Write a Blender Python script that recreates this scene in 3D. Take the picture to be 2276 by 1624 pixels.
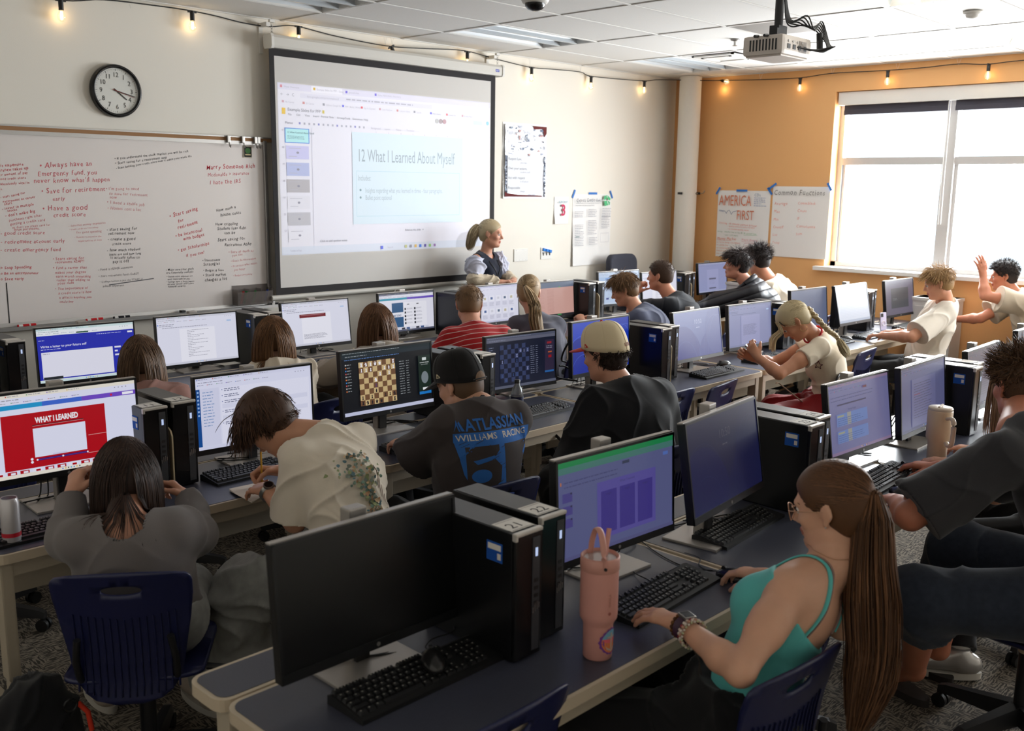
import bpy, bmesh, math, random
import numpy as np
from mathutils import Vector, Matrix, noise
from mathutils.bvhtree import BVHTree
PI = math.pi
rnd = random.Random(7)
S = bpy.context.scene
COL = S.collection
for o in list(bpy.data.objects):
    bpy.data.objects.remove(o)

# ------------------------------------------------------------------ camera
def cam_axes(yaw, pitch, roll):
    f = Vector((math.sin(yaw)*math.cos(pitch), math.cos(yaw)*math.cos(pitch), -math.sin(pitch)))
    r = Vector((math.cos(yaw), -math.sin(yaw), 0)); d = f.cross(r)
    c, s = math.cos(roll), math.sin(roll)
    return c*r+s*d, -s*r+c*d, f
cr, cd, cf = cam_axes(math.radians(45.8735), math.radians(10.37287), math.radians(-0.75842))
cam_data = bpy.data.cameras.new('camera'); cam = bpy.data.objects.new('camera', cam_data); COL.objects.link(cam)
cam.matrix_world = Matrix(((cr.x, -cd.x, -cf.x, 0), (cr.y, -cd.y, -cf.y, 0), (cr.z, -cd.z, -cf.z, 1.91), (0, 0, 0, 1)))
cam_data.sensor_width = 36; cam_data.lens = 36*2174.92/2276
cam_data.dof.use_dof = True; cam_data.dof.focus_distance = 4.6; cam_data.dof.aperture_fstop = 4.5
cam_data.clip_start = 0.05
S.camera = cam
S.view_settings.view_transform = 'Standard'; S.view_settings.look = 'None'
S.view_settings.gamma = 1; S.view_settings.use_curve_mapping = False
S.view_settings.exposure = 0.0
S.cycles.max_bounces = 6; S.cycles.diffuse_bounces = 4; S.cycles.glossy_bounces = 3
S.cycles.transmission_bounces = 6; S.cycles.transparent_max_bounces = 12
S.cycles.caustics_reflective = False; S.cycles.caustics_refractive = False
S.cycles.sample_clamp_indirect = 4.0
S.cycles.use_denoising = True

# ------------------------------------------------------------------ daylight
CEIL = 3.065; WF = 6.4; WR = 9.1; WL = -0.6; WB = -1.6
world = bpy.data.worlds.new('daylight'); S.world = world; world.use_nodes = True
bgn = world.node_tree.nodes['Background']; bgn.inputs[0].default_value = (0.82, 0.9, 1, 1); bgn.inputs[1].default_value = 2.2
def area(name, loc, rot, sx, sy, power, color=(1, 1, 1), spread=PI):
    l = bpy.data.lights.new(name, 'AREA'); l.shape = 'RECTANGLE'; l.size = sx; l.size_y = sy; l.energy = power; l.color = color; l.spread = spread
    o = bpy.data.objects.new(name, l); COL.objects.link(o); o.location = loc; o.rotation_euler = rot
    return o
DAY = 400
area('daylight_window_far', (WR+0.27, 3.475, 2.0), (0, PI/2, 0), 1.62, 2.1, DAY, (0.96, 0.97, 1))
area('daylight_window_near', (WR+0.27, 0.325, 2.0), (0, PI/2, 0), 1.62, 2.1, DAY*0.85, (0.96, 0.97, 1))

# ------------------------------------------------------------------ materials
def lin(h):
    if isinstance(h, str):
        h = h.lstrip('#'); v = [int(h[i:i+2], 16)/255 for i in (0, 2, 4)]
    else: v = [c/255 for c in h]
    return tuple(((c+0.055)/1.055)**2.4 if c > 0.04045 else c/12.92 for c in v)
MATS = {}
def mat(name, col, rough=0.6, metal=0.0, bump=0.0, bscale=200.0, var=0.0, vscale=8.0, spec=0.5, coat=0.0, emit=None, estr=1.0, bdist=0.002, trans=0.0, alpha=1.0, stretch=None, sheen=0.0):
    if name in MATS: return MATS[name]
    m = bpy.data.materials.new(name); m.use_nodes = True; nt = m.node_tree; b = nt.nodes['Principled BSDF']
    c = (*lin(col), 1) if not (isinstance(col, tuple) and len(col) == 4) else col
    b.inputs['Base Color'].default_value = c; b.inputs['Roughness'].default_value = rough; b.inputs['Metallic'].default_value = metal
    b.inputs['Specular IOR Level'].default_value = spec; b.inputs['Coat Weight'].default_value = coat
    b.inputs['Transmission Weight'].default_value = trans; b.inputs['Alpha'].default_value = alpha
    b.inputs['Sheen Weight'].default_value = sheen
    if emit:
        b.inputs['Emission Color'].default_value = (*lin(emit), 1); b.inputs['Emission Strength'].default_value = estr
    if bump or var:
        tc = nt.nodes.new('ShaderNodeTexCoord'); src = tc.outputs['Object']
        if stretch:
            mp = nt.nodes.new('ShaderNodeMapping'); mp.inputs['Scale'].default_value = stretch; nt.links.new(src, mp.inputs[0]); src = mp.outputs[0]
    if bump:
        n = nt.nodes.new('ShaderNodeTexNoise'); n.inputs['Scale'].default_value = bscale; n.inputs['Detail'].default_value = 3
        nt.links.new(src, n.inputs['Vector'])
        bp = nt.nodes.new('ShaderNodeBump'); bp.inputs['Strength'].default_value = bump; bp.inputs['Distance'].default_value = bdist
        nt.links.new(n.outputs['Fac'], bp.inputs['Height']); nt.links.new(bp.outputs[0], b.inputs['Normal'])
    if var:
        n = nt.nodes.new('ShaderNodeTexNoise'); n.inputs['Scale'].default_value = vscale; n.inputs['Detail'].default_value = 4
        nt.links.new(src, n.inputs['Vector'])
        mr = nt.nodes.new('ShaderNodeMapRange'); mr.inputs[1].default_value = 0.3; mr.inputs[2].default_value = 0.7
        mr.inputs[3].default_value = 1-var; mr.inputs[4].default_value = 1+var
        nt.links.new(n.outputs['Fac'], mr.inputs[0])
        mx = nt.nodes.new('ShaderNodeVectorMath'); mx.operation = 'SCALE'; mx.inputs[0].default_value = c[:3]
        nt.links.new(mr.outputs[0], mx.inputs['Scale']); nt.links.new(mx.outputs[0], b.inputs['Base Color'])
    MATS[name] = m
    return m
def flat(col, estr=0.0):
    """ink / print colour: plain paint, or a lit pixel colour when estr is given"""
    key = 'ink_%s_%.2f' % (col, estr)
    if key in MATS: return MATS[key]
    if estr:
        m = bpy.data.materials.new(key); m.use_nodes = True; nt = m.node_tree; b = nt.nodes['Principled BSDF']
        b.inputs['Base Color'].default_value = (0.004, 0.004, 0.005, 1); b.inputs['Roughness'].default_value = 0.35
        b.inputs['Specular IOR Level'].default_value = 0.3
        b.inputs['Emission Color'].default_value = (*lin(col), 1); b.inputs['Emission Strength'].default_value = estr
        MATS[key] = m; return m
    return mat(key, col, rough=0.75, spec=0.2)

# ------------------------------------------------------------------ mesh building
def tag(o, label=None, cat=None, group=None, kind=None):
    if label: o['label'] = label
    if cat: o['category'] = cat
    if group: o['group'] = group
    if kind: o['kind'] = kind
    return o
def empty(name, loc, label, cat, group=None, rz=0.0):
    o = bpy.data.objects.new(name, None); COL.objects.link(o); o.location = loc; o.rotation_euler = (0, 0, rz); o.empty_display_size = 0.1
    return tag(o, label, cat, group)
def copy_tree(o, parent=None):
    c = o.copy(); COL.objects.link(c)
    if parent: c.parent = parent
    for ch in o.children: copy_tree(ch, c)
    return c
def clean_copy(o, loc, rz, label, group=None):
    c = copy_tree(o); c.location = loc; c.rotation_euler = (0, 0, rz); c['label'] = label
    if group: c['group'] = group
    return c
class MB:
    """collects shapes, each face with its own material slot"""
    def __init__(s): s.v = []; s.f = []; s.m = []; s.mats = []; s.sm = []
    def mi(s, m):
        if m not in s.mats: s.mats.append(m)
        return s.mats.index(m)
    def add(s, vs, fs, m, M=None, smooth=False):
        k = len(s.v); i = s.mi(m)
        for v in vs:
            v = Vector(v)
            s.v.append(M @ v if M is not None else v)
        for f in fs: s.f.append([a+k for a in f]); s.m.append(i); s.sm.append(smooth)
        return s
    def box(s, x0, x1, y0, y1, z0, z1, m, M=None, bev=0.0):
        if bev > 0:
            b = min(bev, (x1-x0)*.49, (y1-y0)*.49, (z1-z0)*.49)
            bm = bmesh.new(); bmesh.ops.create_cube(bm, size=1)
            for v in bm.verts: v.co = Vector(((x0+x1)/2+v.co.x*(x1-x0), (y0+y1)/2+v.co.y*(y1-y0), (z0+z1)/2+v.co.z*(z1-z0)))
            bmesh.ops.bevel(bm, geom=list(bm.edges), offset=b, segments=2, affect='EDGES', profile=0.7)
            bm.verts.index_update()
            s.add([v.co.copy() for v in bm.verts], [[v.index for v in f.verts] for f in bm.faces], m, M); bm.free(); return s
        vs = [(x, y, z) for z in (z0, z1) for y in (y0, y1) for x in (x0, x1)]
        return s.add(vs, [(0, 2, 3, 1), (4, 5, 7, 6), (0, 1, 5, 4), (2, 6, 7, 3), (0, 4, 6, 2), (1, 3, 7, 5)], m, M)
    def prism(s, pts, d0, d1, m, M=None, axis='z', smooth=False):
        """polygon outline extruded from d0 to d1 along axis"""
        n = len(pts)
        def P(p, d): return {'z': (p[0], p[1], d), 'y': (p[0], d, p[1]), 'x': (d, p[0], p[1])}[axis]
        vs = [P(p, d0) for p in pts]+[P(p, d1) for p in pts]
        s.add(vs, [list(range(n))[::-1], list(range(n, 2*n))], m, M)
        s.add(vs, [(i, (i+1) % n, n+(i+1) % n, n+i) for i in range(n)], m, M, smooth)
        return s
    def lathe(s, prof, m, M=None, n=32, smooth=True, sx=1, sy=1):
        vs = []; fs = []
        for r, z in prof:
            for i in range(n):
                a = 2*PI*i/n; vs.append((r*math.cos(a)*sx, r*math.sin(a)*sy, z))
        for j in range(len(prof)-1):
            for i in range(n): fs.append((j*n+i, j*n+(i+1) % n, (j+1)*n+(i+1) % n, (j+1)*n+i))
        return s.add(vs, fs, m, M, smooth)
    def tube(s, pts, r, m, n=8, M=None, r1=None, flatk=1.0):
        pts = [Vector(p) for p in pts]; vs = []; fs = []; K = len(pts); up = Vector((0.013, 0.021, 1))
        for j, p in enumerate(pts):
            d = (pts[min(j+1, K-1)]-pts[max(j-1, 0)]).normalized()
            a = d.cross(up)
            if a.length < 0.05: a = d.cross(Vector((1, 0.01, 0)))
            a.normalize(); b = d.cross(a).normalized()
            rr = r if r1 is None else r+(r1-r)*j/(K-1)
            for i in range(n):
                t = 2*PI*i/n; vs.append(p+a*rr*math.cos(t)+b*rr*math.sin(t)*flatk)
        for j in range(K-1):
            for i in range(n): fs.append((j*n+i, j*n+(i+1) % n, (j+1)*n+(i+1) % n, (j+1)*n+i))
        s.add(vs, fs, m, M, True); s.add(vs, [list(range(n))[::-1], list(range((K-1)*n, K*n))], m, M)
        return s
    def build(s, name, parent=None, smooth=None, label=None):
        me = bpy.data.meshes.new(name)
        me.from_pydata([tuple(v) for v in s.v], [], s.f)
        for m in s.mats: me.materials.append(m)
        me.polygons.foreach_set('material_index', s.m)
        me.polygons.foreach_set('use_smooth', s.sm if smooth is None else [smooth]*len(s.f))
        me.update()
        o = bpy.data.objects.new(name, me); COL.objects.link(o)
        if parent: o.parent = parent
        if label: o['label'] = label
        return o
def rrect(x0, x1, y0, y1, r, n=6):
    out = []
    for cx, cy, a0 in ((x1-r, y1-r, 0), (x0+r, y1-r, 90), (x0+r, y0+r, 180), (x1-r, y0+r, 270)):
        for i in range(n+1):
            a = math.radians(a0+90*i/n); out.append((cx+r*math.cos(a), cy+r*math.sin(a)))
    return out
def spline(pts, n=8):
    P = [Vector(p) for p in pts]; P = [P[0]*2-P[1]]+P+[P[-1]*2-P[-2]]; out = []
    for i in range(1, len(P)-2):
        for k in range(n):
            t = k/n; a, b, c, d = P[i-1:i+3]
            out.append(0.5*((2*b)+(c-a)*t+(2*a-5*b+4*c-d)*t*t+(3*b-a-3*c+d)*t**3))
    out.append(P[-2]); return out
def T(x=0, y=0, z=0): return Matrix.Translation((x, y, z))
def Rx(a): return Matrix.Rotation(a, 4, 'X')
def Ry(a): return Matrix.Rotation(a, 4, 'Y')
def Rz(a): return Matrix.Rotation(a, 4, 'Z')

# text -> triangles (x right, y up), cached
_txt = {}
def text_geo(body, size=1.0, align='LEFT', shear=0.0, bold=0.0, sx=1.0):
    k = (body, align, shear, bold)
    if k not in _txt:
        cu = bpy.data.curves.new('t', 'FONT'); cu.body = body; cu.size = 1.0; cu.align_x = align; cu.shear = shear; cu.resolution_u = 2; cu.offset = bold
        o = bpy.data.objects.new('t', cu); COL.objects.link(o)
        me = bpy.data.meshes.new_from_object(o.evaluated_get(bpy.context.evaluated_depsgraph_get()))
        _txt[k] = ([(v.co.x, v.co.y) for v in me.vertices], [tuple(p.vertices) for p in me.polygons])
        bpy.data.objects.remove(o); bpy.data.curves.remove(cu); bpy.data.meshes.remove(me)
    vs, fs = _txt[k]
    return [(x*size*sx, y*size) for x, y in vs], fs
class Canvas:
    """flat artwork: x right, y DOWN from the top-left corner, in metres; layers stand off by a hair"""
    def __init__(s, w, h, M, lit=0.0): s.w = w; s.h = h; s.M = M; s.lit = lit; s.mb = MB(); s.k = 0; s.step = 0.00012
    def _z(s): s.k += 1; return s.k*s.step
    def poly(s, pts, col, z=None):
        z = s._z() if z is None else z
        s.mb.add([(x, -y, z) for x, y in pts], [list(range(len(pts)))[::-1]], flat(col, s.lit), s.M); return s
    def rect(s, x, y, w, h, col, z=None): return s.poly([(x, y), (x+w, y), (x+w, y+h), (x, y+h)], col, z)
    def line(s, x0, y0, x1, y1, t, col, z=None):
        d = Vector((x1-x0, y1-y0)); 
        if d.length < 1e-6: return s
        n = Vector((-d.y, d.x)).normalized()*t/2
        return s.poly([(x0+n.x, y0+n.y), (x1+n.x, y1+n.y), (x1-n.x, y1-n.y), (x0-n.x, y0-n.y)], col, z)
    def ell(s, cx, cy, rx, ry, col, n=20, z=None):
        return s.poly([(cx+rx*math.cos(2*PI*i/n), cy+ry*math.sin(2*PI*i/n)) for i in range(n)], col, z)
    def text(s, x, y, body, size, col, align='LEFT', rot=0.0, shear=0.0, bold=0.0, sx=1.0, z=None):
        vs, fs = text_geo(body, size, align, shear, bold, sx); z = s._z() if z is None else z
        c, q = math.cos(rot), math.sin(rot)
        s.mb.add([(x+vx*c-vy*q, -(y)+vx*q+vy*c, z) for vx, vy in vs], [list(f) for f in fs], flat(col, s.lit), s.M); return s
    def greek(s, x, y, w, n, dy, t, col, seed=1):
        """rows of word-like dashes for writing too small to read"""
        r = random.Random(seed); z = s._z()
        for i in range(n):
            cx = x; end = x+w*(r.uniform(.55, 1) if i % 4 == 3 else r.uniform(.85, 1))
            while cx < end:
                ww = r.uniform(1.5, 6)*t
                s.rect(cx, y+i*dy, min(ww, end-cx), t, col, z); cx += ww+t*1.1
        return s
    def hand(s, x, y, body, size, col, rot=0.0, seed=0, sx=0.9, bold=0.0, gap=0.0):
        """marker handwriting: every letter is shifted, tilted and scaled a little"""
        r = random.Random(seed+len(body)); z = s._z(); cx = 0.0; c, q = math.cos(rot), math.sin(rot)
        for ch in body:
            if ch == ' ': cx += size*.34; continue
            if ch == '>': pass
            vs, fs = text_geo(ch, 1.0, 'LEFT', 0.12, bold)
            if not vs: cx += size*.3; continue
            wch = max(v[0] for v in vs); k = size*r.uniform(.9, 1.12); a = r.uniform(-.12, .12); dy = r.uniform(-.05, .05)*size
            ca, sa = math.cos(a), math.sin(a); out = []
            for vx, vy in vs:
                px, py = vx*k*sx, vy*k; px, py = px*ca-py*sa+cx, px*sa+py*ca+dy
                out.append((x+px*c-py*q, -y+px*q+py*c, z))
            s.mb.add(out, [list(f) for f in fs], flat(col, s.lit), s.M); cx += wch*k*sx+size*(.07+gap)
        return s
    def build(s, name, parent=None, label=None): return s.mb.build(name, parent, False, label)
WRITING = [(2.147, 1.984, 0.137, 0.092, 'R', 'is expensive'),
 (2.145, 1.956, 0.158, 0.109, 'R', 'rance takes up'),
 (2.143, 1.931, 0.158, 0.101, 'R', 'ir amount of pay'),
 (2.141, 1.906, 0.148, 0.078, 'R', 'ood credit score'),
 (2.139, 1.876, 0.168, 0.067, 'R', 'absolutely vital in'),
 (2.137, 1.848, 0.013, 0.007, 'R', 'e.'),
 (2.371, 1.984, 0.323, 0.059, 'P', '• Always have an'),
 (2.358, 1.934, 0.358, 0.05, 'P', 'Emergency fund, you'),
 (2.332, 1.89, 0.475, 0.039, 'P', "never know what'll happen"),
 (2.846, 2.045, 0.515, 0.127, 'K', '• If you understand the stock market you will be rich'),
 (2.849, 2.015, 0.359, 0.141, 'K', '• Start saving for a retirement asap'),
 (2.853, 1.985, 0.534, 0.176, 'K', '• Start building your credit score now it stable your whole life'),
 (3.493, 1.998, 0.382, 0.05, 'R', 'Marry Someone Rich'),
 (3.502, 1.948, 0.325, 0.064, 'P', 'Mcdonalds > insurance'),
 (3.514, 1.895, 0.253, 0.055, 'P', 'I hate the IRS'),
 (2.374, 1.826, 0.398, 0.055, 'P', '• Save for retirement'),
 (2.438, 1.782, 0.078, 0.062, 'P', 'early'),
 (2.133, 1.797, 0.146, 0.198, 'R', '- start saving for'),
 (2.145, 1.771, 0.193, 0.158, 'R', 'retirement at career'),
 (2.152, 1.757, 0.046, 0.14, 'R', 'start'),
 (2.137, 1.728, 0.186, 0.149, 'R', '- invest in multiple'),
 (2.167, 1.716, 0.061, 0.149, 'R', 'stocks'),
 (2.152, 1.686, 0.179, 0.161, 'R', "- don't make big"),
 (2.172, 1.659, 0.2, 0.156, 'P', 'purchases right after'),
 (2.177, 1.637, 0.211, 0.112, 'P', 'getting a credit card'),
 (2.187, 1.616, 0.226, 0.066, 'P', "or don't use credit card for"),
 (2.195, 1.604, 0.149, 0.03, 'P', 'large purchases.'),
 (2.372, 1.722, 0.284, 0.016, 'P', '• Have a good'),
 (2.436, 1.682, 0.203, 0.022, 'P', 'credit score'),
 (2.777, 1.852, 0.223, 0.007, 'L', "• I'm going to need"),
 (2.796, 1.822, 0.262, -0.037, 'L', 'to save for retirement'),
 (2.799, 1.797, 0.047, 0.0, 'L', 'now'),
 (2.779, 1.766, 0.254, -0.073, 'L', '• I need a stable job'),
 (2.779, 1.729, 0.223, -0.068, 'L', '• Homes cost a lot'),
 (2.117, 1.579, 0.259, 0.001, 'P', '- good credit score'),
 (2.113, 1.527, 0.383, -0.011, 'P', '- retirement account early'),
 (2.109, 1.479, 0.354, -0.024, 'P', '- create emergency fund'),
 (2.524, 1.619, 0.24, 0.078, 'L', '- Internet money expensive'),
 (2.528, 1.599, 0.188, 0.059, 'L', '- credit cards are free money'),
 (2.571, 1.576, 0.163, 0.05, 'L', 'for good spending'),
 (2.554, 1.548, 0.176, 0.019, 'L', '- Monitor/Customize the'),
 (2.577, 1.524, 0.153, 0.023, 'L', 'opportunities to debt'),
 (2.766, 1.59, 0.205, 0.018, 'K', '- start saving for'),
 (2.776, 1.563, 0.174, 0.011, 'K', 'retirement now'),
 (2.77, 1.526, 0.183, -0.001, 'K', '- create a good'),
 (2.796, 1.496, 0.128, -0.0, 'K', 'credit score'),
 (2.759, 1.455, 0.231, 0.008, 'K', '- how much student'),
 (2.773, 1.428, 0.216, 0.008, 'K', 'loans are and how long'),
 (2.78, 1.408, 0.196, -0.032, 'K', 'it actually takes to'),
 (2.794, 1.379, 0.109, 0.002, 'K', 'pay it off'),
 (3.206, 1.666, 0.22, 0.253, 'R', '• Start saving'),
 (3.268, 1.631, 0.044, 0.358, 'R', 'for'),
 (3.26, 1.588, 0.158, 0.259, 'R', 'retirement'),
 (3.24, 1.534, 0.206, 0.188, 'R', '• be intentional'),
 (3.297, 1.511, 0.165, 0.173, 'R', 'with budget'),
 (3.254, 1.436, 0.241, 0.171, 'R', '• get Scholarships'),
 (3.314, 1.396, 0.14, 0.15, 'R', 'if you can!'),
 (3.558, 1.703, 0.16, 0.189, 'K', 'How much a'),
 (3.587, 1.672, 0.163, 0.113, 'K', 'house costs'),
 (3.545, 1.609, 0.178, 0.013, 'K', 'How crippling'),
 (3.558, 1.578, 0.23, 0.008, 'K', 'Student loan debt'),
 (3.613, 1.546, 0.088, 0.039, 'K', 'can be'),
 (3.557, 1.497, 0.219, 0.032, 'K', 'Start saving for'),
 (3.609, 1.461, 0.217, -0.002, 'K', 'Retirement ASAP'),
 (3.638, 1.41, 0.203, 0.018, 'L', '• Save as much as'),
 (3.669, 1.384, 0.084, 0.096, 'L', 'you can'),
 (3.654, 1.345, 0.208, 0.067, 'L', "• Don't be extravagant"),
 (3.656, 1.307, 0.211, 0.078, 'L', '• Prioritize what makes'),
 (3.677, 1.281, 0.091, 0.076, 'L', 'you happy'),
 (3.669, 1.241, 0.156, 0.041, 'L', '• Budget everything'),
 (3.432, 1.36, 0.141, -0.005, 'K', '• Investment'),
 (3.439, 1.33, 0.127, 0.014, 'K', 'Strategies'),
 (3.435, 1.291, 0.16, -0.038, 'K', '• Budget & Save'),
 (3.431, 1.255, 0.182, -0.012, 'K', '• Stock market'),
 (3.444, 1.22, 0.176, 0.006, 'K', 'changes a lot'),
 (3.159, 1.308, 0.202, 0.003, 'K', '• Make sure your goals'),
 (3.161, 1.289, 0.199, -0.015, 'K', 'are financially realistic'),
 (3.162, 1.264, 0.187, -0.027, 'K', '• Decide which expenses are'),
 (3.167, 1.246, 0.163, -0.031, 'K', 'most important to you'),
 (3.16, 1.228, 0.201, -0.033, 'K', '• Savings have a large impact'),
 (3.165, 1.211, 0.188, -0.021, 'K', 'on your career and future'),
 (3.168, 1.194, 0.131, -0.013, 'K', 'financial security.'),
 (2.412, 1.414, 0.196, -0.008, 'P', '• Start saving for'),
 (2.425, 1.393, 0.182, -0.002, 'P', 'retirement ASAP!!'),
 (2.41, 1.357, 0.209, -0.026, 'P', '• Find a career that'),
 (2.421, 1.329, 0.192, -0.027, 'P', 'makes your degree'),
 (2.424, 1.305, 0.219, -0.052, 'P', 'earn worth something'),
 (2.427, 1.281, 0.207, -0.044, 'P', 'rather than adding to'),
 (2.431, 1.259, 0.104, -0.003, 'P', 'your debt'),
 (2.414, 1.226, 0.206, -0.026, 'P', '• The importance of'),
 (2.431, 1.197, 0.214, -0.021, 'P', 'a credit score is how'),
 (2.434, 1.169, 0.206, -0.037, 'P', 'it affects anything you'),
 (2.435, 1.142, 0.089, -0.029, 'P', 'could buy'),
 (2.101, 1.374, 0.178, -0.017, 'R', 'o Stop Spending'),
 (2.098, 1.341, 0.222, -0.036, 'R', 'o Be an entrepreneur'),
 (2.096, 1.305, 0.138, -0.023, 'R', 'o Save early'),
 (2.695, 1.332, 0.231, 0.04, 'G', '• Food is SUPER expensive'),
 (2.695, 1.291, 0.273, 0.014, 'G', '• Start retirement funds EARLY'),
 (2.698, 1.254, 0.293, 0.013, 'G', '• College tuition is just the START of'),
 (2.717, 1.225, 0.143, -0.012, 'G', 'school expenses.')]
# ------------------------------------------------------------------ room shell
def struct(mb, name): o = mb.build(name); o['kind'] = 'structure'; return o
M_wall = mat('cream_wall_paint', (234, 228, 217), 0.75, bump=0.25, bscale=160, bdist=0.001)
M_orange = mat('orange_wall_paint', (220, 166, 108), 0.7, bump=0.25, bscale=160, bdist=0.001)
M_trimw = mat('white_painted_trim', (232, 230, 226), 0.45)
M_frame = mat('aluminium_window_frame', (205, 203, 202), 0.4, 0.3)
M_ceil = mat('ceiling_tile', (230, 227, 222), 0.9, bump=0.5, bscale=330, bdist=0.002, var=0.03, vscale=160)
M_grid = mat('white_ceiling_grid', (226, 224, 220), 0.5)
M_dark = mat('black_plastic', (22, 21, 22), 0.45, bump=0.1, bscale=400)
M_blackgloss = mat('gloss_black_plastic', (14, 14, 16), 0.25)
M_steel = mat('brushed_steel', (170, 168, 165), 0.35, 0.9)
M_whitep = mat('white_plastic', (224, 221, 215), 0.5)
M_rubber = mat('black_cable_rubber', (16, 15, 15), 0.55)

# carpet: short grey-brown loop pile with a woven dash pattern
def carpet():
    m = bpy.data.materials.new('patterned_carpet'); m.use_nodes = True; nt = m.node_tree; b = nt.nodes['Principled BSDF']
    tc = nt.nodes.new('ShaderNodeTexCoord'); ns = []
    for sc in ((150, 26, 1), (26, 150, 1)):
        mp = nt.nodes.new('ShaderNodeMapping'); mp.inputs['Scale'].default_value = sc; nt.links.new(tc.outputs['Object'], mp.inputs[0])
        n = nt.nodes.new('ShaderNodeTexNoise'); n.inputs['Scale'].default_value = 1.0; n.inputs['Detail'].default_value = 1; nt.links.new(mp.outputs[0], n.inputs['Vector']); ns.append(n)
    ck = nt.nodes.new('ShaderNodeTexNoise'); ck.inputs['Scale'].default_value = 9; nt.links.new(tc.outputs['Object'], ck.inputs['Vector'])
    st = nt.nodes.new('ShaderNodeMath'); st.operation = 'GREATER_THAN'; st.inputs[1].default_value = 0.5; nt.links.new(ck.outputs['Fac'], st.inputs[0])
    mx = nt.nodes.new('ShaderNodeMix'); mx.data_type = 'FLOAT'; nt.links.new(st.outputs[0], mx.inputs[0]); nt.links.new(ns[0].outputs['Fac'], mx.inputs[2]); nt.links.new(ns[1].outputs['Fac'], mx.inputs[3])
    cr_ = nt.nodes.new('ShaderNodeValToRGB'); e = cr_.color_ramp.elements
    e[0].position = 0.46; e[0].color = (*lin((62, 56, 49)), 1); e[1].position = 0.54; e[1].color = (*lin((140, 130, 116)), 1)
    nt.links.new(mx.outputs[0], cr_.inputs[0]); nt.links.new(cr_.outputs[0], b.inputs['Base Color']); b.inputs['Roughness'].default_value = 0.95
    bp = nt.nodes.new('ShaderNodeBump'); bp.inputs['Strength'].default_value = 0.4; bp.inputs['Distance'].default_value = 0.004
    nt.links.new(mx.outputs[0], bp.inputs['Height']); nt.links.new(bp.outputs[0], b.inputs['Normal'])
    return m
fl = MB(); fl.box(WL-.3, WR+.3, WB-.3, WF+.3, -.1, 0, carpet()); struct(fl, 'floor')
w = MB(); w.box(WL-.3, WR+.3, WF, WF+.25, 0, CEIL+.4, M_wall); struct(w, 'wall_front')
w = MB(); w.box(WL-.3, WR+.3, WB-.25, WB, 0, CEIL+.4, M_wall); struct(w, 'wall_back')
w = MB(); w.box(WL-.25, WL, WB, WF, 0, CEIL+.4, M_wall); struct(w, 'wall_left')
# window wall with two openings
WIN = [(2.40, 4.55), (-.75, 1.40)]; WZ0, WZ1 = 1.17, 2.84; WD = 0.17
w = MB()
ys = [WB, WIN[1][0], WIN[1][1], WIN[0][0], WIN[0][1], WF]
for a, b in ((0, 1), (2, 3), (4, 5)): w.box(WR, WR+.25, ys[a], ys[b], 0, CEIL+.4, M_orange)
for y0, y1 in WIN:
    w.box(WR, WR+.25, y0, y1, 0, WZ0, M_orange); w.box(WR, WR+.25, y0, y1, WZ1, CEIL+.4, M_orange)
struct(w, 'wall_right')
w = MB()
w.box(WR-.012, WR, WB, WF, 0, .1, mat('grey_vinyl_base', (70, 66, 62), .6)); struct(w, 'baseboard_right')
w = MB(); w.box(WL, WR, WF-.012, WF, 0, .1, MATS['grey_vinyl_base']); struct(w, 'baseboard_front')

M_glass = bpy.data.materials.new('window_glass'); M_glass.use_nodes = True
nt = M_glass.node_tree; nt.nodes.remove(nt.nodes['Principled BSDF']); out = nt.nodes['Material Output']
tr = nt.nodes.new('ShaderNodeBsdfTransparent'); tr.inputs[0].default_value = (.96, .98, .98, 1); gl = nt.nodes.new('ShaderNodeBsdfGlossy'); gl.inputs['Roughness'].default_value = 0.02
lw = nt.nodes.new('ShaderNodeLayerWeight'); lw.inputs[0].default_value = .5; pw_ = nt.nodes.new('ShaderNodeMath'); pw_.operation = 'POWER'; pw_.inputs[1].default_value = 5; mad = nt.nodes.new('ShaderNodeMath'); mad.operation = 'MULTIPLY_ADD'; mad.inputs[1].default_value = .85; mad.inputs[2].default_value = .04
mxs = nt.nodes.new('ShaderNodeMixShader'); nt.links.new(lw.outputs['Facing'], pw_.inputs[0]); nt.links.new(pw_.outputs[0], mad.inputs[0]); nt.links.new(mad.outputs[0], mxs.inputs[0]); nt.links.new(tr.outputs[0], mxs.inputs[1]); nt.links.new(gl.outputs[0], mxs.inputs[2]); nt.links.new(mxs.outputs[0], out.inputs[0])
M_shade = mat('dark_roller_shade', (58, 56, 66), .8, bump=.2, bscale=500)
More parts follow.
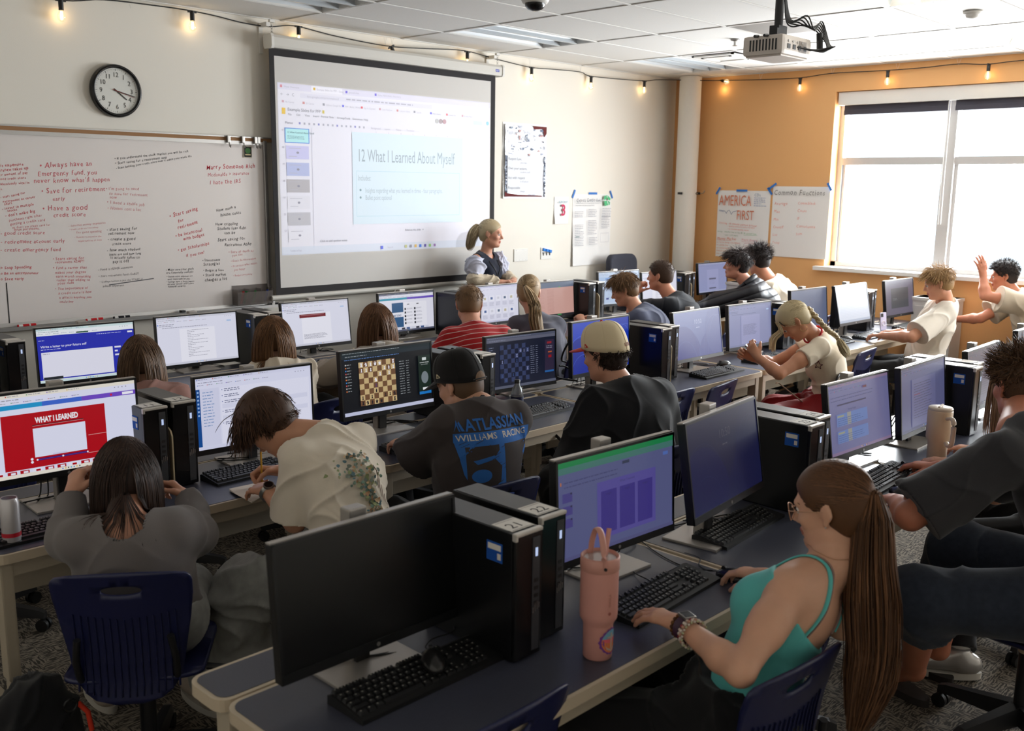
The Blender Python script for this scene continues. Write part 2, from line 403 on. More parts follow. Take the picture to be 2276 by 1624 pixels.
for i, (y0, y1) in enumerate(WIN):
    root = bpy.data.objects.new('window_%d' % (i+1), None); COL.objects.link(root); root['kind'] = 'structure'; root.location = (WR+WD, (y0+y1)/2, WZ0)
    B = T(-(WR+WD), -(y0+y1)/2, -WZ0); ym = y0+(y1-y0)*.5; t = .05; X0, X1 = WR+WD-.04, WR+WD+.04
    f = MB()
    f.box(X0, X1, y0, y0+t, WZ0, WZ1, M_frame, B); f.box(X0, X1, y1-t, y1, WZ0, WZ1, M_frame, B)
    f.box(X0, X1, y0, y1, WZ0, WZ0+t, M_frame, B); f.box(X0, X1, y0, y1, WZ1-t, WZ1, M_frame, B)
    f.box(X0-.02, X1, ym-.045, ym+.045, WZ0, WZ1, M_frame, B)
    zt = 2.19
    for a, b in ((y0+t, ym-.045), (ym+.045, y1-t)):
        f.box(X0, X1, a, b, zt-.035, zt+.035, M_frame, B)
        f.box(X0+.02, X1-.01, a, a+.03, WZ0+t, zt, M_frame, B); f.box(X0+.02, X1-.01, b-.03, b, WZ0+t, zt, M_frame, B)
    f.build('window_frame', root)
    for a, b in ((y0+t, ym-.045), (ym+.045, y1-t)):
        for za, zb in ((WZ0+t, zt-.035), (zt+.035, WZ1-t)):
            g = MB(); g.box(WR+WD-.004, WR+WD+.004, a, b, za, zb, M_glass, B); g.build('pane', root)
    s_ = MB(); s_.box(WR-.06, WR+WD-.03, y0-.09, y1+.09, WZ0-.035, WZ0+.004, M_trimw, B, bev=.006); s_.build('window_sill', root)
    # shade cassette with two rolled dark shades and the cord
    c = MB(); c.box(WR+.03, WR+WD-.045, y0+.015, y1-.015, WZ1-.125, WZ1-.005, M_trimw, B, bev=.004); c.build('shade_cassette', root)
    for a, b in ((y0+.06, ym-.03), (ym+.03, y1-.06)):
        q = MB(); q.box(WR+.078, WR+.083, a, b, WZ1-.175, WZ1-.125, M_shade, B); q.box(WR+.07, WR+.09, a, b, WZ1-.215, WZ1-.17, M_shade, B, bev=.004); q.build('roller_shade', root)
    cd_ = MB(); cd_.tube([(WR+.07, ym+.03, WZ1-.13), (WR+.07, ym+.035, 2.0), (WR+.07, ym+.03, 1.62), (WR+.07, ym+.005, 1.62), (WR+.07, ym+.01, 2.0), (WR+.07, ym+.012, WZ1-.13)], .003, M_whitep, 6, B); cd_.build('shade_cord', root)

# ceiling: panel field above a T-bar grid 
GX, GY, DX, DY = 5.257, 4.672, 1.1185, 0.600
def ceiling():
    xs0, ys0 = GX-6*DX, GY-12*DY
    tile = MB(); bars = MB()
    holes = {}
    kinds = {}
    # (i, j) cells: x from GX+i*DX, y from GY+j*DY
    for c in ((-2, 2), (0, 1), (0, 2)): pass
    for c in LIGHTCELLS: kinds[c] = 'light'
    for c in VENTCELLS: kinds[c] = 'vent'
    for i in range(-6, 5):
        for j in range(-12, 5):
            x0, y0 = GX+i*DX, GY+j*DY; x1, y1 = x0+DX, y0+DY
            x0c, x1c, y0c, y1c = max(x0, WL), min(x1, WR), max(y0, WB), min(y1, WF)
            if x1c-x0c < .01 or y1c-y0c < .01 or (i, j) in kinds: continue
            tile.box(x0c+.011, x1c-.011, y0c+.011, y1c-.011, CEIL+.004, CEIL+.02, M_ceil)
    for i in range(-6, 6):
        x = GX+i*DX
        if WL < x < WR: bars.box(x-.012, x+.012, WB, WF, CEIL-.002, CEIL+.003, M_grid); bars.box(x-.002, x+.002, WB, WF, CEIL+.002, CEIL+.03, M_grid)
    for j in range(-12, 6):
        y = GY+j*DY
        if WB < y < WF: bars.box(WL, WR, y-.012, y+.012, CEIL-.0022, CEIL+.0028, M_grid)
    # wall angle
    for a in ((WL, WR, WF-.022, WF), (WL, WR, WB, WB+.022), (WL, WL+.022, WB, WF), (WR-.022, WR, WB, WF)): bars.box(a[0], a[1], a[2], a[3], CEIL-.003, CEIL+.003, M_grid)
    tile.box(WL-.3, WR+.3, WB-.3, WF+.3, CEIL+.28, CEIL+.4, mat('plenum_dark', (60, 58, 55), .9))
    struct(tile, 'ceiling'); struct(bars, 'trim_1')
LIGHTCELLS = [(-2, 1), (0, 1), (2, 1), (0, -4), (2, -4), (-2, -4)]
VENTCELLS = [(2, 0), (1, -2)]
ceiling()
M_reflector = mat('troffer_reflector', (205, 210, 214), 0.35, 0.0)
M_tube = mat('dark_fluorescent_tube', (200, 204, 206), 0.4)
M_tubelit = mat('lit_fluorescent_tube', (255, 255, 255), 0.4, emit=(255, 246, 228), estr=9.0)
def troffer(i, j, lit, label):
    x0, y0 = GX+i*DX+.012, GY+j*DY+.012; x1, y1 = x0+DX-.024, y0+DY-.024; cx, cy = (x0+x1)/2, (y0+y1)/2
    r = empty('ceiling_light', (cx, cy, CEIL), label, 'ceiling light', 'recessed fluorescent ceiling lights')
    hx, hy = (x1-x0)/2, (y1-y0)/2
    f = MB()
    for a in ((-hx, hx, -hy, -hy+.012), (-hx, hx, hy-.012, hy), (-hx, -hx+.012, -hy, hy), (hx-.012, hx, -hy, hy)): f.box(a[0], a[1], a[2], a[3], 0, .1, M_grid)
    f.box(-hx, hx, -hy, hy, .1, .12, M_grid); f.build('housing', r)
    g = MB()
    for k in range(3):       # curved reflector channels running the length of the fitting
        c = -hy+.012+(2*hy-.024)*(k+.5)/3; hw = (2*hy-.024)/6; prof = [(c+hw*math.sin(t), .012+.075*math.cos(t)) for t in np.linspace(-PI/2, PI/2, 13)]
        n = len(prof); vs = [(x, y, z) for x in (-hx+.012, hx-.012) for y, z in prof]
        g.add(vs, [(q, q+1, n+q+1, n+q) for q in range(n-1)], M_reflector, None, True)
    for k in range(1, 3):
        c = -hy+.012+(2*hy-.024)*k/3; g.prism([(c-.013, .0), (c+.013, .0), (c, .035)], -hx+.012, hx-.012, M_reflector, axis='x')
    g.build('reflector', r)
    for k in range(3):
        c = -hy+.012+(2*hy-.024)*(k+.5)/3; t = MB(); t.tube([(-hx+.03, c, .055), (hx-.03, c, .055)], .013, M_tubelit if lit else M_tube, 12); t.build('tube', r)
    return r
troffer(-2, 1, False, 'unlit recessed ceiling light above the clock and the left end of the screen')
troffer(0, 1, False, 'unlit recessed ceiling light above the right end of the projector screen')
troffer(2, 1, False, 'recessed ceiling light nearest the white corner column')
troffer(0, -4, True, 'glowing ceiling light at the top edge, behind the projector')
troffer(2, -4, True, 'glowing ceiling light nearest the window wall')
troffer(-2, -4, False, 'unlit ceiling light directly above the classroom desks')
# square air diffuser and grey return grille
x0, y0 = GX+2*DX+.02, GY+.02
r = empty('air_vent', (x0+.28, y0+.28, CEIL), 'square white air diffuser in the ceiling beside the sprinkler', 'air vent')
g = MB()
for k, (h, z) in enumerate(((.275, .0), (.21, -.012), (.15, -.02))):
    g.box(-h, h, -h, -h+.02, z, z+.012, M_grid); g.box(-h, h, h-.02, h, z, z+.012, M_grid); g.box(-h, -h+.02, -h, h, z, z+.012, M_grid); g.box(h-.02, h, -h, h, z, z+.012, M_grid)
g.build('frame', r); g = MB(); g.box(-.27, .27, -.27, .27, .02, .05, MATS['black_plastic']); g.build('duct', r); g = MB(); g.box(-.19, .19, -.19, .19, -.012, -.004, M_grid, bev=.003); g.build('face_plate', r)
e_ = MB(); e_.box(GX+2*DX+.60, GX+3*DX-.012, GY+.012, GY+DY-.012, CEIL+.004, CEIL+.02, M_ceil); struct(e_, 'trim_2')
x0, y0 = GX+DX+.012, GY-2*DY+.012
r = empty('return_grille', (x0+.28, y0+.288, CEIL), 'grey perforated return air grille in the ceiling left of the projector', 'air vent')
g = MB(); g.box(-.28, .28, -.288, .288, .0, .008, mat('grey_perforated_metal', (150, 147, 143), .5, .3, bump=.6, bscale=420)); g.build('panel', r)
e_ = MB(); e_.box(GX+DX+.59, GX+2*DX-.012, GY-2*DY+.012, GY-DY-.012, CEIL+.004, CEIL+.02, M_ceil); struct(e_, 'trim_3')
# round column in the corner
c = MB(); c.tube([(8.93, 6.10, 0), (8.93, 6.10, CEIL)], .115, mat('white_painted_column', (226, 221, 212), .6, bump=.5, bscale=90, bdist=.003), 40); o = struct(c, 'column')
# ------------------------------------------------------------------ front wall: whiteboard
INK = {'R': (200, 44, 62), 'P': (208, 92, 104), 'L': (214, 138, 142), 'K': (34, 32, 40), 'G': (92, 90, 94)}
def adv(t): 
    a = 0
    for ch in t:
        if ch == ' ': a += .34; continue
        vs, fs = text_geo(ch, 1.0, 'LEFT', 0.12, 0.0)
        a += (max(v[0] for v in vs)*.9+.07) if vs else .3
    return max(a, .3)
BX0, BX1, BZ0, BZ1 = 1.50, 3.945, 1.02, 2.19
M_board = mat('whiteboard_enamel', (226, 218, 214), 0.22, spec=0.5)
M_alu = mat('satin_aluminium', (176, 174, 172), 0.35, 0.75)
M_cork = mat('cork_strip', (158, 118, 82), 0.9, bump=.5, bscale=300)
wb = empty('whiteboard', (BX0, WF, BZ0), 'large whiteboard left of the projector screen, covered in red and black handwriting', 'whiteboard')
Bm = T(-BX0, -WF, -BZ0)
m = MB(); m.box(BX0, BX1, WF-.018, WF-.001, BZ0, BZ1, M_board, Bm); m.build('writing_surface', wb)
m = MB(); m.box(BX0, 3.96, WF-.03, WF-.001, BZ1-.012, BZ1+.012, M_alu, Bm); m.box(BX0, 4.06, WF-.027, WF-.001, BZ1+.012, BZ1+.036, M_cork, Bm); m.box(BX0, 4.06, WF-.03, WF-.001, BZ1+.036, BZ1+.044, M_alu, Bm)
m.box(BX1, BX1+.028, WF-.035, WF-.001, BZ0-.02, BZ1+.02, M_alu, Bm, bev=.004); m.box(2.125, 2.131, WF-.0195, WF-.01, BZ0, BZ1-.9, M_dark, Bm)
m.build('frame', wb)
m = MB(); m.prism([(WF-.001, BZ0+.02), (WF-.025, BZ0+.02), (WF-.03, BZ0-.002), (WF-.085, BZ0-.012), (WF-.09, BZ0+.002), (WF-.095, BZ0+.002), (WF-.095, BZ0-.02), (WF-.001, BZ0-.03)], BX0, BX1+.06, M_alu, Bm, axis='x'); m.build('marker_tray', wb)
ink_obj = {}
for key, nm in (('R', 'red marker writing'), ('P', 'faded red marker writing'), ('L', 'very faint red marker writing'), ('K', 'black marker writing'), ('G', 'thin grey marker writing')):
    c = Canvas(1, 1, Bm @ T(0, WF-.0188, 0) @ Rx(PI/2)); c.step = 0.000002
    for i, (x, z, L, a, k, t) in enumerate(WRITING):
        if k == key: c.hand(x, -z, t, L/adv(t), INK[k], a, i, .9, 0.004 if k in 'RK' else 0.0)
    if key == 'G': c.line(2.76, -1.237, 3.07, -1.262, .006, INK['G'])
    c.build('lettering', wb, nm)
def marker(x, cap, label):
    r = empty('dry_erase_marker', (x, WF-.062, BZ0+.004), label, 'marker', 'markers on the whiteboard tray')
    m = MB(); m.tube([(-.035, 0, 0), (.035, 0, 0)], .0085, mat('white_marker_barrel', (222, 218, 214), .4), 14); m.build('barrel', r)
    m = MB(); m.tube([(-.012, 0, 0), (.026, 0, 0)], .0088, flat(cap), 14); m.build('label_band', r)
    m = MB(); m.tube([(.035, 0, 0), (.066, 0, 0)], .0095, flat(cap), 14); m.tube([(-.042, 0, 0), (-.035, 0, 0)], .0086, flat(cap), 12); m.build('cap', r)
marker(2.20, (196, 34, 40), 'red dry erase marker at the left end of the whiteboard tray')
marker(2.62, (196, 34, 40), 'red dry erase marker beside a black one on the whiteboard tray')
marker(2.80, (30, 30, 34), 'black dry erase marker lying right of the red one on the tray')
marker(3.99, (24, 24, 26), 'black dry erase marker at the right end of the tray by the screen')
m = MB(); m.box(3.225, 3.255, WF-.09, WF-.05, BZ0-.002, BZ0+.016, M_dark, bev=.003); tag(m.build('tray_clip'), 'small black clip on the whiteboard tray', 'clip')
for x, lb in ((3.66, 'leftmost of the metal map hooks on the cork rail'), (3.775, 'metal map hook on the cork rail above the green magnet'), (3.875, 'metal map hook on the rail just right of the magnet'), (3.90, 'rightmost metal map hook at the whiteboard corner')):
    m = MB(); m.box(x-.011, x+.011, WF-.05, WF-.03, BZ1-.004, BZ1+.046, M_steel, bev=.003); m.tube([(x, WF-.05, BZ1-.0), (x, WF-.056, BZ1-.03), (x, WF-.066, BZ1-.035), (x, WF-.07, BZ1-.02)], .004, M_steel, 8)
    tag(m.build('map_hook'), lb, 'hook', 'map hooks on the whiteboard rail')
r = empty('magnet', (3.82, WF-.019, 2.128), 'small framed green picture magnet at the top right of the whiteboard', 'magnet')
m = MB(); m.box(-.034, .034, -.006, 0, -.042, .042, mat('beige_magnet', (190, 180, 160), .5), Rz(0) @ Ry(.05), bev=.002); m.build('backing', r)
c = Canvas(1, 1, T(-.03, -.0062, .036) @ Rx(PI/2)); c.rect(0, 0, .06, .072, (46, 44, 42)); c.ell(.03, .028, .022, .02, (72, 112, 66)); c.rect(.008, .052, .044, .008, (205, 190, 150)); c.build('picture', r)
# clear organiser with markers
r = empty('marker_organizer', (3.80, WF-.02, 1.035), 'smoked clear marker organizer hanging at the lower right of the whiteboard', 'organizer')
M_smoke = mat('smoked_acrylic', (120, 112, 108), .15, alpha=.45)
m = MB(); m.box(-.145, .145, -.004, 0, 0, .14, M_smoke); m.box(-.145, .145, -.075, 0, 0, .004, M_smoke); m.box(-.145, .145, -.079, -.075, 0, .095, M_smoke)
for x in (-.145, -.05, .048, .141): m.box(x, x+.004, -.075, 0, 0, .115, M_smoke)
m.build('box', r)
for x, cc, nm in ((-.1, (176, 36, 36), 'red'), (.0, (40, 120, 60), 'green'), (.1, (40, 60, 140), 'blue'), (-.075, (30, 130, 70), 'green')):
    m = MB(); m.tube([(x, -.04, .01), (x+.02, -.045, .1)], .008, flat(cc), 10); o = m.build('loose_marker', None); o.location = (3.80, WF-.02, 1.035); tag(o, {(-.1): 'red marker standing in the clear organizer', 0.0: 'green marker in the middle cell of the clear organizer', .1: 'blue marker in the right cell of the clear organizer', -.075: 'green marker beside the red one in the clear organizer'}[x], 'marker', 'markers in the clear organizer')

# ------------------------------------------------------------------ wall clock  4:17
r = empty('wall_clock', (2.882, WF-.001, 2.480), 'round black-rimmed wall clock with a white dial above the whiteboard', 'clock')
CR = .165
m = MB(); m.lathe([(0, 0), (CR, 0), (CR+.002, .02), (CR-.004, .04), (CR-.016, .046), (CR-.022, .036), (CR-.023, .026)], M_blackgloss, Rx(PI/2), 64); m.build('rim', r)
m = MB(); m.lathe([(0, .024), (CR-.022, .024)], mat('clock_dial', (236, 230, 222), .5), Rx(PI/2), 48, smooth=False); m.build('dial', r)
c = Canvas(1, 1, T(0, -.0245, 0) @ Rx(PI/2)); c.step = .00002
for i in range(60):
    a = 2*PI*i/60; s_, q_ = math.sin(a), math.cos(a); big = i % 5 == 0; r1 = .136; r0 = .124 if big else .129
    c.line(s_*r0, -q_*r0, s_*r1, -q_*r1, .0026 if big else .001, (40, 36, 34))
for i in range(1, 13):
    a = 2*PI*i/12; c.text(math.sin(a)*.1, -math.cos(a)*.1+.0135, str(i), .042, (30, 27, 26), 'CENTER', sx=.9)
c.build('numerals', r)
def hand(ang, L, wd, back, col, z, nm):
    m = MB(); m.prism([(-wd/2, -back), (wd/2, -back), (wd*.35, L), (-wd*.35, L)], z, z+.001, flat(col), Rx(PI/2) @ Rz(-ang), axis='z'); m.build(nm, r)
hand(math.radians(128.5), .083, .008, .02, (24, 22, 22), .027, 'hour_hand'); hand(math.radians(104), .125, .006, .02, (24, 22, 22), .029, 'minute_hand'); hand(math.radians(108), .12, .0022, .03, (170, 40, 34), .031, 'second_hand')
g = MB(); g.lathe([(0, .036), (CR-.02, .035)], M_glass, Rx(PI/2), 48); g.build('glass', r)

# ------------------------------------------------------------------ projection screen
SY = WF-.1
M_screen = mat('matte_projection_fabric', (214, 210, 206), .85)
M_border = mat('black_screen_border', (30, 26, 28), .8)
M_house = mat('screen_housing', (206, 202, 194), .45)
ps = empty('projector_screen', (5.10, SY, 1.06), 'pull-down projector screen with black borders showing a slide', 'projector screen')
Bp = T(-5.10, -SY, -1.06)
m = MB(); m.box(4.012, 6.183, SY-.001, SY+.001, 1.143, 2.805, M_screen, Bp); m.build('fabric', ps)
m = MB()
for a in ((3.972, 4.012, 1.09, 2.86), (6.183, 6.238, 1.09, 2.86), (4.012, 6.183, 2.805, 2.86), (4.012, 6.183, 1.09, 1.143)): m.box(a[0], a[1], SY-.0012, SY+.0012, a[2], a[3], M_border, Bp)
m.build('border', ps)
m = MB(); m.tube([(3.93, SY, 1.072), (6.28, SY, 1.072)], .019, M_house, 16, Bp); m.build('bottom_bar', ps)
m = MB(); m.tube([(5.09, SY-.018, 1.06), (5.06, SY-.02, 1.03), (5.075, SY-.02, 1.0), (5.125, SY-.02, 1.0), (5.14, SY-.02, 1.03), (5.11, SY-.018, 1.06)], .004, M_whitep, 8, Bp); m.build('pull_loop', ps)
hp = [(SY-.045, 2.855), (SY-.052, 2.87), (SY-.052, 2.925), (SY-.04, 2.945), (SY+.035, 2.945), (SY+.045, 2.93), (SY+.045, 2.87), (SY+.035, 2.855)]
m = MB(); m.prism(hp, 3.975, 6.275, M_house, Bp, axis='x'); m.build('housing', ps)
for x in (3.96, 6.275):
    cpts = [((y-SY)*1.12+SY, (z-2.9)*1.12+2.9) for y, z in hp]
    m = MB(); m.prism(cpts, x, x+.022, M_whitep, Bp, axis='x'); m.build('end_cap', ps)
c = Canvas(1, 1, T(6.19, SY-.0525, 2.905) @ Rx(PI/2)); c.M = Bp @ c.M; c.rect(0, 0, .045, .02, (44, 62, 170)); c.rect(.004, .006, .037, .003, (220, 220, 230)); c.rect(.004, .012, .03, .003, (220, 220, 230)); c.build('maker_label', ps)
for x, lb in ((4.0, 'left'), (6.262, 'right')):
    m = MB()
    for k in range(5):
        z = 2.955+k*.022; M_ = T(x, SY, z) @ (Rz(PI/2) if k % 2 else Rz(0))
        m.tube([(0.007*math.cos(t), 0, .013*math.sin(t)) for t in np.linspace(0, 2*PI, 13)], .0018, M_steel, 6, Bp @ M_)
    m.build('chain', ps)
    b = MB(); b.box(x-.05, x-.02, SY-.01, WF-.001, 3.0, 3.028, M_whitep, bev=.003); b.box(x-.05, x-.02, WF-.014, WF-.001, 2.82, 3.028, M_whitep); b.box(x-.02, x+.02, SY-.012, SY+.012, 3.03, 3.05, M_whitep)
    tag(b.build('screen_bracket'), 'white wall bracket holding the %s end of the projector screen' % lb, 'bracket', 'projector screen brackets')

# the projected picture: a thin film of tints lit by the projector lamp
IX, IZ, IW, IH = 4.03, 2.624, 2.145, 1.241
c = Canvas(IW, IH, Bp @ T(IX, SY-.0014, IZ) @ Rx(PI/2)); c.step = .00002
def sub(x, y): return (x/1840*IW, y/1065*IH)
K = IW/1840
def cr_(x, y, w, h, col): c.rect(x*K, y*K, w*K, h*K, col)
def ct(x, y, t, s, col, **k): c.text(x*K, y*K, t, s*K, col, **k)
cr_(0, 0, 1840, 1064, (222, 220, 229)); cr_(0, 0, 1840, 40, (214, 211, 226)); cr_(250, 2, 240, 38, (228, 226, 234)); cr_(0, 1012, 1840, 52, (210, 214, 226))
GR = (150, 150, 160); LG = (182, 180, 192)
for x, t, cc in ((20, 'Week Overview', (214, 150, 160)), (265, 'Example Slides for PFP - Goog', (214, 180, 90)), (515, 'general slide', (130, 120, 210)), (755, 'Slides PERSONAL FINANCE', (130, 120, 210))):
    cr_(x, 12, 16, 16, cc); ct(x+25, 27, t, 17, LG)
for i, t in enumerate(('←', '→', 'C')): ct(20+i*42, 76, t, 24, GR)
cr_(165, 54, 1100, 28, (216, 214, 226)); ct(215, 76, 'docs.google.com/presentation/d', 19, LG)
c.greek(520*K, 62*K, 640*K, 1, 1, 9*K, LG, 3)
for i, t in enumerate(('My Canvas', 'ID Canvas', 'CSDocs Google Dr', 'PAF - Butler_Winter', 'Sign In (Canvas)', 'Learn Platform', 'Canyons Admin', 'Course', 'Math Games', 'Contact list', 'Planned Maint')):
    x = 30+i*152; cr_(x, 104, 16, 14, [(205, 170, 180), (205, 150, 150), (160, 160, 170), (130, 130, 220), (220, 120, 130)][i % 5]); ct(x+24, 118, t, 15, LG)
cr_(28, 150, 26, 38, (226, 190, 96)); ct(70, 166, 'Example Slides for PFP', 27, (140, 140, 150)); cr_(330, 148, 16, 20, (206, 190, 110))
for i, t in enumerate(('File', 'Edit', 'View', 'Insert', 'Format', 'Slide', 'Arrange', 'Tools', 'Extensions', 'Help')): ct(72+i*62+(30 if i > 8 else 0), 194, t, 19, GR)
ct(48, 246, 'Menus', 22, GR)
for i in range(15): cr_(150+i*36, 232, 13, 13, (176, 176, 188) if i % 4 else (150, 150, 200))
for i, t in enumerate(('Background', 'Layout', 'Theme', 'Transition')): ct(720+i*96+(20 if i else 0), 246, t, 17, LG)
for i, cc in enumerate(((190, 190, 190), (170, 158, 160), (190, 160, 165))): c.ell((1310+i*36)*K, 162*K, 17*K, 17*K, cc)
c.ell(1814*K, 152*K, 14*K, 14*K, (150, 196, 214)); cr_(1668, 140, 90, 28, (206, 214, 236))
th = [(180, 224, 226), (196, 194, 226), (178, 184, 216), (180, 176, 180), (218, 216, 224), (188, 186, 192), (222, 220, 228)]
for i, cc in enumerate(th):
    y = 275+i*104; ct(22, y+16, str(47+i), 17, LG)
    if i == 0: cr_(36+8, y-5, 182, 92, (110, 150, 214))
    cr_(50, y, 170, 82, cc)
    if i: c.ell(136*K, (y+42)*K, 10*K, 7*K, (150, 148, 160)); cr_(70, y+14, 90, 3, LG); cr_(70, y+64, 60, 3, LG)
ct(62, 302, '12 What I Learned About Myself', 15, (90, 120, 130))
c.greek(62*K, 318*K, 130*K, 3, 8*K, 3*K, (130, 160, 168), 5)
for i in range(9): ct(650+i*108, 270, str(i+1) if i else '', 14, LG)
cr_(244, 262, 2, 740, (206, 204, 216))
cr_(560, 272, 1000, 606, (208, 221, 230))
ct(602, 462, '12 What I Learned About Myself', 118, (158, 170, 178), sx=.557)
bl = (168, 202, 214)
for a in ((590, 524, 940, 2), (590, 824, 940, 2), (590, 524, 2, 300), (1528, 524, 2, 300)): cr_(*a, bl)
ct(604, 588, 'Includes:', 52, (166, 180, 188), sx=.6)
ct(664, 668, 'Insights regarding what you learned in three - four paragraphs.', 46, (168, 182, 190), sx=.60)
ct(664, 716, 'Bullet point optional', 46, (168, 182, 190), sx=.60)
c.ell(624*K, 650*K, 8*K, 8*K, (134, 158, 166)); c.ell(624*K, 700*K, 8*K, 8*K, (134, 158, 166))
ct(1010, 932, 'Enhance this slide   ×', 20, GR); ct(290, 988, 'Click to add speaker notes', 20, GR); ct(60, 1042, 'Tempo in Fog', 15, LG)
ct(850, 1048, 'Search', 18, LG); cr_(790, 1030, 22, 22, (110, 120, 214))
for i, cc in enumerate(((190, 190, 140), (150, 150, 160), (226, 186, 110), (90, 130, 214), (110, 100, 170), (150, 200, 120), (160, 130, 180))): cr_(1005+i*45, 1030, 20, 20, cc)
c.build('projected_slide', ps)

# ------------------------------------------------------------------ projector on its pole
PJ = Vector((5.19, 2.97, 2.70))
pr = empty('ceiling_projector', tuple(PJ), 'white ceiling projector hanging from a black pole with looped cables', 'projector')
M_pj = mat('projector_shell', (214, 204, 194), .45)
m = MB(); m.box(-.165, .165, -.125, .125, -.055, .055, M_pj, bev=.026); m.box(-.15, .15, -.11, .11, -.062, -.05, M_pj, bev=.005); m.build('body', pr)
m = MB(); m.tube([(-.07, .12, 0), (-.07, .142, 0)], .036, M_dark, 24); m.tube([(-.07, .142, 0), (-.07, .146, 0)], .026, M_blackgloss, 24); m.build('lens', pr)
m = MB()
for i in range(9): m.box(-.1675, -.164, -.09+i*.02, -.082+i*.02, -.03, .03, MATS['black_plastic'])
m.box(.02, .1, -.127, -.124, -.03, .03, mat('port_panel', (150, 140, 132), .5))
for i in range(4): m.box(-.11+i*.06, -.08+i*.06, -.128, -.122, -.02, .005, M_dark); m.tube([(-.1+i*.05, -.124, .02), (-.1+i*.05, -.129, .02)], .006, M_steel, 8)
m.build('ports', pr)
m = MB(); m.box(-.05, .07, -.05, .05, .055, .068, M_dark); m.box(-.045, .045, -.03, .03, .068, .12, M_dark); m.box(-.08, -.045, -.04, -.03, .06, .1, M_dark); m.tube([(0, 0, .1), (0, 0, CEIL-PJ.z-.004)], .024, M_dark, 20); m.tube([(0, 0, CEIL-PJ.z-.016), (0, 0, CEIL-PJ.z-.004)], .06, M_dark, 24)
for s_ in (-1, 1): m.tube([(-.16, s_*.03, .05), (-.2, s_*.03, .045)], .008, M_dark, 8)
m.build('pole_mount', pr)
m = MB()
for k in range(6):
    q = k*.012; m.tube(spline([(.01, -.02, .32), (.025+q, -.03, .16), (.06+q, -.05-q, .12+q), (.12, -.1-q, .13-q*.6), (.18+q, -.14, .1+q), (.21+q*.7, -.19, .03), (.17, -.2-q, -.02+q*.4), (.06+k*.015, -.15, -.01), (.0+k*.02, -.125, -.005)], 6), .0042, M_rubber, 7)
m.tube(spline([(.2, -.15, .09), (.205, -.155, .0)], 4), .018, M_rubber, 12)
m.build('cables', pr)
# projector lamp: a beam masked to the picture rectangle
sl = bpy.data.lights.new('projector_beam', 'SPOT'); sl.energy = 1.0; sl.spot_size = math.radians(75); sl.spot_blend = 0; sl.shadow_soft_size = .012
so = bpy.data.objects.new('projector_beam', sl); COL.objects.link(so); so.location = (PJ.x-.07, PJ.y+.16, PJ.z); so.rotation_euler = (PI/2, 0, 0)
D = SY-(PJ.y+.16); bx0, bx1 = (IX-so.location.x)/D, (IX+IW-so.location.x)/D; bz0, bz1 = (IZ-IH-PJ.z)/D, (IZ-PJ.z)/D
sl.use_nodes = True; nt = sl.node_tree; em = nt.nodes['Emission']
tc = nt.nodes.new('ShaderNodeTexCoord'); sp = nt.nodes.new('ShaderNodeSeparateXYZ'); nt.links.new(tc.outputs['Normal'], sp.inputs[0])
def mth(op, a, b=None):
    n = nt.nodes.new('ShaderNodeMath'); n.operation = op
    for i, v in enumerate((a, b)):
        if v is None: continue
        if hasattr(v, 'is_linked'): nt.links.new(v, n.inputs[i])
        else: n.inputs[i].default_value = v
    return n.outputs[0]
az = mth('ABSOLUTE', sp.outputs['Z']); px = mth('DIVIDE', sp.outputs['X'], az); py = mth('DIVIDE', sp.outputs['Y'], az)
mk = mth('MULTIPLY', mth('MULTIPLY', mth('GREATER_THAN', px, bx0), mth('LESS_THAN', px, bx1)), mth('MULTIPLY', mth('GREATER_THAN', py, bz0), mth('LESS_THAN', py, bz1)))
BEAM = 170
nt.links.new(mth('MULTIPLY', mk, BEAM), em.inputs['Strength']); em.inputs['Color'].default_value = (.93, .95, 1, 1)

# ------------------------------------------------------------------ camera dome, sprinkler, detector
r = empty('security_camera', (4.53, 4.24, CEIL), 'white domed security camera with a black lens cover on the ceiling', 'security camera')
m = MB(); m.lathe([(0, 0), (.085, 0), (.085, -.05), (.075, -.068), (0, -.068)], M_whitep, None, 40); m.build('housing', r)
m = MB(); m.lathe([(.063, -.066), (.06, -.085), (.045, -.102), (.02, -.112), (0, -.114)], M_blackgloss, None, 40); m.build('dome', r)
r = empty('sprinkler_head', (6.95, 4.35, CEIL), 'small chrome sprinkler head under the ceiling, beside the projector', 'sprinkler')
m = MB(); m.lathe([(0, 0), (.036, 0), (.034, -.008), (.014, -.012)], M_steel, None, 28); m.build('escutcheon', r)
m = MB(); m.tube([(0, 0, -.01), (0, 0, -.045)], .008, M_steel, 12); m.tube([(0, 0, -.045), (0, 0, -.048)], .02, M_steel, 16); m.tube([(-.012, 0, -.015), (-.012, 0, -.045)], .003, M_steel, 8); m.tube([(.012, 0, -.015), (.012, 0, -.045)], .003, M_steel, 8); m.build('nozzle', r)
r = empty('motion_detector', (6.86, 2.52, CEIL), 'round white detector on the ceiling near the bright light', 'detector')
m = MB(); m.lathe([(0, 0), (.062, 0), (.06, -.01), (.045, -.02)], M_whitep, None, 36); m.build('base', r)
m = MB(); m.lathe([(.046, -.018), (.04, -.034), (.022, -.045), (0, -.048)], M_whitep, None, 36); m.build('lens', r)

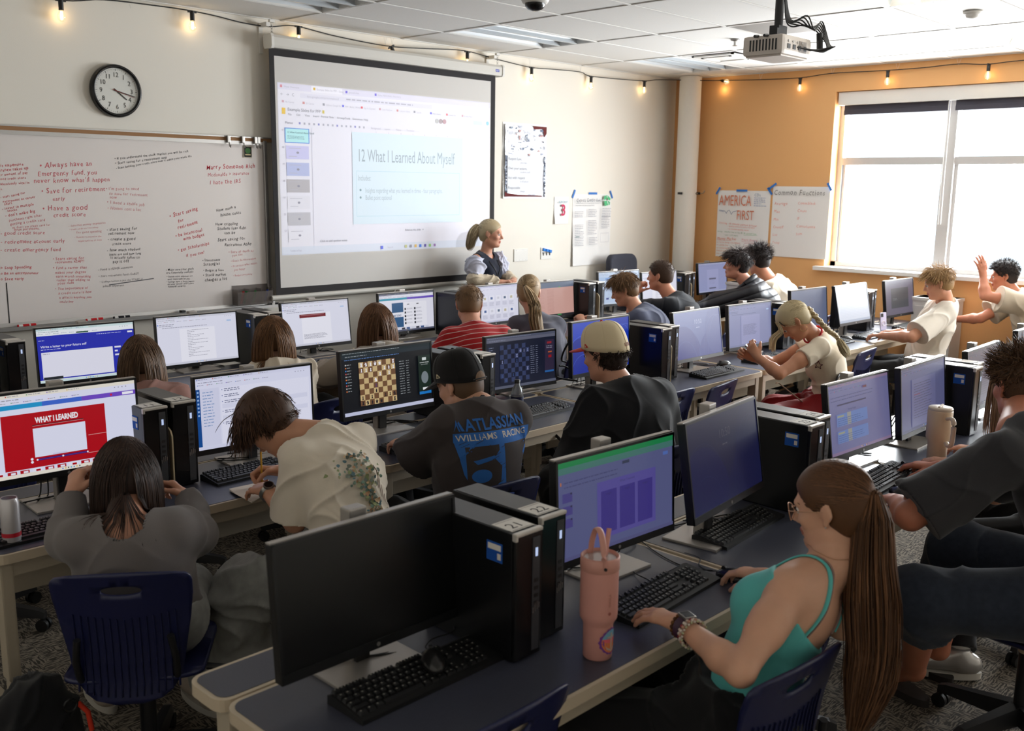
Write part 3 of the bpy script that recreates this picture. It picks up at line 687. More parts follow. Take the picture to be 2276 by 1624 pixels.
# ------------------------------------------------------------------ things on the front wall
def sheet(x0, x1, z0, z1, curl, m_, name, y=WF, nx=8, nz=12, seed=1):
    """a hanging paper with a little curl, facing -Y; local origin at its top centre"""
    r_ = random.Random(seed); vs = []; fs = []
    for j in range(nz+1):
        for i in range(nx+1):
            u, v = i/nx, j/nz; x = x0+(x1-x0)*u; z = z1+(z0-z1)*v
            dy = .003+curl*v*v*(1-u)**2+.002*math.sin(u*9+v*7+seed); vs.append((x, y-dy, z))
    for j in range(nz):
        for i in range(nx): a = j*(nx+1)+i; fs.append((a, a+1, a+nx+2, a+nx+1))
    m = MB(); m.add(vs, fs, m_, None, True); return m
M_paper = mat('white_paper', (236, 234, 232), .8, spec=.2)
M_gloss = mat('glossy_poster', (226, 228, 236), .18, spec=.6, bump=.5, bscale=9, bdist=.02)
r = empty('behavior_poster', (6.73, WF, 2.48), 'glossy classroom rules poster in a white border right of the screen', 'poster')
m = sheet(6.435, 7.02, 1.80, 2.48, .012, mat('poster_border', (238, 236, 232), .4), 'p'); Bq = T(-6.73, -WF, -2.48)
m.v = [Bq @ Vector(v) for v in m.v]; o = m.build('sheet', r)
m = MB(); n = 24; vs = [(6.452+.55*i/n, WF-.0175-.003*math.sin(i*1.3+j*.7)-.002*math.sin(i*.6-j*1.9), 2.462-.645*j/n) for j in range(n+1) for i in range(n+1)]
m.add(vs, [(j*(n+1)+i, j*(n+1)+i+1, (j+1)*(n+1)+i+1, (j+1)*(n+1)+i) for j in range(n) for i in range(n)], M_gloss, Bq, True); m.build('print', r)
c = Canvas(1, 1, Bq @ T(6.45, WF-.0235, 2.462) @ Rx(PI/2)); rr = random.Random(4); c.step = .00001
for i in range(42):
    x = rr.uniform(0, .54); y = rr.uniform(0, .27); w_ = rr.uniform(.01, .05); h_ = rr.uniform(.008, .03); g_ = rr.choice([(120, 132, 152), (156, 166, 182), (88, 96, 112), (184, 190, 206), (200, 160, 158)])
    if x+w_ > .55: continue
    c.poly([(x, y), (x+w_, y+h_*rr.uniform(-.6, .6)), (x+w_*rr.uniform(.4, 1), y+h_), (x+w_*.1, y+h_*rr.uniform(.6, 1.3))], g_)
for k in range(26):
    y = .27+k*.0145
    for x in (.0, .52): c.poly([(x+rr.uniform(0, .01), y), (x+rr.uniform(.012, .03), y+.004), (x+rr.uniform(.012, .03), y+.017), (x, y+.013)], rr.choice([(110, 120, 140), (150, 160, 176), (70, 76, 92)]))
c.poly([(.36, 0), (.55, 0), (.55, .06), (.52, .1), (.5, .02), (.38, .03)], (104, 44, 42)); c.poly([(0, .6), (.04, .615), (.2, .63), (.5, .635), (.5, .645), (0, .645)], (96, 36, 38))
c.text(.24, .075, 'Bengal', .052, (232, 234, 240)); c.text(.03, .085, 'Positive', .05, (236, 238, 244)); c.text(.2, .135, 'SPORTS', .06, (236, 238, 244)); c.rect(.03, .275, .47, .34, (228, 230, 236))
for y, t, q in ((.315, 'Respect Law,', 'you may..'), (.40, 'Own your actions,', 'students shall'), (.485, 'Act with respect', 'in all places'), (.575, 'Responsible', 'always')):
    c.text(.04, y, t, .033, (96, 98, 112)); c.text(.2, y+.03, q, .024, (150, 152, 168))
c.text(.29, .636, 'Cypress High', .022, (60, 66, 110)); c.build('lettering', r)
r = empty('group_number_card', (7.258, WF, 1.817), 'white card with a big pink number three, right of the poster', 'sign')
Bq = T(-7.258, -WF, -1.817); m = sheet(7.15, 7.366, 1.555, 1.817, .016, M_paper, 'c'); m.v = [Bq @ Vector(v) for v in m.v]; m.build('card', r)
c = Canvas(1, 1, Bq @ T(7.15, WF-.0195, 1.817) @ Rx(PI/2)); c.text(.116, .062, 'GROUP', .03, (120, 170, 186), 'CENTER', sx=1.25); c.text(.12, .18, '3', .15, (196, 62, 96), 'CENTER', bold=.02); c.build('lettering', r)
def flip(x0, x1, z0, z1, label, curl): 
    r = empty('flip_chart_sheet', ((x0+x1)/2, WF, z1), label, 'poster'); Bq = T(-(x0+x1)/2, -WF, -z1)
    m = sheet(x0, x1, z0, z1, curl, M_paper, 'f', seed=3); m.v = [Bq @ Vector(v) for v in m.v]; m.build('sheet', r); return r, Bq
M_tape = mat('blue_painters_tape', (44, 112, 190), .7)
r, Bq = flip(7.425, 8.03, 1.135, 1.842, 'tall white flip chart sheet with green logo taped right of the number card', .02)
c = Canvas(1, 1, Bq @ T(7.425, WF-.0235, 1.842) @ Rx(PI/2)); c.hand(.03, .075, 'Cyprus Credit Union', .048, (104, 108, 118), 0, 3, .8); c.line(.03, .09, .42, .088, .002, (110, 110, 116))
c.hand(.02, .115, 'we are here to help you and your money', .016, (90, 92, 104), 0, 5)
for pts in (((.47, .01), (.515, .0), (.5, .042), (.465, .05)), ((.52, .0), (.575, .035), (.56, .055), (.525, .04)), ((.47, .06), (.51, .055), (.54, .1), (.48, .11)), ((.525, .055), (.565, .07), (.56, .1), (.545, .1))): c.poly([(x-.005, y+.008) for x, y in pts], (88, 182, 128))
for i, (x, n, y0) in enumerate(((.01, 4, .17), (.22, 5, .15), (.44, 6, .14), (.02, 7, .3), (.22, 9, .26), (.43, 8, .22), (.02, 6, .42), (.24, 5, .43))): c.greek(x, y0, .14, n, .0165, .0045, (150, 150, 162), i)
c.rect(.03, .415, .06, .007, (60, 100, 100))
for a in ((.42, .39, .13, .002), (.42, .48, .13, .002), (.42, .39, .002, .09), (.55, .39, .002, .09)): c.rect(*a, (160, 160, 170))
c.build('lettering', r)
def tape(r, Bq, M2, a, L=.085, wd=.022):
    m = MB(); m.box(-L/2, L/2, -.001, 0, -wd/2, wd/2, M_tape, Bq @ M2 @ Ry(a)); m.build('tape', r)
tape(r, Bq, T(7.435, WF-.006, 1.845), -1.1); tape(r, Bq, T(7.73, WF-.006, 1.85), 0, .13); tape(r, Bq, T(8.025, WF-.006, 1.84), 1.1)
# wall plates
r = empty('blank_wall_plate', (6.693, WF, 1.274), 'blank white wall plate right of the teacher', 'wall plate')
m = MB(); m.box(-.093, .093, -.008, 0, -.058, .058, M_whitep, bev=.002); m.build('plate', r)
m = MB(); [m.tube([(x, -.0085, z), (x, -.0095, z)], .003, M_steel, 8) for x in (-.065, -.022, .022, .065) for z in (-.045, .045)]; m.build('screws', r)
r = empty('av_wall_plate', (7.048, WF, 1.278), 'wall plate with three blue cable connectors near the flip chart', 'wall plate')
m = MB(); m.box(-.076, .076, -.008, 0, -.057, .057, M_whitep, bev=.002); m.build('plate', r)
for x in (-.045, 0, .045):
    m = MB(); m.box(x-.017, x+.017, -.02, -.008, .014, .04, flat((52, 124, 206)), Ry(.2), bev=.002); m.prism([(x-.015, .01), (x+.015, .01), (x+.004, -.006), (x+.004, -.02), (x-.004, -.02), (x-.004, -.006)], -.014, -.008, M_dark, axis='y'); m.build('connector', r)
# vertical conduit piece at the screen's right bracket and column clamps
r = empty('column_hook', (9.04, 6.0, 1.86), 'small black clamp with a hook on the white column', 'clamp')
m = MB(); m.box(-.08, -.0, -.012, .012, -.012, .014, M_dark, bev=.003); m.tube([(0, -.01, 0), (.045, -.02, .005), (.06, -.02, .02), (.062, -.02, .035)], .004, M_steel, 8); m.tube([(-.1, -.01, 0), (-.06, -.013, 0)], .007, M_steel, 10); m.build('arm', r)
r = empty('column_clamp', (8.80, 6.08, 1.86), 'small black clamp on the left side of the white column', 'clamp')
m = MB(); m.box(-.035, .02, -.012, .012, -.012, .012, M_dark, bev=.003); m.build('arm', r)

# ------------------------------------------------------------------ flip charts on the orange wall (faces -X)
def wchart(y0, y1, z0, z1, label, curl=.012):
    yc = (y0+y1)/2; r = empty('flip_chart_sheet', (WR, yc, z1), label, 'poster')
    nx, nz = 10, 12; vs = []; fs = []
    for j in range(nz+1):
        for i in range(nx+1):
            u, v = i/nx, j/nz; vs.append((-.003-curl*v*v*u-.0015*math.sin(6*u+5*v), (y0-yc)+(y1-y0)*(1-u)*1.0, (z0-z1)*v))
    for j in range(nz):
        for i in range(nx): a = j*(nx+1)+i; fs.append((a, a+1, a+nx+2, a+nx+1))
    m = MB(); m.add(vs, fs, M_paper, None, True); m.build('sheet', r)
    return r, T(-.0165, (y1-yc), 0) @ Rz(-PI/2) @ Rx(PI/2)
r, Mw = wchart(5.178, 5.80, 1.20, 1.897, 'flip chart sheet headed AMERICA FIRST taped to the orange wall')
c = Canvas(1, 1, Mw); OR = (206, 122, 92); RD = (214, 96, 76)
c.text(.02, .155, 'AMERICA', .155, OR, sx=.60); c.text(.24, .30, 'FIRST', .14, OR, sx=.62); c.hand(.44, .055, 'CDs', .04, (100, 120, 150)); 
c.greek(.44, .07, .15, 5, .02, .005, (104, 124, 170), 3)
c.hand(.03, .345, 'Checking - $6 monthly payment $11/year', .0255, RD, -.05, 4); c.hand(.14, .378, '- identity protection every variation', .02, RD, -.02, 5); c.hand(.14, .405, '- no minimum opening checks', .02, RD, -.03, 6)
c.hand(.02, .435, 'Savings - monthly fees no less $5', .021, (90, 140, 100), -.03, 7); c.hand(.34, .447, '$1 account fees', .022, (90, 170, 100), 0, 8); c.line(.34, .457, .5, .455, .002, (90, 170, 100)); c.hand(.1, .47, '- rate = 0.1% yearly', .02, (90, 140, 100), -.02, 9)
c.hand(.02, .515, 'Money Market', .036, (214, 100, 60), 0, 10); c.line(.02, .522, .2, .52, .002, (214, 100, 60)); c.hand(.32, .515, 'Mobile Banking', .029, (214, 140, 150), 0, 11); c.line(.32, .524, .5, .524, .002, (214, 140, 150))
for i, (t, u) in enumerate((('no fee for having a low balance', 'quickly accessible, no fees'), ('no monthly fees', 'protected by security'), ('no minimum deposit', 'online or app and text'), ('Debit & card ATMs', 'no downloads'), ('Why is it better?', 'easy'), ('you in savings', ''))):
    c.hand(.02, .55+i*.03, t, .02, (214, 110+i*8, 80), 0, 20+i); 
    if u: c.hand(.34, .545+i*.028, '- '+u, .019, (206, 130, 140), 0, 30+i)
bl = (44, 74, 130); pts = [(.03, .205), (.1, .215), (.12, .24), (.13, .215), (.155, .205), (.17, .225), (.18, .25), (.2, .22), (.25, .208)]
for p, q in zip(pts, pts[1:]): c.line(*p, *q, .004, bl)
c.line(.03, .213, .09, .222, .003, bl); c.build('lettering', r)
def wtape(r, y, z, a, L=.085): m = MB(); m.box(-.019, -.018, -L/2, L/2, -.011, .011, M_tape, T(0, y, z) @ Rx(a)); m.build('tape', r)
wtape(r, .305, -.005, -1.0); wtape(r, .02, .0, 0, .13); wtape(r, -.305, -.002, .9)
r, Mw = wchart(4.535, 5.155, 1.24, 1.945, 'flip chart sheet headed Common Functions, taped beside the window')
c = Canvas(1, 1, Mw); c.hand(.02, .085, 'Common Functions', .075, (120, 116, 112), 0, 2, .78); PK = (226, 150, 138)
for i, (a, b) in enumerate((('Average', 'Countblank'), ('Max', 'Count'), ('Min', 'IF'), ('CountIf', 'Concatenate'), ('List', 'Sum'), ('Today', ''))):
    c.hand(.03, .185+i*.078, a, .042-.002*i, PK if i < 4 else (230, 168, 160), 0, 40+i)
    if b: c.hand(.29, .175+i*.076, b, .038, PK if i < 4 else (232, 172, 166), 0, 50+i)
c.build('lettering', r); wtape(r, .31, .0, -.6, .1) ; m = None; wtape(r, -.305, .0, 1.0)

# ------------------------------------------------------------------ string lights
M_bulb = bpy.data.materials.new('clear_bulb_glass'); M_bulb.use_nodes = True; nt = M_bulb.node_tree; nt.nodes.remove(nt.nodes['Principled BSDF'])
tr = nt.nodes.new('ShaderNodeBsdfTransparent'); gl = nt.nodes.new('ShaderNodeBsdfGlossy'); gl.inputs['Roughness'].default_value = .05; emn = nt.nodes.new('ShaderNodeEmission'); emn.inputs[0].default_value = (1, .78, .45, 1); emn.inputs[1].default_value = 1.2
ad = nt.nodes.new('ShaderNodeMixShader'); ad.inputs[0].default_value = .15; a2 = nt.nodes.new('ShaderNodeMixShader'); a2.inputs[0].default_value = .3
nt.links.new(tr.outputs[0], ad.inputs[1]); nt.links.new(gl.outputs[0], ad.inputs[2]); nt.links.new(ad.outputs[0], a2.inputs[1]); nt.links.new(emn.outputs[0], a2.inputs[2]); nt.links.new(a2.outputs[0], nt.nodes['Material Output'].inputs[0])
M_fil = mat('glowing_filament', (255, 220, 150), .5, emit=(255, 214, 140), estr=30)
sg = empty('string_lights', (6.0, WF-.04, 3.0), 'string of black-socketed filament bulbs running along both walls under the ceiling', 'string lights')
B0 = T(-6.0, -(WF-.04), -3.0)
c1 = [(2.0, 6.36, 2.99), (2.56, 6.36, 2.99), (2.83, 6.36, 3.03), (3.2, 6.36, 3.04), (3.4, 6.36, 3.04), (3.6, 6.36, 3.03), (3.81, 6.36, 3.01), (4.02, 6.36, 3.01), (4.24, 6.36, 3.04), (4.59, 6.36, 3.01), (5.08, 6.36, 2.99), (5.46, 6.36, 3.01), (5.92, 6.36, 3.04), (6.29, 6.36, 3.01), (6.74, 6.36, 2.98), (7.06, 6.36, 2.99), (7.45, 6.36, 3.0), (7.63, 6.36, 2.975), (8.44, 6.36, 3.0), (8.69, 6.33, 3.03), (8.95, 5.96, 3.02), (9.05, 5.83, 3.02), (9.06, 5.35, 3.0), (9.06, 4.91, 2.99), (9.06, 4.58, 3.01), (9.06, 4.05, 3.0), (9.06, 3.72, 3.0), (9.06, 3.41, 3.01), (9.06, 3.17, 2.99), (9.06, 2.88, 3.0), (9.06, 2.3, 2.98), (9.06, 1.4, 3.0)]
m = MB(); m.tube(spline(c1, 5), .0042, M_rubber, 7, B0); m.build('cord', sg)
bulbs = [(2.556, 6.35, 2.985, 0), (3.42, 6.35, 3.03, 0), (4.259, 6.35, 3.035, 0), (5.122, 6.35, 2.985, .5), (5.949, 6.35, 3.03, 0), (6.753, 6.35, 2.975, 0), (7.60, 6.35, 2.968, 0), (8.46, 6.35, 2.995, 0), (9.05, 5.79, 3.015, 0), (9.05, 4.907, 2.98, 0), (9.05, 4.033, 2.99, 0), (9.05, 3.153, 2.985, 0), (9.05, 2.27, 2.975, 0)]
for k, (x, y, z, a) in enumerate(bulbs):
    Mb = B0 @ T(x, y, z) @ Ry(-a)
    if k == 8: Mb = B0 @ T(x, y, z) @ Rx(-1.35) @ Ry(.5)
    s1 = MB(); s1.tube([(0, 0, .006), (0, 0, -.055)], .015, M_dark, 14, Mb); s1.box(-.03, .03, -.006, .006, -.004, .008, M_dark, Mb); so_ = s1.build('socket', sg)
    g = MB(); g.lathe([(.012, -.052), (.014, -.06), (.024, -.078), (.027, -.095), (.022, -.112), (.01, -.122), (0, -.124)], M_bulb, Mb, 16); g.build('bulb', so_, True)
    f = MB(); f.tube([(-.004, 0, -.062), (-.005, 0, -.1)], .0022, M_fil, 6, Mb); f.tube([(.005, 0, -.062), (.004, 0, -.1)], .0022, M_fil, 6, Mb); f.build('filament', so_)
    l = bpy.data.lights.new('bulb_glow', 'POINT'); l.energy = .3; l.color = (1, .66, .3); l.shadow_soft_size = .012
    lo = bpy.data.objects.new('bulb_glow', l); COL.objects.link(lo); lo.location = (x, y-.0 if y > 6 else y, z-.085)
m = MB()
for x in (3.0, 4.06, 5.07, 5.14, 6.74, 7.45): m.tube([(x-.015, 6.36, 3.06), (x, 6.36, 3.0), (x+.015, 6.36, 3.06)], .0012, M_whitep, 5, B0)
for y in (5.35, 4.58, 3.95, 3.41): m.tube([(9.06, y-.02, 3.06), (9.06, y, 3.0), (9.06, y+.02, 3.06)], .0012, M_whitep, 5, B0)
m.build('hanging_hooks', sg)
# ------------------------------------------------------------------ desks
TZ = 0.74
M_lam = mat('slate_blue_laminate', (62, 64, 77), 0.36, bump=.08, bscale=500, var=.06, vscale=120)
M_edge = mat('cream_desk_edge', (196, 180, 156), .5)
M_leg = mat('putty_painted_steel', (178, 166, 146), .5)
def slab(mb, x0, x1, y0, y1, z, r):
    o = rrect(x0, x1, y0, y1, r, 5); i_ = rrect(x0+.012, x1-.012, y0+.012, y1-.012, max(r-.01, .004), 5)
    mb.prism(o, z-.032, z-.001, M_edge, smooth=False); mb.prism(i_, z-.002, z+.0004, M_lam)
def desk(x0, x1, y0, label, row, ys=.54, rear=True):
    xc = (x0+x1)/2; r = empty('computer_desk', (xc, y0+ys/2, 0), label, 'desk', row); h = (x1-x0)/2-.004; a = ys/2
    m = MB(); slab(m, -h, h, -a, a-.004, TZ, .045); m.build('desktop', r)
    if rear: m = MB(); slab(m, -h, h, a+.004, a+.165, TZ, .04); m.build('rear_shelf', r)
    m = MB(); m.box(-h+.06, h-.06, -a+.03, -a+.06, TZ-.085, TZ-.032, M_leg); m.box(-h+.06, h-.06, a+.02, a+.05, TZ-.09, TZ-.032, M_leg); m.box(-h+.07, h-.07, a-.03, a-.015, TZ-.34, TZ-.05, M_leg); m.build('apron', r)
    for sx in (-1, 1):
        for yy in (-a+.055, a+.04):
            x = sx*(h-.045); m = MB(); m.box(x-.02, x+.02, yy-.03, yy+.03, .30, TZ-.032, M_leg, bev=.006); m.box(x-.014, x+.014, yy-.022, yy+.022, .03, .31, M_leg, bev=.005); m.tube([(x, yy, 0), (x, yy, .03)], .018, M_dark, 12); m.build('leg', r)
        m = MB(); m.box(sx*(h-.045)-.012, sx*(h-.045)+.012, -a+.055, a+.04, .16, .2, M_leg, bev=.004); m.build('crossbar', r)
    return r
R3, R2, R1 = 'nearest row of computer desks', 'middle row of computer desks', 'far row of computer desks'
desk(1.015, 2.545, 1.36, 'nearest desk, holding the switched-off black monitor and the pink tumbler', R3)
desk(2.555, 4.085, 1.365, 'near-row desk with the dark blue clock screen and the cream mug', R3)
desk(4.095, 5.62, 1.37, 'near-row desk beyond the cream mug, behind the boy with spiky hair', R3)
desk(5.63, 7.15, 1.37, 'last near-row desk, at the right edge by the windows', R3)
desk(.955, 2.47, 3.19, 'middle-row desk with the red slide screen and the tall drink can', R2)
desk(2.48, 4.05, 3.15, 'middle-row desk with two chess screens and the cola bottle', R2)
desk(4.06, 5.685, 3.2, 'middle-row desk with the bright blue screen and two 10:50 towers', R2)
desk(5.695, 7.39, 3.21, 'middle-row desk where the blonde girl with a braid leans', R2)
desk(7.40, 8.98, 3.25, 'middle-row desk nearest the window with the glaring white screen', R2)
desk(.9, 2.52, 5.0, 'far-row desk under the left part of the whiteboard', R1)
desk(2.53, 4.2, 5.0, 'far-row desk between whiteboard and projector screen', R1)
desk(4.21, 5.75, 5.02, 'far-row desk in front of the projector screen', R1)
desk(5.76, 7.45, 5.05, 'far-row desk right in front of the teacher', R1)
desk(7.46, 8.72, 5.05, 'far-row desk nearest the white corner column', R1)

# ------------------------------------------------------------------ swivel chair (faces +Y)
def curve_shell(out, holes, fmap, thick, m, name, parent, sub=.03):
    from mathutils.geometry import delaunay_2d_cdt
    pts = [Vector(p) for p in out]; edges = [(i, (i+1) % len(out)) for i in range(len(out))]; k = len(pts)
    for h in holes:
        pts += [Vector(p) for p in h]; edges += [(k+i, k+(i+1) % len(h)) for i in range(len(h))]; k = len(pts)
    def inside(p, poly):
        c = False; n = len(poly)
        for i in range(n):
            a, b = poly[i], poly[(i+1) % n]
            if (a[1] > p[1]) != (b[1] > p[1]) and p[0] < (b[0]-a[0])*(p[1]-a[1])/(b[1]-a[1])+a[0]: c = not c
        return c
    xs = [p[0] for p in out]; ys = [p[1] for p in out]
    x = min(xs)+sub/2
    while x < max(xs):
        y = min(ys)+sub/2
        while y < max(ys):
            if inside((x, y), out) and not any(inside((x, y), h) for h in holes): pts.append(Vector((x, y)))
            y += sub
        x += sub
    r = delaunay_2d_cdt(pts, edges, [], 0, 1e-5)
    vs, fs = r[0], r[2]; keep = []
    for f in fs:
        c = sum((vs[i] for i in f), Vector((0, 0)))/len(f)
        if inside(c, out) and not any(inside(c, h) for h in holes): keep.append(list(f))
    mb = MB(); mb.add([fmap(v.x, v.y) for v in vs], keep, m, None, True)
    return mb
def oval(cx, cy, rx, ry, n=24, p=2.0):
    return [(cx+rx*math.copysign(abs(math.cos(2*PI*i/n))**(2/p), math.cos(2*PI*i/n)), cy+ry*math.copysign(abs(math.sin(2*PI*i/n))**(2/p), math.sin(2*PI*i/n))) for i in range(n)]
M_blue = mat('navy_blue_chair_plastic', (24, 29, 70), .36, bump=.1, bscale=600)
M_blk = mat('black_chair_plastic', (26, 26, 29), .4)
def back_outline():
    pts = []
    prof = [(.0, .135), (.02, .15), (.12, .166), (.24, .185), (.33, .196), (.375, .197)]
    right = [(w_, z) for z, w_ in prof]
    top = [(.193, .392), (.182, .403), (.14, .411), (.06, .417)]
    bot = [(.10, -.045), (.04, -.06)]
    R_ = [(-x, z) for x, z in bot[::-1]]
    seq = [(.04, -.06), (.095, -.045), (.122, -.022)]+right+top
    return seq+[(-x, z) for x, z in seq[::-1]]
def backmap(x, z):  # x across, z up from the seat line
    y = -.215-.16*max(z, 0)**1.0*.9+.55*x*x+ (-.05*(z-.25)**2 if z > .25 else 0)+.02*math.sin(z*7)
    return (x, y, .43+z*.90)
def make_chair(m, label, loc, rz, group):
    r = empty('swivel_chair', loc, label, 'chair', group, rz)
    mb = curve_shell(back_outline(), [oval(0, .352, .058, .019, 24, 2.4)], backmap, .01, m, 'b', r)
    o = mb.build('backrest', r, True); md = o.modifiers.new('thick', 'SOLIDIFY'); md.thickness = .009; md.offset = 0
    rb = MB()
    for i in range(15):   # moulded vertical ribs
        x = (i-7)*.0205; z1 = .245-.9*(abs(x)-.0)**2*0+.35*abs(x)**1.4; z0 = -.035+1.2*abs(x)**2*1.0
        pts = [Vector(backmap(x, z0+(z1-z0)*k/7))+Vector((0, -.007, 0)) for k in range(8)]
        rb.tube(pts, .0035, m, 5, r1=.0022)
    rb.build('ribs', r, True)
    def seatmap(x, y): return (x, y, .435-.018*math.exp(-((y-.0)/.12)**2)+.05*max(0, abs(x)-.13)-.6*max(0, y-.15)**2*2.2+(.9*max(0, -.14-y)**1.6))
    mb = curve_shell(rrect(-.205, .205, -.215, .215, .085, 8), [], seatmap, .01, m, 's', r, .035)
    o = mb.build('seat', r, True); md = o.modifiers.new('thick', 'SOLIDIFY'); md.thickness = .012; md.offset = 0
    f = MB()
    for sx in (-1, 1): f.tube(spline([(sx*.1, .05, .42), (sx*.12, -.12, .42), (sx*.135, -.2, .445), (sx*.14, -.235, .52), (sx*.13, -.25, .6)], 5), .011, M_blk, 8)
    f.box(-.11, .11, -.09, .09, .395, .43, M_blk, bev=.01); f.build('back_support', r)
    g = MB(); g.lathe([(0, .40), (.045, .40), (.045, .365), (.03, .35), (.03, .33)], M_leg, None, 20); g.tube([(0, 0, .12), (0, 0, .34)], .026, M_blk, 20); g.build('gas_column', r)
    l = MB(); l.tube([(.05, 0, .395), (.2, -.01, .375)], .004, M_steel, 8); l.tube([(.19, -.01, .376), (.25, -.013, .368)], .011, M_blk, 10); l.build('lever', r)
    for k in range(5):
        a = 2*PI*k/5+.3; d = Vector((math.cos(a), math.sin(a), 0)); n_ = Vector((-d.y, d.x, 0)); b = MB()
        v = []
        for s_, hw, z0, z1 in ((.02, .032, .07, .135), (.27, .02, .062, .095), (.295, .017, .06, .085)):
            v += [d*s_+n_*hw+Vector((0, 0, z0)), d*s_-n_*hw+Vector((0, 0, z0)), d*s_-n_*hw*.7+Vector((0, 0, z1)), d*s_+n_*hw*.7+Vector((0, 0, z1))]
        b.add(v, [(0, 1, 2, 3), (4, 5, 1, 0), (5, 6, 2, 1), (6, 7, 3, 2), (7, 4, 0, 3), (8, 9, 5, 4), (9, 10, 6, 5), (10, 11, 7, 6), (11, 8, 4, 7), (11, 10, 9, 8)], M_blk); b.build('base_leg', r)
        c = MB(); q = d*.285
        for s_ in (-1, 1): p0 = q+n_*s_*.006; c.tube([p0+Vector((0, 0, .027)), p0+n_*s_*.016+Vector((0, 0, .027))], .027, M_rubber, 16)
        c.tube([q+Vector((0, 0, .03)), q+Vector((0, 0, .07))], .008, M_blk, 8); c.build('caster', r)
    return r
chairA = make_chair(M_blue, 'navy plastic swivel chair under the girl in the grey sweater', (1.28, 2.86, 0), -.64, 'navy swivel chairs')
for x, y, a, lb in (
    (2.0, 2.68, .2, 'navy swivel chair of the boy writing with a pencil'),
    (2.57, 2.76, -.07, 'navy swivel chair behind the boy in the racing shirt'),
    (3.48, 2.64, -.2, 'navy swivel chair hidden under the boy in the cream and red cap'),
    (4.47, 3.31, 0, 'empty navy chair beside the boy in the cream and red cap'),
    (4.86, 3.26, .15, 'empty navy chair tilted under the desk before the 10:50 screen'),
    (6.68, 3.22, .1, 'empty navy chair behind the blonde girl with a braid'),
    (7.76, 3.18, .3, 'navy swivel chair of the fair-haired boy typing by the window'),
    (9.0-.22, 2.72, .4, 'navy swivel chair of the boy raising his hand'),
    (1.40, 1.595, 0, 'empty navy chair pushed in at the nearest desk corner'),
    (2.07, 1.265, -.08, 'navy swivel chair of the girl in the turquoise top'),
    (2.88, 1.60, 0, 'empty navy chair tucked in behind the turquoise-top girl'),
    (3.56, .92, -.1, 'swivel chair of the big boy in the charcoal shirt'),
    (4.40, 1.02, .0, 'swivel chair of the long-haired student beyond the big boy'),
    (2.12, 4.42, .1, 'swivel chair of the brown-haired girl before the blue letter screen'),
    (2.98, 4.42, .1, 'swivel chair of the girl with half-tied hair'),
    (3.62, 4.36, .0, 'swivel chair of the student in the oatmeal hoodie'),
    (4.38, 4.42, .1, 'swivel chair of the boy in the red striped polo'),
    (4.98, 4.42, .1, 'swivel chair of the girl with the long blonde ponytail'),
    (6.05, 4.36, .4, 'swivel chair of the boy leaning in the slate blue shirt'),
    (6.72, 4.42, .4, 'swivel chair of the boy resting his chin in his hand'),
    (7.62, 4.30, .3, 'swivel chair of the boy in the black puffer jacket'),
    (8.25, 4.32, .2, 'swivel chair of the dark-haired boy in white by the orange wall'),
    (1.25, 4.40, .1, 'swivel chair at the left edge of the far row')):
    clean_copy(chairA, (x, y, 0), a, lb, 'navy swivel chairs')
make_chair(M_blk, 'black plastic chair behind the blonde girl in red pants', (5.70, 2.98, 0), .45, None)
rc = empty('rolling_office_chair', (8.02, 6.02, 0), 'tall dark office chair back standing at the wall near the corner', 'chair', None, PI)
mb = curve_shell(rrect(-.22, .22, 0, .62, .09, 8), [], lambda x, z: (x, -.2-.05*z+.5*x*x, .62+z), .05, mat('charcoal_upholstery', (52, 54, 66), .85, bump=.4, bscale=500), 'b', rc, .05)
o = mb.build('backrest', rc, True); md = o.modifiers.new('t', 'SOLIDIFY'); md.thickness = .06; md.offset = 0
m = MB(); m.box(-.24, .24, -.2, .25, .44, .52, MATS['charcoal_upholstery'], bev=.03); m.build('seat', rc)
m = MB(); m.tube([(0, 0, .1), (0, 0, .45)], .028, M_blk, 16); m.tube([(0, -.15, .46), (0, -.25, .7)], .02, M_blk, 10)
for k in range(5): a = 2*PI*k/5; m.tube([(0, 0, .1), (.26*math.cos(a), .26*math.sin(a), .06)], .018, M_blk, 8); m.tube([(.26*math.cos(a), .26*math.sin(a), .0), (.26*math.cos(a), .26*math.sin(a), .05)], .022, M_blk, 10)
m.build('pedestal', rc)

# ------------------------------------------------------------------ monitors
LIT = .80
M_bez = mat('monitor_bezel', (20, 20, 22), .35); M_silver = mat('silver_stand', (172, 166, 160), .38, .55)
def px(c, x, y, w, h, col): k = c.w/1920; c.rect(x*k, y*k, w*k, h*k, col)
def pt(c, x, y, t, s, col, **q): k = c.w/1920; c.text(x*k, y*k, t, s*k, col, **q)
def pg(c, x, y, w, n, dy, t, col, seed=1): k = c.w/1920; c.greek(x*k, y*k, w*k, n, dy*k, t*k, col, seed)
def browser(c, bg, bar, tx, task=True, tabs=5, dark=False):
    px(c, 0, 0, 1920, 1080, bg); px(c, 0, 0, 1920, 46, bar)
    for i in range(tabs): px(c, 20+i*250, 14, 14, 14, [(90, 120, 200), (200, 90, 80), (80, 160, 100), (120, 90, 190), (210, 170, 60)][i % 5]); pg(c, 44+i*250, 16, 150, 1, 10, 9, tx, i)
    pg(c, 40, 62, 420, 1, 10, 11, tx, 9)
    for i in range(8): px(c, 30+i*150, 98, 12, 12, [(90, 120, 200), (200, 90, 80), (80, 160, 100), (120, 90, 190)][i % 4]); pg(c, 48+i*150, 100, 80, 1, 10, 8, tx, i+20)
    for i in range(4): px(c, 1640+i*50, 62, 14, 14, tx)
    if task:
        px(c, 0, 1034, 1920, 46, bar); 
        for i in range(7): px(c, 880+i*36, 1048, 16, 16, [(60, 120, 220), (220, 180, 80), (80, 90, 100), (60, 170, 220)][i % 4])
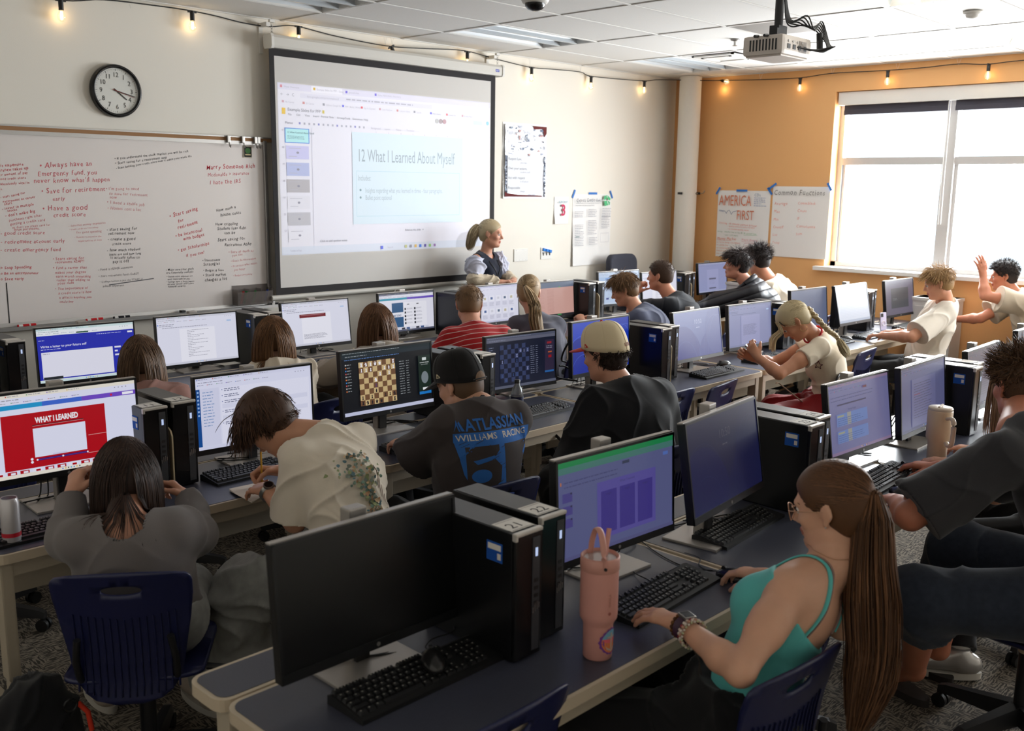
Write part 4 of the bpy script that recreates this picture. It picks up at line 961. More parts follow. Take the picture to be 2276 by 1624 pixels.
def s_letter(c):
    browser(c, (234, 238, 244), (206, 226, 228), (140, 160, 165)); B = (42, 50, 176)
    px(c, 0, 140, 1920, 884, B); px(c, 760, 104, 240, 26, (50, 90, 70)); px(c, 1790, 172, 100, 34, (238, 238, 248)); pg(c, 1160, 180, 560, 1, 20, 12, (190, 195, 236), 4); pg(c, 30, 226, 120, 1, 10, 10, (190, 195, 236), 6)
    pt(c, 60, 380, 'Write a letter to your future self', 66, (240, 240, 252), bold=.01); pg(c, 62, 410, 420, 1, 10, 12, (190, 195, 236), 3)
    px(c, 60, 470, 1400, 530, (228, 228, 244)); pg(c, 90, 500, 130, 1, 10, 12, (150, 150, 170), 2); px(c, 70, 968, 370, 56, (40, 44, 50))
    for i in range(3): px(c, 1500, 470+i*80, 130 if i != 1 else 60, 34, (226, 228, 246)); px(c, 1650, 470+i*80, 130, 34, (60, 70, 200))
def s_doc(c, bg=(226, 227, 244), page=(238, 238, 250), lines=18, red=False, par=False, seed=2, tx=(130, 130, 150)):
    browser(c, bg, tuple(int(v*.93) for v in bg), tuple(int(v*.7) for v in bg)); px(c, 20, 150, 20, 28, (80, 120, 220)); pg(c, 60, 156, 360, 2, 34, 12, tx, 5); pg(c, 120, 232, 1100, 1, 10, 11, tx, 6)
    px(c, 1680, 158, 110, 34, (176, 200, 236)); px(c, 520, 280, 850, 744, page)
    if red: px(c, 470, 300, 760, 88, (116, 18, 30)); px(c, 520, 318, 660, 14, (176, 120, 126)); pg(c, 560, 800, 700, 5, 26, 10, tx, 3); return
    if par: pg(c, 620, 520, 620, 12, 24, 10, tx, 8); return
    for i in range(lines): pg(c, 700, 320+i*37, [90, 160, 520, 420, 560, 200, 300, 120][(i*3+seed) % 8], 1, 20, 9, tx, i+seed)
def s_smart(c):
    browser(c, (228, 228, 242), (78, 82, 104), (150, 150, 170)); px(c, 0, 130, 960, 60, (44, 150, 176)); px(c, 960, 130, 960, 60, (104, 78, 190)); px(c, 420, 270, 1240, 690, (238, 238, 248))
    px(c, 420, 270, 400, 690, (30, 84, 132)); px(c, 420, 540, 400, 130, (232, 234, 246)); pt(c, 430, 650, 'SMART GOALS', 76, (30, 70, 120), sx=.62, bold=.03)
    for j in (0, 1):
        px(c, 960+j*330, 320, 80, 22, (24, 24, 40))
        for i in range(5): px(c, 860+j*340, 430+i*100, 56, 60, (28, 30, 44)); pg(c, 940+j*340, 440+i*100, 210, 2, 24, 9, (140, 140, 160), i+j*7)
    for i in range(8): px(c, 400+i*170, 980, 120, 50, [(60, 90, 140), (210, 214, 230), (40, 44, 60)][i % 3])
def s_store(c):
    browser(c, (222, 222, 240), (200, 200, 228), (160, 160, 190))
    for r_ in range(2):
        for i in range(6): x = 180+i*270; y = 290+r_*380; px(c, x, y, 200, 160, (232, 232, 246)); px(c, x+50, y+40, 90, 70, [(80, 100, 130), (190, 180, 150), (60, 90, 150), (206, 206, 220)][(i+r_) % 4]); pg(c, x, y+190, 190, 5, 24, 9, (150, 150, 176), i)
def s_peach(c):
    browser(c, (206, 160, 150), (92, 104, 128), (130, 140, 160), False); px(c, 0, 0, 1920, 170, (96, 108, 132)); px(c, 1220, 150, 90, 22, (60, 180, 90)); px(c, 0, 1010, 1920, 70, (30, 30, 36)); px(c, 1150, 1020, 180, 34, (50, 150, 70))
    for i in range(20): pg(c, 700, 230+i*38, 320, 1, 10, 9, (182, 130, 122), i)
    pg(c, 60, 230, 520, 18, 40, 9, (190, 140, 132), 4)
def s_canva(c):
    browser(c, (222, 224, 246), (232, 226, 214), (150, 150, 160)); px(c, 0, 130, 700, 60, (36, 150, 206)); px(c, 700, 130, 500, 60, (64, 104, 206)); px(c, 1200, 130, 720, 60, (112, 74, 196)); px(c, 1740, 142, 150, 36, (240, 240, 252)); c.ell(1590*c.w/1920, 160*c.w/1920, 16*c.w/1920, 16*c.w/1920, (206, 36, 70))
    RD = (176, 14, 28); px(c, 190, 262, 1300, 720, RD)
    pt(c, 600, 400, 'WHAT I LEARNED', 100, (240, 238, 244), sx=.66, bold=.045); px(c, 560, 424, 640, 9, (50, 16, 24)); px(c, 560, 436, 640, 3, (220, 200, 205))
    px(c, 560, 470, 660, 380, (224, 226, 246)); px(c, 585, 872, 640, 26, (52, 20, 96)); px(c, 585, 884, 640, 4, (120, 90, 200))
    for x in (585, 905, 1222): c.ell(x*c.w/1920, 885*c.w/1920, 12*c.w/1920, 12*c.w/1920, (236, 236, 250))
    for y in (866, 906): c.ell(520*c.w/1920, y*c.w/1920, 17*c.w/1920, 17*c.w/1920, (236, 236, 250))
    px(c, 1250, 660, 240, 5, (226, 190, 190)); px(c, 1230, 900, 220, 5, (226, 190, 190)); px(c, 780, 828, 180, 22, (206, 208, 236))
    for i in range(12): x = 60+i*152; px(c, x, 992, 112, 42, RD if i % 3 else (230, 230, 246)); px(c, x+40, 1004, 56, 26, (232, 232, 246) if i % 3 else RD)
def s_mail(c):
    browser(c, (220, 222, 244), (214, 216, 240), (150, 150, 172)); px(c, 0, 160, 60, 870, (18, 74, 146))
    for i in range(7): px(c, 16, 190+i*58, 28, 28, (150, 180, 226))
    px(c, 60, 160, 300, 870, (212, 214, 238)); pg(c, 100, 210, 180, 12, 46, 12, (120, 150, 196), 3); px(c, 380, 175, 1500, 850, (228, 229, 248))
    for i in range(6): pg(c, 440, 190+i*90+(60 if i > 2 else 0), 260, 2, 28, 11, (90, 96, 130), i); px(c, 400, 196+i*90+(60 if i > 2 else 0), 14, 14, (120, 130, 180))
    px(c, 400, 420, 1440, 70, (216, 218, 240)); px(c, 400, 600, 1440, 70, (216, 218, 240))
CH = {'R': [(.28, .15), (.72, .15), (.72, .28), (.62, .35), (.62, .65), (.72, .7), (.72, .85), (.58, .85), (.58, .78), (.42, .78), (.42, .85), (.28, .85), (.28, .7), (.38, .65), (.38, .35), (.28, .28)],
      'P': [(.3, .15), (.7, .15), (.62, .3), (.56, .5), (.63, .62), (.58, .76), (.5, .8), (.42, .76), (.37, .62), (.44, .5), (.38, .3)],
      'B': [(.28, .15), (.72, .15), (.6, .28), (.66, .5), (.56, .74), (.52, .86), (.48, .86), (.44, .74), (.34, .5), (.4, .28)],
      'K': [(.28, .15), (.72, .15), (.68, .35), (.8, .6), (.62, .68), (.55, .6), (.55, .75), (.62, .8), (.55, .82), (.55, .9), (.45, .9), (.45, .82), (.38, .8), (.45, .75), (.45, .6), (.38, .68), (.2, .6), (.32, .35)],
      'Q': [(.28, .15), (.72, .15), (.7, .35), (.84, .75), (.64, .55), (.6, .86), (.5, .58), (.4, .86), (.36, .55), (.16, .75), (.3, .35)],
      'N': [(.28, .15), (.72, .15), (.7, .45), (.62, .72), (.5, .82), (.45, .88), (.42, .8), (.2, .55), (.26, .45), (.46, .5), (.36, .32)]}
def s_chess(c, dim=False):
    bg = (13, 16, 22) if not dim else (26, 30, 48); k = c.w/1920
    px(c, 0, 0, 1920, 1080, bg); px(c, 0, 0, 1920, 50, (24, 38, 44) if not dim else (80, 84, 104)); px(c, 0, 50, 1920, 60, (30, 42, 50) if not dim else (96, 98, 116)); tx = (150, 156, 160) if not dim else (130, 136, 160)
    pg(c, 30, 18, 1200, 1, 10, 10, tx, 2); pg(c, 80, 70, 500, 1, 10, 12, tx, 3)
    if not dim: pg(c, 60, 122, 1300, 1, 10, 12, (90, 130, 190), 8)
    for i in range(10): px(c, 70, 200+i*50, 22, 22, [(200, 200, 200), (220, 120, 60), (60, 140, 220), (210, 90, 90)][i % 4] if not dim else (90, 100, 140)); pg(c, 104, 204+i*50, 90, 1, 10, 12, tx, i)
    if dim: X, Y, s_, LA, LB = 360, 180, 100, (52, 62, 98), (24, 28, 48)
    else: X, Y, s_, LA, LB = 340, 190, 96, (202, 176, 128), (112, 78, 52)
    for r_ in range(8):
        for q in range(8): px(c, X+q*s_, Y+r_*s_*(.98), s_, s_*.98, LA if (r_+q) % 2 == 0 else LB)
    if not dim:
        W_, D_ = (240, 238, 246), (34, 30, 34)
        pos = [('R', 0, 0, W_), ('N', 1, 0, W_), ('B', 2, 0, W_), ('K', 3, 0, W_), ('Q', 4, 0, W_), ('R', 7, 0, W_), ('P', 0, 1, W_), ('P', 1, 1, W_), ('P', 2, 1, W_), ('P', 5, 1, W_), ('B', 6, 1, W_), ('P', 7, 1, W_), ('P', 4, 2, W_), ('P', 6, 2, W_), ('N', 3, 3, W_), ('B', 3, 5, D_), ('P', 0, 6, D_), ('P', 2, 6, D_), ('P', 5, 6, D_), ('P', 6, 6, D_), ('N', 7, 6, D_), ('R', 0, 7, D_), ('N', 1, 7, D_), ('B', 2, 7, D_), ('K', 3, 7, D_), ('Q', 4, 7, D_), ('R', 7, 7, D_), ('P', 3, 4, (90, 60, 110))]
    else:
        W_, D_ = (130, 136, 176), (60, 78, 126)
        pos = [('K', 5, 1, W_), ('P', 6, 1, W_), ('P', 7, 1, W_), ('P', 0, 3, W_), ('R', 4, 2, W_), ('P', 4, 3, D_), ('R', 7, 5, W_), ('P', 0, 6, D_), ('P', 3, 6, D_), ('R', 4, 6, D_), ('K', 1, 7, D_)]
    z = c._z()
    for t, q, r_, col in pos: c.poly([((X+(q+a)*s_)*k, (Y+(r_+1-b)*s_*.98)*k) for a, b in CH[t]], col, z)
    for i in range(14): pg(c, 1190, 260+i*44, 120, 1, 10, 11, tx, i); pg(c, 1340, 260+i*44, 70, 1, 10, 11, tx, i+9)
    if not dim:
        px(c, 1610, 210, 270, 700, (22, 40, 32)); pt(c, 1745, 350, 'WINTER WINNER', 26, (220, 224, 224), align='CENTER', bold=.02); pt(c, 1745, 385, 'VISOR IN PEAK', 24, (190, 196, 196), align='CENTER'); px(c, 1700, 250, 90, 50, (214, 220, 220)); c.ell(1745*k, 610*k, 80*k, 110*k, (120, 130, 136)); px(c, 1690, 790, 120, 44, (232, 234, 238)); px(c, 1610, 860, 270, 50, (24, 118, 196)); px(c, 0, 1020, 1920, 60, (196, 200, 226)); pt(c, 400, 180, '', 10, tx)
    else:
        px(c, 1600, 170, 260, 700, (48, 40, 62)); px(c, 1660, 210, 130, 46, (140, 40, 50)); pg(c, 1640, 300, 190, 2, 36, 14, (150, 150, 170), 4); px(c, 1690, 420, 110, 30, (176, 90, 50)); px(c, 1700, 500, 90, 60, (150, 26, 34)); px(c, 1600, 830, 260, 40, (40, 96, 160)); px(c, 0, 1024, 1920, 56, (86, 90, 108))
def s_bloom(c, a, b, txt=None, tc=(150, 156, 190), line=(96, 110, 200)):
    """blue lock screen: broad folded petals"""
    k = c.w/1920; px(c, 0, 0, 1920, 1080, a); n = 40; rr = random.Random(5)
    for j, (cx, cy, R0, col) in enumerate(((300, 1300, 980, 1), (1500, 1250, 760, .6), (1750, 500, 620, .35))):
        mixc = tuple(int(a[i]+(b[i]-a[i])*col) for i in range(3))
        pts = []
        for i in range(n):
            t = 2*PI*i/n; x = cx+R0*math.cos(t)*.8; y = cy+R0*math.sin(t); pts.append((min(max(x, 0), 1920)*k, min(max(y, 0), 1080)*k))
        c.poly(pts, mixc)
    for j, (cx, cy, rx, ry) in enumerate(((330, 1180, 640, 900), (380, 1240, 460, 560), (1650, 1300, 540, 1150), (1800, 1350, 500, 1200))):
        P = [(cx+rx*math.cos(t), cy+ry*math.sin(t)) for t in np.linspace(PI, 2*PI, 40)]; z = c._z()
        for p, q in zip(P, P[1:]):
            if all(0 < v[0] < 1920 and 0 < v[1] < 1080 for v in (p, q)): c.line(p[0]*k, p[1]*k, q[0]*k, q[1]*k, 4*k, line, z)
    if txt: pt(c, 960, 300, '10:50', 150, txt, align='CENTER', bold=-.01); pg(c, 880, 380, 160, 1, 10, 16, txt, 3)
def s_green(c):
    browser(c, (88, 92, 134), (44, 110, 84), (74, 84, 112), False); px(c, 0, 0, 1920, 60, (30, 126, 72)); px(c, 0, 60, 1920, 70, (70, 116, 110)); px(c, 1020, 150, 120, 34, (54, 60, 84)); px(c, 1740, 170, 90, 40, (84, 110, 180))
    pg(c, 90, 220, 900, 2, 50, 12, (70, 72, 112), 5); px(c, 30, 210, 16, 36, (190, 110, 60))
    for i in range(3): px(c, 60, 340+i*140, 150, 100, (72, 66, 128)); px(c, 180, 340+i*140, 24, 20, (50, 50, 70))
    px(c, 600, 320, 1000, 640, (86, 78, 150)); pt(c, 1100, 380, 'What I Learned', 40, (60, 56, 108), align='CENTER')
    for i in range(3): px(c, 660+i*310, 430, 260, 480, (62, 52, 128)); pt(c, 790+i*310, 480, 'Insight', 34, (50, 44, 96), align='CENTER')
    px(c, 0, 1040, 1920, 40, (84, 84, 126))
def s_tables(c):
    browser(c, (104, 104, 146), (128, 108, 140), (84, 84, 124)); px(c, 1060, 110, 120, 34, (96, 30, 50)); pg(c, 60, 190, 1500, 2, 50, 12, (78, 78, 118), 4)
    px(c, 240, 310, 900, 22, (54, 50, 84)); pt(c, 560, 430, 'Weekly Budget', 40, (60, 60, 96)) 
    for y in (460, 720):
        px(c, 200, y, 960, 190, (96, 120, 176)); px(c, 520, y, 120, 190, (142, 142, 136)); px(c, 220, y+20, 200, 30, (140, 144, 126)); pg(c, 230, y+70, 800, 4, 32, 10, (70, 90, 140), y)
def s_plain(c, a=(86, 88, 126), b=(96, 98, 138), seed=3): browser(c, a, tuple(int(v*.85) for v in a), tuple(int(v*.75) for v in a)); px(c, 420, 220, 1050, 800, b); pg(c, 520, 300, 800, 14, 44, 10, tuple(int(v*.7) for v in a), seed); px(c, 520, 480, 260, 14, (120, 60, 90))
def s_glare(c): px(c, 0, 0, 1920, 1080, (226, 232, 246)); px(c, 0, 0, 1920, 60, (232, 236, 248)); pg(c, 120, 180, 1600, 18, 44, 9, (210, 218, 236), 4); px(c, 0, 1010, 1920, 70, (190, 200, 220))
def s_video(c): px(c, 0, 0, 1920, 1080, (108, 100, 118)); px(c, 360, 240, 1200, 640, (70, 70, 74)); pg(c, 480, 560, 300, 2, 40, 20, (120, 120, 126), 3); pg(c, 300, 100, 900, 1, 10, 12, (90, 84, 100), 3)
def s_lilac(c): browser(c, (150, 156, 196), (170, 176, 206), (130, 136, 170)); px(c, 560, 240, 780, 780, (160, 164, 204)); px(c, 700, 560, 460, 60, (100, 102, 126)); px(c, 700, 920, 460, 50, (100, 102, 126)); pg(c, 720, 660, 380, 4, 40, 9, (136, 140, 176), 3)
def s_sky(c): browser(c, (190, 208, 236), (206, 220, 240), (150, 170, 196)); px(c, 0, 160, 1920, 120, (170, 196, 232)); px(c, 300, 190, 500, 60, (120, 160, 220)); pg(c, 400, 400, 1100, 10, 50, 10, (150, 168, 200), 3); [px(c, 100+i*220, 860, 120, 60, (60, 66, 140)) for i in range(2)]
def make_monitor(x, y, zc, yaw, tilt, fn, label, W=.54, H=.325, lit=LIT, old=False, on=True):
    r = empty('monitor', (x, y, TZ), label, 'monitor', 'computer monitors', math.radians(yaw))
    Mt = T(0, 0, zc-TZ) @ Rx(-math.radians(tilt))
    m = MB(); m.box(-W/2, W/2, .004, .03, -H/2, H/2, M_bez, Mt, bev=.004)
    m.box(-W*.3, W*.3, .03, .05, -H*.28, H*.28, MATS['black_plastic'], Mt, bev=.01); m.box(-W/2+.001, W/2-.001, .008, .028, H/2-.001, H/2+.003, M_silver, Mt); m.build('housing', r)
    b = .008; bb = .022; 
    m = MB(); m.box(-W/2, -W/2+b, 0, .006, -H/2, H/2, M_bez, Mt); m.box(W/2-b, W/2, 0, .006, -H/2, H/2, M_bez, Mt); m.box(-W/2, W/2, 0, .006, H/2-b, H/2, M_bez, Mt); m.box(-W/2, W/2, -.001, .006, -H/2, -H/2+bb, M_bez, Mt)
    m.tube([(0, -.0012, -H/2+bb/2), (0, -.0018, -H/2+bb/2)], .0055, M_steel, 16, Mt); m.build('bezel', r)
    w_, h_ = W-2*b, H-b-bb
    c = Canvas(w_, h_, Mt @ T(-w_/2, .003, H/2-b) @ Rx(PI/2), lit if on else 0); c.step = .00006
    if on: fn(c)
    else: c.rect(0, 0, w_, h_, (12, 12, 13))
    if not on:
        c.mb.mats = [mat('switched_off_panel', (10, 10, 11), .28)]
    c.h = h_; c.build('screen', r)
    zt = zc-TZ+H/2+.012
    m = MB(); m.box(-.026, .026, .062, .1, .006, zt, M_silver, bev=.004); m.box(-.02, .02, .05, .063, .006, zt-.05, M_dark); m.box(-.05, .05, .045, .065, zc-TZ-.05, zc-TZ+.05, M_dark, bev=.006)
    m.build('stand_column', r)
    m = MB(); m.box(-.125, .125, -.035, .165, 0, .009, M_silver, bev=.003); m.build('stand_base', r)
    return r
MON = [
 (2.22, 5.46, .96, -4.2, 4.1, s_letter, 'monitor showing the bright blue letter-writing page below the whiteboard'),
 (2.98, 5.63, .938, -2.7, 4, lambda c: s_doc(c, lines=17), 'monitor with a plain list document, right of the blue letter page'),
 (3.86, 5.62, .96, -2.6, 6.9, lambda c: s_doc(c, red=True), 'monitor showing a document with a dark red heading bar'),
 (4.83, 5.82, .939, -2, 2.9, s_smart, 'monitor showing a navy slide reading smart goals'),
 (5.62, 5.65, .955, -2, 4, s_store, 'monitor with small picture tiles behind the red polo boy'),
 (6.33, 5.65, .94, -2, 4, s_peach, 'monitor with a peach coloured page behind the ponytail girl'),
 (7.27, 5.66, .983, -7.4, 4.6, s_sky, 'monitor with a pale blue page behind the boy in slate blue'),
 (7.86, 5.62, .95, -3, 5, lambda c: s_doc(c, seed=5), 'monitor with a lilac page behind the boy resting his chin'),
 (8.76, 5.6, 1.0, 0, 5, s_lilac, 'monitor nearest the corner column with two grey bars on its page'),
 (1.34, 3.54, 1.02, -3, 3, s_canva, 'monitor showing a red slide titled what I learned'),
 (2.14, 3.57, .976, -4.4, 2, s_mail, 'monitor with a mail list behind the boy writing with a pencil'),
 (2.88, 3.61, .993, -2, 4.1, lambda c: s_chess(c), 'monitor with a brown chess board, left of the black cap'),
 (4.00, 3.80, .925, -4.8, 1.8, lambda c: s_chess(c, True), 'monitor with a dim blue chess board behind the cola bottle'),
 (4.46, 3.59, .99, .3, 2.6, lambda c: s_bloom(c, (22, 60, 190), (14, 40, 150), None, line=(110, 140, 240)), 'monitor with a vivid blue wallpaper behind the cream cap'),
 (5.36, 3.51, .979, .2, 8.8, lambda c: s_bloom(c, (82, 90, 152), (60, 62, 134), (196, 200, 226), line=(104, 112, 176)), 'monitor with a lilac-blue 10:50 lock screen in the middle row'),
 (6.24, 3.65, .942, -3.5, 4.7, lambda c: s_doc(c, (138, 142, 182), (150, 152, 194), par=True, tx=(104, 106, 140)), 'monitor with a grey paragraph beside the blonde girl with a braid'),
 (7.02, 3.6, 1.0, -2, 6, lambda c: s_bloom(c, (96, 106, 136), (88, 98, 130), (112, 118, 140), line=(104, 112, 140)), 'greyish 10:50 lock screen monitor behind the blonde girl'),
 (7.60, 3.52, 1.007, -1.4, 12.5, s_glare, 'monitor tilted back with a glaring white page near the window'),
 (8.58, 3.55, .985, -2.6, 7.7, s_video, 'monitor with a dark grey picture, last in the middle row'),
 (2.28, 1.75, .981, -2.8, 3, s_green, 'monitor with a green top bar behind the pink tumbler'),
 (2.77, 1.68, 1.03, 7.1, 9.1, lambda c: s_bloom(c, (26, 30, 70), (14, 20, 78), (96, 96, 108), line=(44, 52, 100)), 'dark navy 10:50 lock screen monitor in the near row'),
 (4.0, 1.78, .962, -2.5, 8.5, s_tables, 'monitor with pale blue tables on its page, left of the cream mug'),
 (4.55, 1.73, .972, 1, 5.6, lambda c: s_plain(c), 'monitor with a dim purple document directly behind the cream mug'),
 (5.41, 1.75, .95, 2, 6, lambda c: s_plain(c, (74, 66, 84), (80, 72, 92), 7), 'dark monitor seen edge-on behind the spiky-haired boy'),
 (6.2, 1.75, .98, 0, 6, lambda c: s_plain(c, (50, 60, 84), (54, 64, 90), 9), 'last monitor of the near row, cut by the right edge')]
for a in MON: make_monitor(*a, lit={2.77: .5, 2.28: .72}.get(a[0], LIT))
make_monitor(1.37, 1.78, .965, -.3, 4.4, None, 'large switched-off black monitor on the nearest desk', on=False)

# ------------------------------------------------------------------ computer towers
M_tow = mat('black_tower_side', (13, 13, 15), .33, bump=.05, bscale=500); M_towtop = mat('tower_top_grey', (66, 66, 66), .42); M_chrome = mat('pearl_trim', (206, 200, 192), .3, .3)
M_label = mat('paper_label', (228, 222, 214), .7)
def make_tower(num=None):
    r = empty('computer_tower', (0, 0, TZ), 'x', 'computer tower', 'computer towers'); w_, d_, h_ = .096, .335, .338
    m = MB(); m.box(0, w_, .012, d_, .004, h_, M_tow, bev=.003); m.box(.004, w_-.004, .03, d_-.01, h_-.004, h_+.0015, M_towtop); m.box(.008, w_-.008, .03, .06, 0, .005, M_rubber); m.box(.008, w_-.008, d_-.05, d_-.02, 0, .005, M_rubber); m.build('case', r)
    m = MB(); m.box(0, w_, 0, .016, .006, h_-.004, M_blackgloss, bev=.005); m.box(w_-.036, w_-.01, -.002, .004, .02, h_-.02, mat('port_strip_grey', (56, 56, 60), .5)); m.build('front_bezel', r)
    m = MB(); m.box(-.0006, w_+.0006, -.002, .013, h_-.008, h_+.002, M_chrome, bev=.004); m.box(-.0006, .008, -.0015, .012, h_-.018, h_-.004, M_chrome, bev=.003); m.build('trim', r)
    m = MB()
    for i in range(4): m.box(w_-.03, w_-.016, -.0028, -.001, .2-i*.02, .21-i*.02, M_dark)
    m.box(w_-.027, w_-.019, -.003, -.001, .268, .29, mat('power_light', (190, 200, 220), .3, emit=(190, 210, 255), estr=.7))
    for k, q in enumerate((-.01, -.003, .004, .011)): m.box(w_-.024+q, w_-.0215+q, -.003, -.001, .12+k*.003, .134+k*.003+(.008 if k in (1, 2) else 0), M_steel)
    m.build('ports', r)
    m = MB(); m.box(.01, w_-.008, .022, .095, h_+.001, h_+.0022, M_label); m.box(-.0012, .0, .045, .1, h_-.085, h_-.035, flat((32, 84, 170))); m.box(-.0016, -.001, .05, .095, h_-.055, h_-.04, M_label); m.box(-.0016, -.001, .05, .062, h_-.078, h_-.062, M_label); m.build('asset_sticker', r)
    if num:
        c = Canvas(1, 1, T(.024, .036, h_+.0023)); c.text(0, 0, num, .048, (50, 44, 44)); c.rect(-.01, -.052, .07, .0015, (90, 84, 84)); c.rect(-.01, .01, .07, .0015, (90, 84, 84)); c.build('number_label', r)
    return r
def place(t, x, y, rz, lb): t.location = (x, y, TZ); t.rotation_euler = (0, 0, rz); t['label'] = lb
TW = [('21', 1.63, 1.56, .0, 'black tower numbered 21 beside the switched-off monitor'), ('22', 1.765, 1.60, .0, 'black tower numbered 22 behind the pink tumbler'), ('23', 3.19, 1.60, -.02, 'black tower numbered 23 right of the dark 10:50 screen'), ('24', 3.325, 1.64, 0, 'black tower numbered 24 left of the screen with blue tables'),
      ('11', 1.585, 3.44, 0, 'black tower numbered 11 right of the red slide screen'), ('12', 1.715, 3.47, 0, 'black tower numbered 12 left of the mail list screen')]
for n_, x, y, a, lb in TW: place(make_tower(n_), x, y, a, lb)
tb = make_tower(); place(tb, 4.87, 1.62, 0, 'tower behind the cream mug, the nearer of its pair')
for x, y, a, lb in ((5.0, 1.66, 0, 'tower behind the cream mug, the farther of its pair'), (3.22, 3.50, 0, 'tower hidden behind the black cap, right of the brown chess board'), (3.35, 3.46, 0, 'tower with a lit power light, left of the dim chess board'),
    (4.80, 3.40, 0, 'tower with a blue asset sticker, right of the cream cap'), (4.935, 3.44, 0, 'tower just left of the lilac-blue 10:50 screen'), (6.56, 3.56, 0, 'tower behind the head of the blonde girl'), (6.69, 3.58, 0, 'tower right behind the braid of the blonde girl'),
    (7.97, 3.56, 0, 'tower right of the glaring white screen'), (8.11, 3.6, 0, 'tower left of the monitor with the dark grey picture'), (1.64, 5.40, 0, 'outermost tower at the left edge under the whiteboard'), (1.775, 5.40, 0, 'tower just left of the bright blue letter page'),
    (3.30, 5.50, 0, 'tower behind the girl with half-tied hair, nearer to her'), (3.43, 5.54, 0, 'tower left of the document with the dark red heading'), (5.115, 5.48, 0, 'tower right of the smart goals slide'), (5.24, 5.52, 0, 'tower behind the head of the red polo boy'),
    (6.63, 5.50, 0, 'tower right of the peach coloured page'), (6.79, 5.53, 0, 'tower left of the boy leaning in slate blue'), (8.20, 5.56, 0, 'tower in front of the white corner column'), (8.335, 5.6, 0, 'tower left of the last far-row monitor')):
    clean_copy(tb, (x, y, TZ), a, lb, 'computer towers')
pe = empty('tower_stand_plate', (1.7455, 1.60, TZ), 'beige upright plate between towers 21 and 22', 'stand', 'beige plates between tower pairs')
m = MB(); m.prism([(0, 0), (0, .215), (.012, .235), (.03, .245), (.2, .245), (.2, 0)], -.003, .003, mat('beige_plate', (196, 176, 142), .5), axis='x'); m.build('plate', pe)
m = MB(); m.box(-.003, .012, .02, .18, 0, .003, MATS['beige_plate']); m.build('foot', pe)
for x, y, lb in ((3.305, 1.61, 'beige upright plate between towers 23 and 24'), (1.70, 3.45, 'beige upright plate between towers 11 and 12'), (4.918, 3.41, 'beige upright plate between the towers beside the cream cap'), (6.755, 5.48, 'beige upright plate between the towers left of the slate blue boy'), (8.317, 5.56, 'beige upright plate between the towers by the corner column')):
    clean_copy(pe, (x, y, TZ), 0, lb)

# ------------------------------------------------------------------ keyboards and mice
M_key = mat('keycap_black', (24, 24, 26), .42); M_kb = mat('keyboard_case', (15, 15, 16), .5)
kb0 = empty('keyboard', (1.415, 1.665, TZ), 'black keyboard in front of the switched-off monitor', 'keyboard', 'black keyboards', .0)
m = MB(); m.prism([(-.066, 0), (.066, 0), (.066, .022), (.055, .026), (-.066, .011)], -.222, .222, M_kb, axis='x'); m.build('case', kb0)
keys = MB(); prints = MB()
def zt_(y): return .0112+(y+.066)*.124
pi_ = .0187
rows = [(.047, [1]*1+[0]+[1]*4+[.5]+[1]*4+[.5]+[1]*4), (.0245, [1]*13+[2]), (.0058, [1.5]+[1]*12+[1.5]), (-.0129, [1.75]+[1]*11+[2.25]), (-.0316, [2.25]+[1]*10+[2.75]), (-.0503, [1.25, 1.25, 1.25, 6.25, 1.25, 1.25, 1.25, 1.25])]
def key(x, y, w_, d_=1): 
    z = zt_(y); g_ = .0016; x1 = x+w_*pi_-g_; y1 = y+d_*pi_-g_-.003
    t = .002; vs = [(x, y, z), (x1, y, z), (x1, y1, z+.002), (x, y1, z+.002), (x+t, y+t*.6, z+.007), (x1-t, y+t*.6, z+.007), (x1-t, y1-t, z+.0085), (x+t, y1-t, z+.0085)]
    keys.add(vs, [(4, 5, 6, 7), (0, 1, 5, 4), (1, 2, 6, 5), (2, 3, 7, 6), (3, 0, 4, 7)], M_key)
    if w_ < 2: cx = x+.005; cy = (y+y1)/2; prints.add([(cx, cy, z+.0083), (cx+.004, cy, z+.0083), (cx+.004, cy+.004, z+.0086), (cx, cy+.004, z+.0086)], [(0, 1, 2, 3)], mat('key_legend', (150, 148, 140), .6))
for y, ws in rows:
    x = -.215
    for w_ in ws:
        if (w_ >= 1): key(x, y, w_)
        x += w_*pi_
for y in (.047, .0245, .0058): [key(.0545+i*pi_, y, 1) for i in range(3)]
key(.0545+pi_, -.0316, 1); [key(.0545+i*pi_, -.0503, 1) for i in range(3)]
for j, y in enumerate((.0245, .0058, -.0129, -.0316, -.0503)): [key(.122+i*pi_, y, 1) for i in range(4 if j < 3 else 3)]
keys.build('keys', kb0); prints.build('key_legends', kb0)
